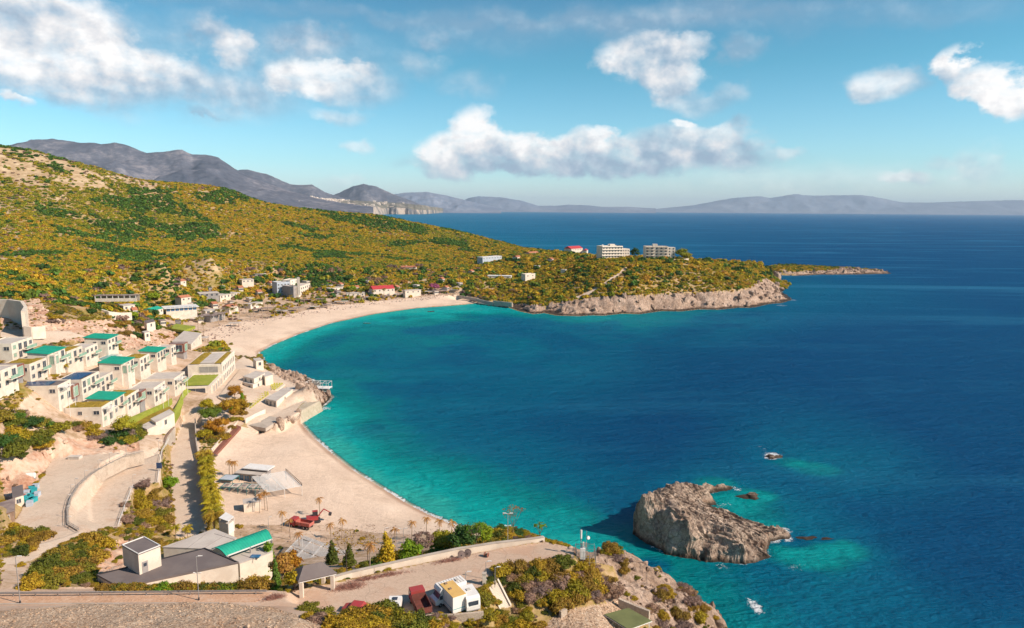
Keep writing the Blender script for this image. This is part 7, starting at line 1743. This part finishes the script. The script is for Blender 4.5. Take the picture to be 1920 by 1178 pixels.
sg = empty('signal_board', P(299, 884, 13.9), R(0), 'dark blue double panel board on a post above the promenade', 'board'); B().tube((0, 0, -.5), (0, 0, 1.8), .06).make('post', m_dark, sg); B().box(-.75, -.1, .9, -.03, .1, 2.6).make('panel', m_solar, sg); B().box(.03, -.1, .9, .75, .1, 2.6).make('panel', m_solar, sg)
# things parked by the red bank
def crate(x, y, z, w_, d_, h_, m, label, rz=.3, group=None, name='crate'):
    t_ = empty(name, P(x, y, z), rz, label, 'crate', group); B().box(-w_/2, -d_/2, 0, w_/2, d_/2, h_).make('body', m, t_); B().box(-w_/2-.05, -d_/2-.05, h_, w_/2+.05, d_/2+.05, h_+.08).make('lid', m, t_); return t_
m_tealc = mat('turquoise_plastic', (.03, .36, .38), (.03, .28, .32), scale=1, rough=.5)
for k, (x, y) in enumerate([(50, 928), (58, 934), (64, 924), (67, 916), (55, 942), (62, 941), (69, 931), (50, 938), (60, 920), (56, 948)]):
    crate(x, y, 18, 1.3, 1.7, 1.0, m_tealc if k % 3 else m_blueg, 'turquoise crate in the heap beside the sheds in the upper car park', .3+.4*math.sin(k), 'turquoise crates in the upper car park')
def shed(pts, zt, zb, label, wm, rm):
    root, loc, H = flat_block('shed', 'shed', label, pts, zt, zb, wm, rm, .12, 1.06); i = front_edge(loc); edge_windows(root, loc, i, H, 1, .9, 1.0); return root
shed([(22, 915), (42, 910), (44, 928), (24, 934)], 20.8, 18, 'white and grey container shed beside the turquoise crates', m_white, m_roofg)
shed([(0, 944), (28, 935), (26, 958), (-2, 966)], 20.6, 18, 'brown roofed shed at the left edge of the car park', m_wood, m_canopy)
tk = empty('tank_trailer', P(44, 903, 18), R(12), 'white tank trailer at the foot of the red bank', 'trailer'); B().tube((-2.8, 0, 1.5), (2.8, 0, 1.5), .75, .75, 14).make('tank', m_wht, tk); B().box(-3, -.5, .6, 3, .5, .8).make('chassis', m_steel, tk)
for x in (-1.6, 1.6):
    for y in (-.6, .6): B().wheel((x, y, .4), .4, .25).make('wheel', m_blackm, tk)
crate(36, 938, 18, 2.2, 1.6, 1.2, mat('dull_red_paint', (.42, .10, .07), (.34, .09, .06), scale=1), 'dull red box in front of the sheds', .2, name='storage_box')
crate(141, 860, 18, 3.2, 1.8, .7, m_frame, 'pale flat crate at the back of the upper car park', 0, name='storage_box')
if False: ww, loc, H = flat_block('ruined_cabin', 'cabin', 'long glassy grey remains at the foot of the parapet', [(146, 968), (172, 968), (174, 990), (146, 987)], 15.6, 13.8, m_grey, m_roofl, .1, 1.0)
# cable drums
def drum(x, y, z, r_, label, rz, lie=False, m=None):
    m = m or m_canopy; t_ = empty('cable_drum', P(x, y, z), rz, label, 'cable drum')
    for s in (-1, 1): B().wheel((0, s*.32, r_), r_, .07, 'y', 20).make('flange', m, t_); B().wheel((0, s*.37, r_), .12, .05, 'y', 8).make('hub', m_dark, t_)
    B().wheel((0, 0, r_), r_*.5, .56, 'y', 14).make('core', m_wood, t_); return t_
drum(865, 1046, 28.6, .62, 'left one of the two upright cable drums by the terrace wall', .15); drum(877, 1043, 28.6, .62, 'right one of the two upright cable drums by the terrace wall', -.1); drum(912, 1044, 28.6, .42, 'small brown cable drum standing alone on the terrace', 1.1, m=m_brown)
# telecom mast in its cage
mz = 27.9; mt = empty('telecom_mast', P(1098, 1048, mz), 0, 'white telecom mast with panel antenna and dish on the cliff edge', 'mast')
B().tube((-.9, 0, -.5), (-.9, 0, 5.6), .07, .06, 8).make('pole', m_steel, mt); B().tube((-.9, 0, 3.9), (-.9, 0, 5.5), .17, .17, 8).make('panel_antenna', m_wht, mt); B().tube((.1, .2, 0), (.1, .2, 5.3), .04, .03, 6).make('pole', m_steel, mt)
dsh_ = B().tube((.35, .1, 4.0), (.45, -.1, 4.05), .33, .28, 12).make('dish', m_wht, mt); B().tube((.1, .2, 3.8), (.4, .1, 4.0), .04).make('bracket', m_steel, dsh_)
B().box(-1.0, -.3, 0, -.1, .5, 2.1).make('cabinet', m_wht, mt); B().box(-.6, -.2, 2.3, -.3, .1, 3.2).make('radio_unit', m_frame, mt); B().box(-.1, 0, 2.2, .2, .3, 3.0).make('radio_unit', m_grey, mt)
cg = empty('mesh_fence', P(1098, 1050, mz-.2), 0, 'wire cage fence round the foot of the telecom mast', 'fence')
for (x0, y0, x1, y1) in ((-1.7, -1.2, 1.7, -1.2), (1.7, -1.2, 1.7, 1.8), (1.7, 1.8, -1.7, 1.8), (-1.7, 1.8, -1.7, -1.2)):
    for z in (.1, 1.1, 2.1): B().tube((x0, y0, z), (x1, y1, z), .025, .025, 4).make('rail', m_steel, cg)
    for k in range(3): q = k/3; x, y = x0+(x1-x0)*q, y0+(y1-y0)*q; B().tube((x, y, -.4), (x, y, 2.3), .04, .04, 4).make('post', m_steel, cg)
    wm_ = B()
    for k in range(14): q = (k+.5)/14; x, y = x0+(x1-x0)*q, y0+(y1-y0)*q; wm_.tube((x, y, .1), (x, y, 2.1), .012, .012, 3)
    wm_.make('wire_mesh', m_steel, cg)

# ---------------------------------------------------------------- vehicles
def wheels(par, xs, y, r_, w_=.24):
    for x in xs:
        for s in (-1, 1):
            wv = B().wheel((x, s*y, r_), r_, w_, 'y', 16).make('wheel', m_blackm, par); B().wheel((x, s*(y+w_*.5), r_), r_*.5, .04, 'y', 10).make('rim', m_steel, wv)
def orient(p0, p1, z):
    a, b_ = P(*p0, z), P(*p1, z); return a, math.atan2(b_.y-a.y, b_.x-a.x), (b_-a).length
mh, ang, L = orient((869, 1117), (813, 1136), 28.6)                 # rear -> front on the ground
mo = empty('motorhome', (mh.x, mh.y, 28.6), ang, 'large white motorhome parked at the back of the group of vans', 'motorhome')
Lm = 7.0; hw = 1.15
B().profile([(0, .5), (5.5, .5), (5.5, 2.3), (6.2, 2.35), (6.25, 2.7), (5.9, 3.15), (0, 3.15)], -hw, hw, 'y').make('body', m_wht, mo)
B().profile([(5.51, .45), (7.2, .5), (7.25, 1.25), (6.5, 1.5), (5.9, 2.29), (5.51, 2.29)], -hw*.95, hw*.95, 'y').make('cab', m_wht, mo)
B().prism([(6.52, -1.0), (6.54, 1.0), (5.95, .95), (5.95, -.95)], [1.5, 1.5, 2.22, 2.22], [1.56, 1.56, 2.28, 2.28]).make('windscreen', m_glass, mo)
for s in (-1, 1):
    B().box(5.6, s*hw*.955, 1.3, 6.3, s*hw*.965+s*.02, 1.95).make('side_window', m_glass, mo); B().box(2.5, s*hw+s*.002, 1.5, 4.0, s*hw+s*.03, 2.2).make('side_window', m_glass, mo); B().box(7.2, s*.75-.15, .75, 7.29, s*.75+.15, 1.0).make('headlight', m_frame, mo)
for k in range(9): B().box(.5+k*.6, -hw+.15, 3.155, .56+k*.6, hw-.15, 3.2).make('roof_rib', m_frame, mo)
B().box(1.2, -.35, 3.205, 1.9, .35, 3.32).make('roof_hatch', m_frame, mo); wheels(mo, (1.5, 6.1), 1.0, .36); mo.scale = (.76, .92, .96)
yc, ang, L = orient((862, 1153), (833, 1122), 28.6)
yb = empty('box_trailer', (yc.x, yc.y, 28.6), ang, 'white box van body with a yellow sand coloured roof', 'van')
B().box(0, -1.15, .5, 4.6, 1.15, 3.1).make('body', m_wht, yb); B().box(.02, -1.13, 3.1, 4.58, 1.13, 3.16).make('roof', mat('sand_yellow_roof', (.68, .42, .14), (.60, .36, .12), scale=.5), yb); B().box(-.02, -1.17, 1.1, 4.62, 1.17, 1.18).make('stripe', m_tealc, yb)
for (x, y) in ((3.9, .1), (2.2, .2)): B().box(x, y, 3.165, x+.4, y+.4, 3.3).make('roof_vent', m_wood, yb)
B().box(4.6, -.7, .5, 5.6, .7, 1.9).make('nose', m_grey, yb); wheels(yb, (1.2, 3.6), 1.0, .36)
ca, ang, L = orient((888, 1151), (869, 1121), 28.6)
cv = empty('caravan', (ca.x, ca.y, 28.6), ang, 'white caravan with a wide rear window beside the yellow roofed van', 'caravan')
B().profile([(0, .5), (4.3, .5), (4.5, 1.3), (4.2, 2.5), (3.8, 2.7), (.5, 2.75), (.1, 2.5), (-.1, 1.3)], -1.1, 1.1, 'y').make('body', m_wht, cv)
B().box(-.14, -.75, 1.45, -.03, .75, 2.1).make('rear_window', m_glass, cv); B().box(2.0, -.25, 2.76, 2.6, .35, 2.86).make('roof_hatch', m_frame, cv); B().box(-.16, -1.0, .62, -.05, 1.0, .72).make('bumper', m_grey, cv); B().box(4.4, -.06, .45, 5.6, .06, .57).make('drawbar', m_steel, cv)
for s in (-1, 1): B().box(1.2, s*1.1+s*.001, 1.4, 2.4, s*1.1+s*.03, 2.0).make('side_window', m_glass, cv)
wheels(cv, (2.1,), .98, .33)
m_redp = mat('dusty_red_paint', (.42, .045, .05), (.34, .06, .05), scale=.8, rough=.5); m_rust = mat('rusty_brown_steel', (.20, .06, .045), (.13, .045, .035), scale=1.0)
def tipper(name, root, bed_m, L=6.2, load=False):
    B().box(0, -.45, .75, L-1.7, .45, .95).make('chassis', m_dark, root)
    bd = B(); w_ = 1.15; z0, z1 = 1.0, 1.9; x1 = L-2.2
    bd.box(0, -w_, z0, x1, w_, z0+.08); bd.box(0, -w_, z0+.08, x1, -w_+.08, z1); bd.box(0, w_-.08, z0+.08, x1, w_, z1); bd.box(x1-.08, -w_+.08, z0+.08, x1, w_-.08, z1+.3); bd.box(0, -w_+.08, z0+.08, .08, w_-.08, z1); bd = bd.make('bed', bed_m, root)
    for k in range(5):
        for s in (-1, 1): B().box(.3+k*(x1-.6)/4, s*w_, z0, .38+k*(x1-.6)/4, s*(w_+.05), z1).make('rib', bed_m, bd)
    B().profile([(L-1.9, .6), (L, .6), (L, 1.5), (L-.25, 2.4), (L-1.9, 2.45)], -1.1, 1.1, 'y').make('cab', m_redp, root)
    B().prism([(L-.02, -.95), (L-.02, .95), (L-.24, .95), (L-.24, -.95)], [1.55, 1.55, 2.3, 2.3], [1.58, 1.58, 2.33, 2.33]).make('windscreen', m_glass, root)
    for s in (-1, 1): B().box(L-1.4, s*1.1+s*.001, 1.5, L-.5, s*1.1+s*.03, 2.15).make('side_window', m_glass, root); B().box(L, s*.8-.15, .8, L+.05, s*.8+.15, 1.0).make('headlight', m_frame, root)
    wheels(root, (.8, 1.9, L-.9), .95, .48, .3)
ta, ang, L = orient((797, 1162), (782, 1130), 28.6)
tr1 = empty('tipper_truck', (ta.x, ta.y, 28.6), ang, 'red tipper truck with an empty rusty bed beside the motorhome shadow', 'truck'); tipper('tipper', tr1, m_rust, 6.0)
tb_, ang, L = orient((585, 996), (546, 989), 3.9)
tr2 = empty('tipper_truck', (tb_.x, tb_.y, G(565, 994).z), ang, 'dusty red tipper truck parked on the beach yard', 'truck'); tipper('tipper', tr2, mat('faded_red_bed', (.46, .14, .11), (.38, .11, .08), scale=.8), 6.6)
gx_ = P(588, 978, 4.0); ex = empty('excavator', (gx_.x, gx_.y, G(588, 978).z), R(20), 'red excavator with a raised arm behind the beach truck', 'excavator')
for s in (-1, 1): B().profile([(-1.6, .1), (1.6, .1), (1.9, .45), (1.6, .8), (-1.6, .8), (-1.9, .45)], s*1.0-.25, s*1.0+.25, 'y').make('track', m_dark, ex)
B().box(-1.9, -1.1, .9, 1.2, 1.1, 1.7).make('body', m_redp, ex); cb = B().box(-.2, .1, 1.701, 1.2, 1.05, 2.9).make('cab', m_dark, ex); B().box(-.22, .08, 2.9, 1.22, 1.07, 2.98).make('cab_roof', m_redp, ex)
B().tube((1.0, -.4, 1.5), (2.8, -.4, 3.6), .22, .18, 4).make('boom', m_redp, ex); B().tube((2.8, -.4, 3.6), (4.4, -.4, 2.4), .17, .12, 4).make('arm', m_redp, ex); B().profile([(4.2, 2.5), (4.9, 2.2), (4.7, 1.5), (4.0, 1.6)], -.8, 0, 'y').make('bucket', m_dark, ex)
wv_, ang, L = orient((737, 1160), (742, 1138), 28.8)
vn = empty('van', (wv_.x, wv_.y, 28.7), ang, 'white van half hidden by the near shrubs', 'van')
B().profile([(0, .4), (4.4, .4), (4.5, 1.0), (3.9, 1.15), (3.3, 1.85), (0, 1.9)], -.95, .95, 'y').make('body', m_wht, vn)
B().prism([(3.88, -.8), (3.88, .8), (3.34, .75), (3.34, -.75)], [1.18, 1.18, 1.8, 1.8], [1.22, 1.22, 1.84, 1.84]).make('windscreen', m_glass, vn); B().box(.6, -.4, 1.905, 1.4, .4, 1.95).make('roof_hatch', m_glass, vn); B().box(2.0, -.4, 1.905, 2.8, .4, 1.95).make('roof_hatch', m_glass, vn)
wheels(vn, (.8, 3.6), .85, .32)
rv, ang, L = orient((691, 1150), (669, 1147), 28.7)
car = empty('car', (rv.x, rv.y, 28.65), ang, 'dark red car half hidden behind the near shrubs', 'car')
B().profile([(0, .35), (4.0, .35), (4.05, .75), (3.2, .9), (2.7, 1.4), (1.0, 1.42), (.3, .95), (0, .85)], -.82, .82, 'y').make('body', m_redp, car)
for s in (-1, 1): B().box(1.0, s*.82+s*.001, .92, 2.7, s*.82+s*.02, 1.28).make('side_window', m_glass, car)
B().prism([(3.12, -.7), (3.12, .7), (2.72, .65), (2.72, -.65)], [.92, .92, 1.36, 1.36], [.95, .95, 1.39, 1.39]).make('windscreen', m_glass, car); wheels(car, (.75, 3.2), .74, .3, .2)
def boat(px, py, L, label, m, rz):
    o = empty('rowing_boat', P(px, py, .0), rz, label, 'boat'); V = []; F = []; n = 9
    for k in range(n):
        q = k/(n-1); w_ = L*.17*math.sin(math.pi*min(1, q*.8+.2))+.02; x = L*(q-.5)
        V += [(x, -w_, .5+.15*q), (x, -w_*.5, -.15), (x, w_*.5, -.15), (x, w_, .5+.15*q)]
    for k in range(n-1):
        for j in range(3): a = k*4+j; F.append((a, a+1, a+5, a+4))
    F.append((0, 3, 2, 1)); F.append(tuple((n-1)*4+i for i in range(4)))
    link_mesh('hull', V, F, m, o); B().box(-L*.42, -L*.12, .25, L*.35, L*.12, .3).make('deck', m_wood, o)
    for x in (-.2, .12): B().box(x*L, -L*.15, .42, x*L+.25, L*.15, .47).make('seat', m_wht, o)
boat(688, 607, 6, 'small green and white boat moored off the far beach', m_teal, .05); boat(808, 585, 6, 'small dark boat moored off the far beach', m_dark, .3)
# piles of dry branches
def brush(px, py, w_, d_, n, label, z=28.62):
    r_ = random.Random(int(px)); V, F = [], []
    for _ in range(n):
        x, y = r_.gauss(0, w_*.3), r_.gauss(0, d_*.3); a = r_.uniform(0, 3.14); l_ = r_.uniform(.3, .9); hh_ = r_.uniform(.05, .45)*math.exp(-(x/w_)**2*4)
        tube_vf(V, F, (x, y, .02), (x+math.cos(a)*l_, y+math.sin(a)*l_, hh_+r_.uniform(0, .3)), .022, .008, 3)
    g = P(px, py, z); o = link_mesh('branch_pile', V, F, mat('dry_red_twigs', (.44, .22, .16), (.30, .14, .10), scale=2)); o.location = g; o.rotation_euler = (0, 0, .35)
    tag(o, label, 'branch pile')
brush(655, 1102, 4.2, 1.6, 520, 'heap of dry reddish branches near the gazebo'); brush(725, 1080, 6, .9, 260, 'long low heap of dry twigs along the terrace wall'); brush(842, 1053, 4.5, .9, 240, 'small heap of dry twigs left of the cable drums'); brush(515, 1122, 2.5, .9, 300, 'pile of dry brown brush at the end of the guardrail', 30.05)
brush(683, 1088, 4, 1.0, 200, 'thin drift of dry twigs between the gazebo and the long heap')
# washed up debris and stacked timber in the yard
rb_n = 0
V, F = [], []
for _ in range(420):
    x_, y_ = rnd.uniform(450, 860), rnd.uniform(985, 1035)
    if x_ > 520 and y_ > 1020 and x_ < 660: continue
    g = G(x_, y_); a = rnd.uniform(0, 3.14); l_ = rnd.uniform(.2, 1.1)
    tube_vf(V, F, (g.x, g.y, g.z+.04), (g.x+math.cos(a)*l_, g.y+math.sin(a)*l_, g.z+rnd.uniform(.05, .25)), .06, .05, 4)
link_mesh('yard_debris', V, F, mat('broken_timber', (.34, .22, .16), (.50, .38, .30), scale=2), kind='stuff')
V, F = [], []
for _ in range(900):
    x_ = rnd.uniform(330, 860); yl = np.interp(x_, [330, 420, 520, 620, 700, 860], [650, 630, 597, 583, 570, 556]); y_ = yl+rnd.uniform(-16, 3)*np.interp(x_, [330, 860], [1.5, .5])
    g = G(x_, float(y_)); s = rnd.uniform(.15, .5); a = rnd.uniform(0, 3.14); box_vf(V, F, g.x-s, g.y-s*.6, g.z-.1, g.x+s, g.y+s*.6, g.z+s*rnd.uniform(.3, 2.0))
link_mesh('beach_debris', V, F, mat('beach_clutter', (.30, .20, .17), (.52, .42, .36), scale=.15), kind='stuff')
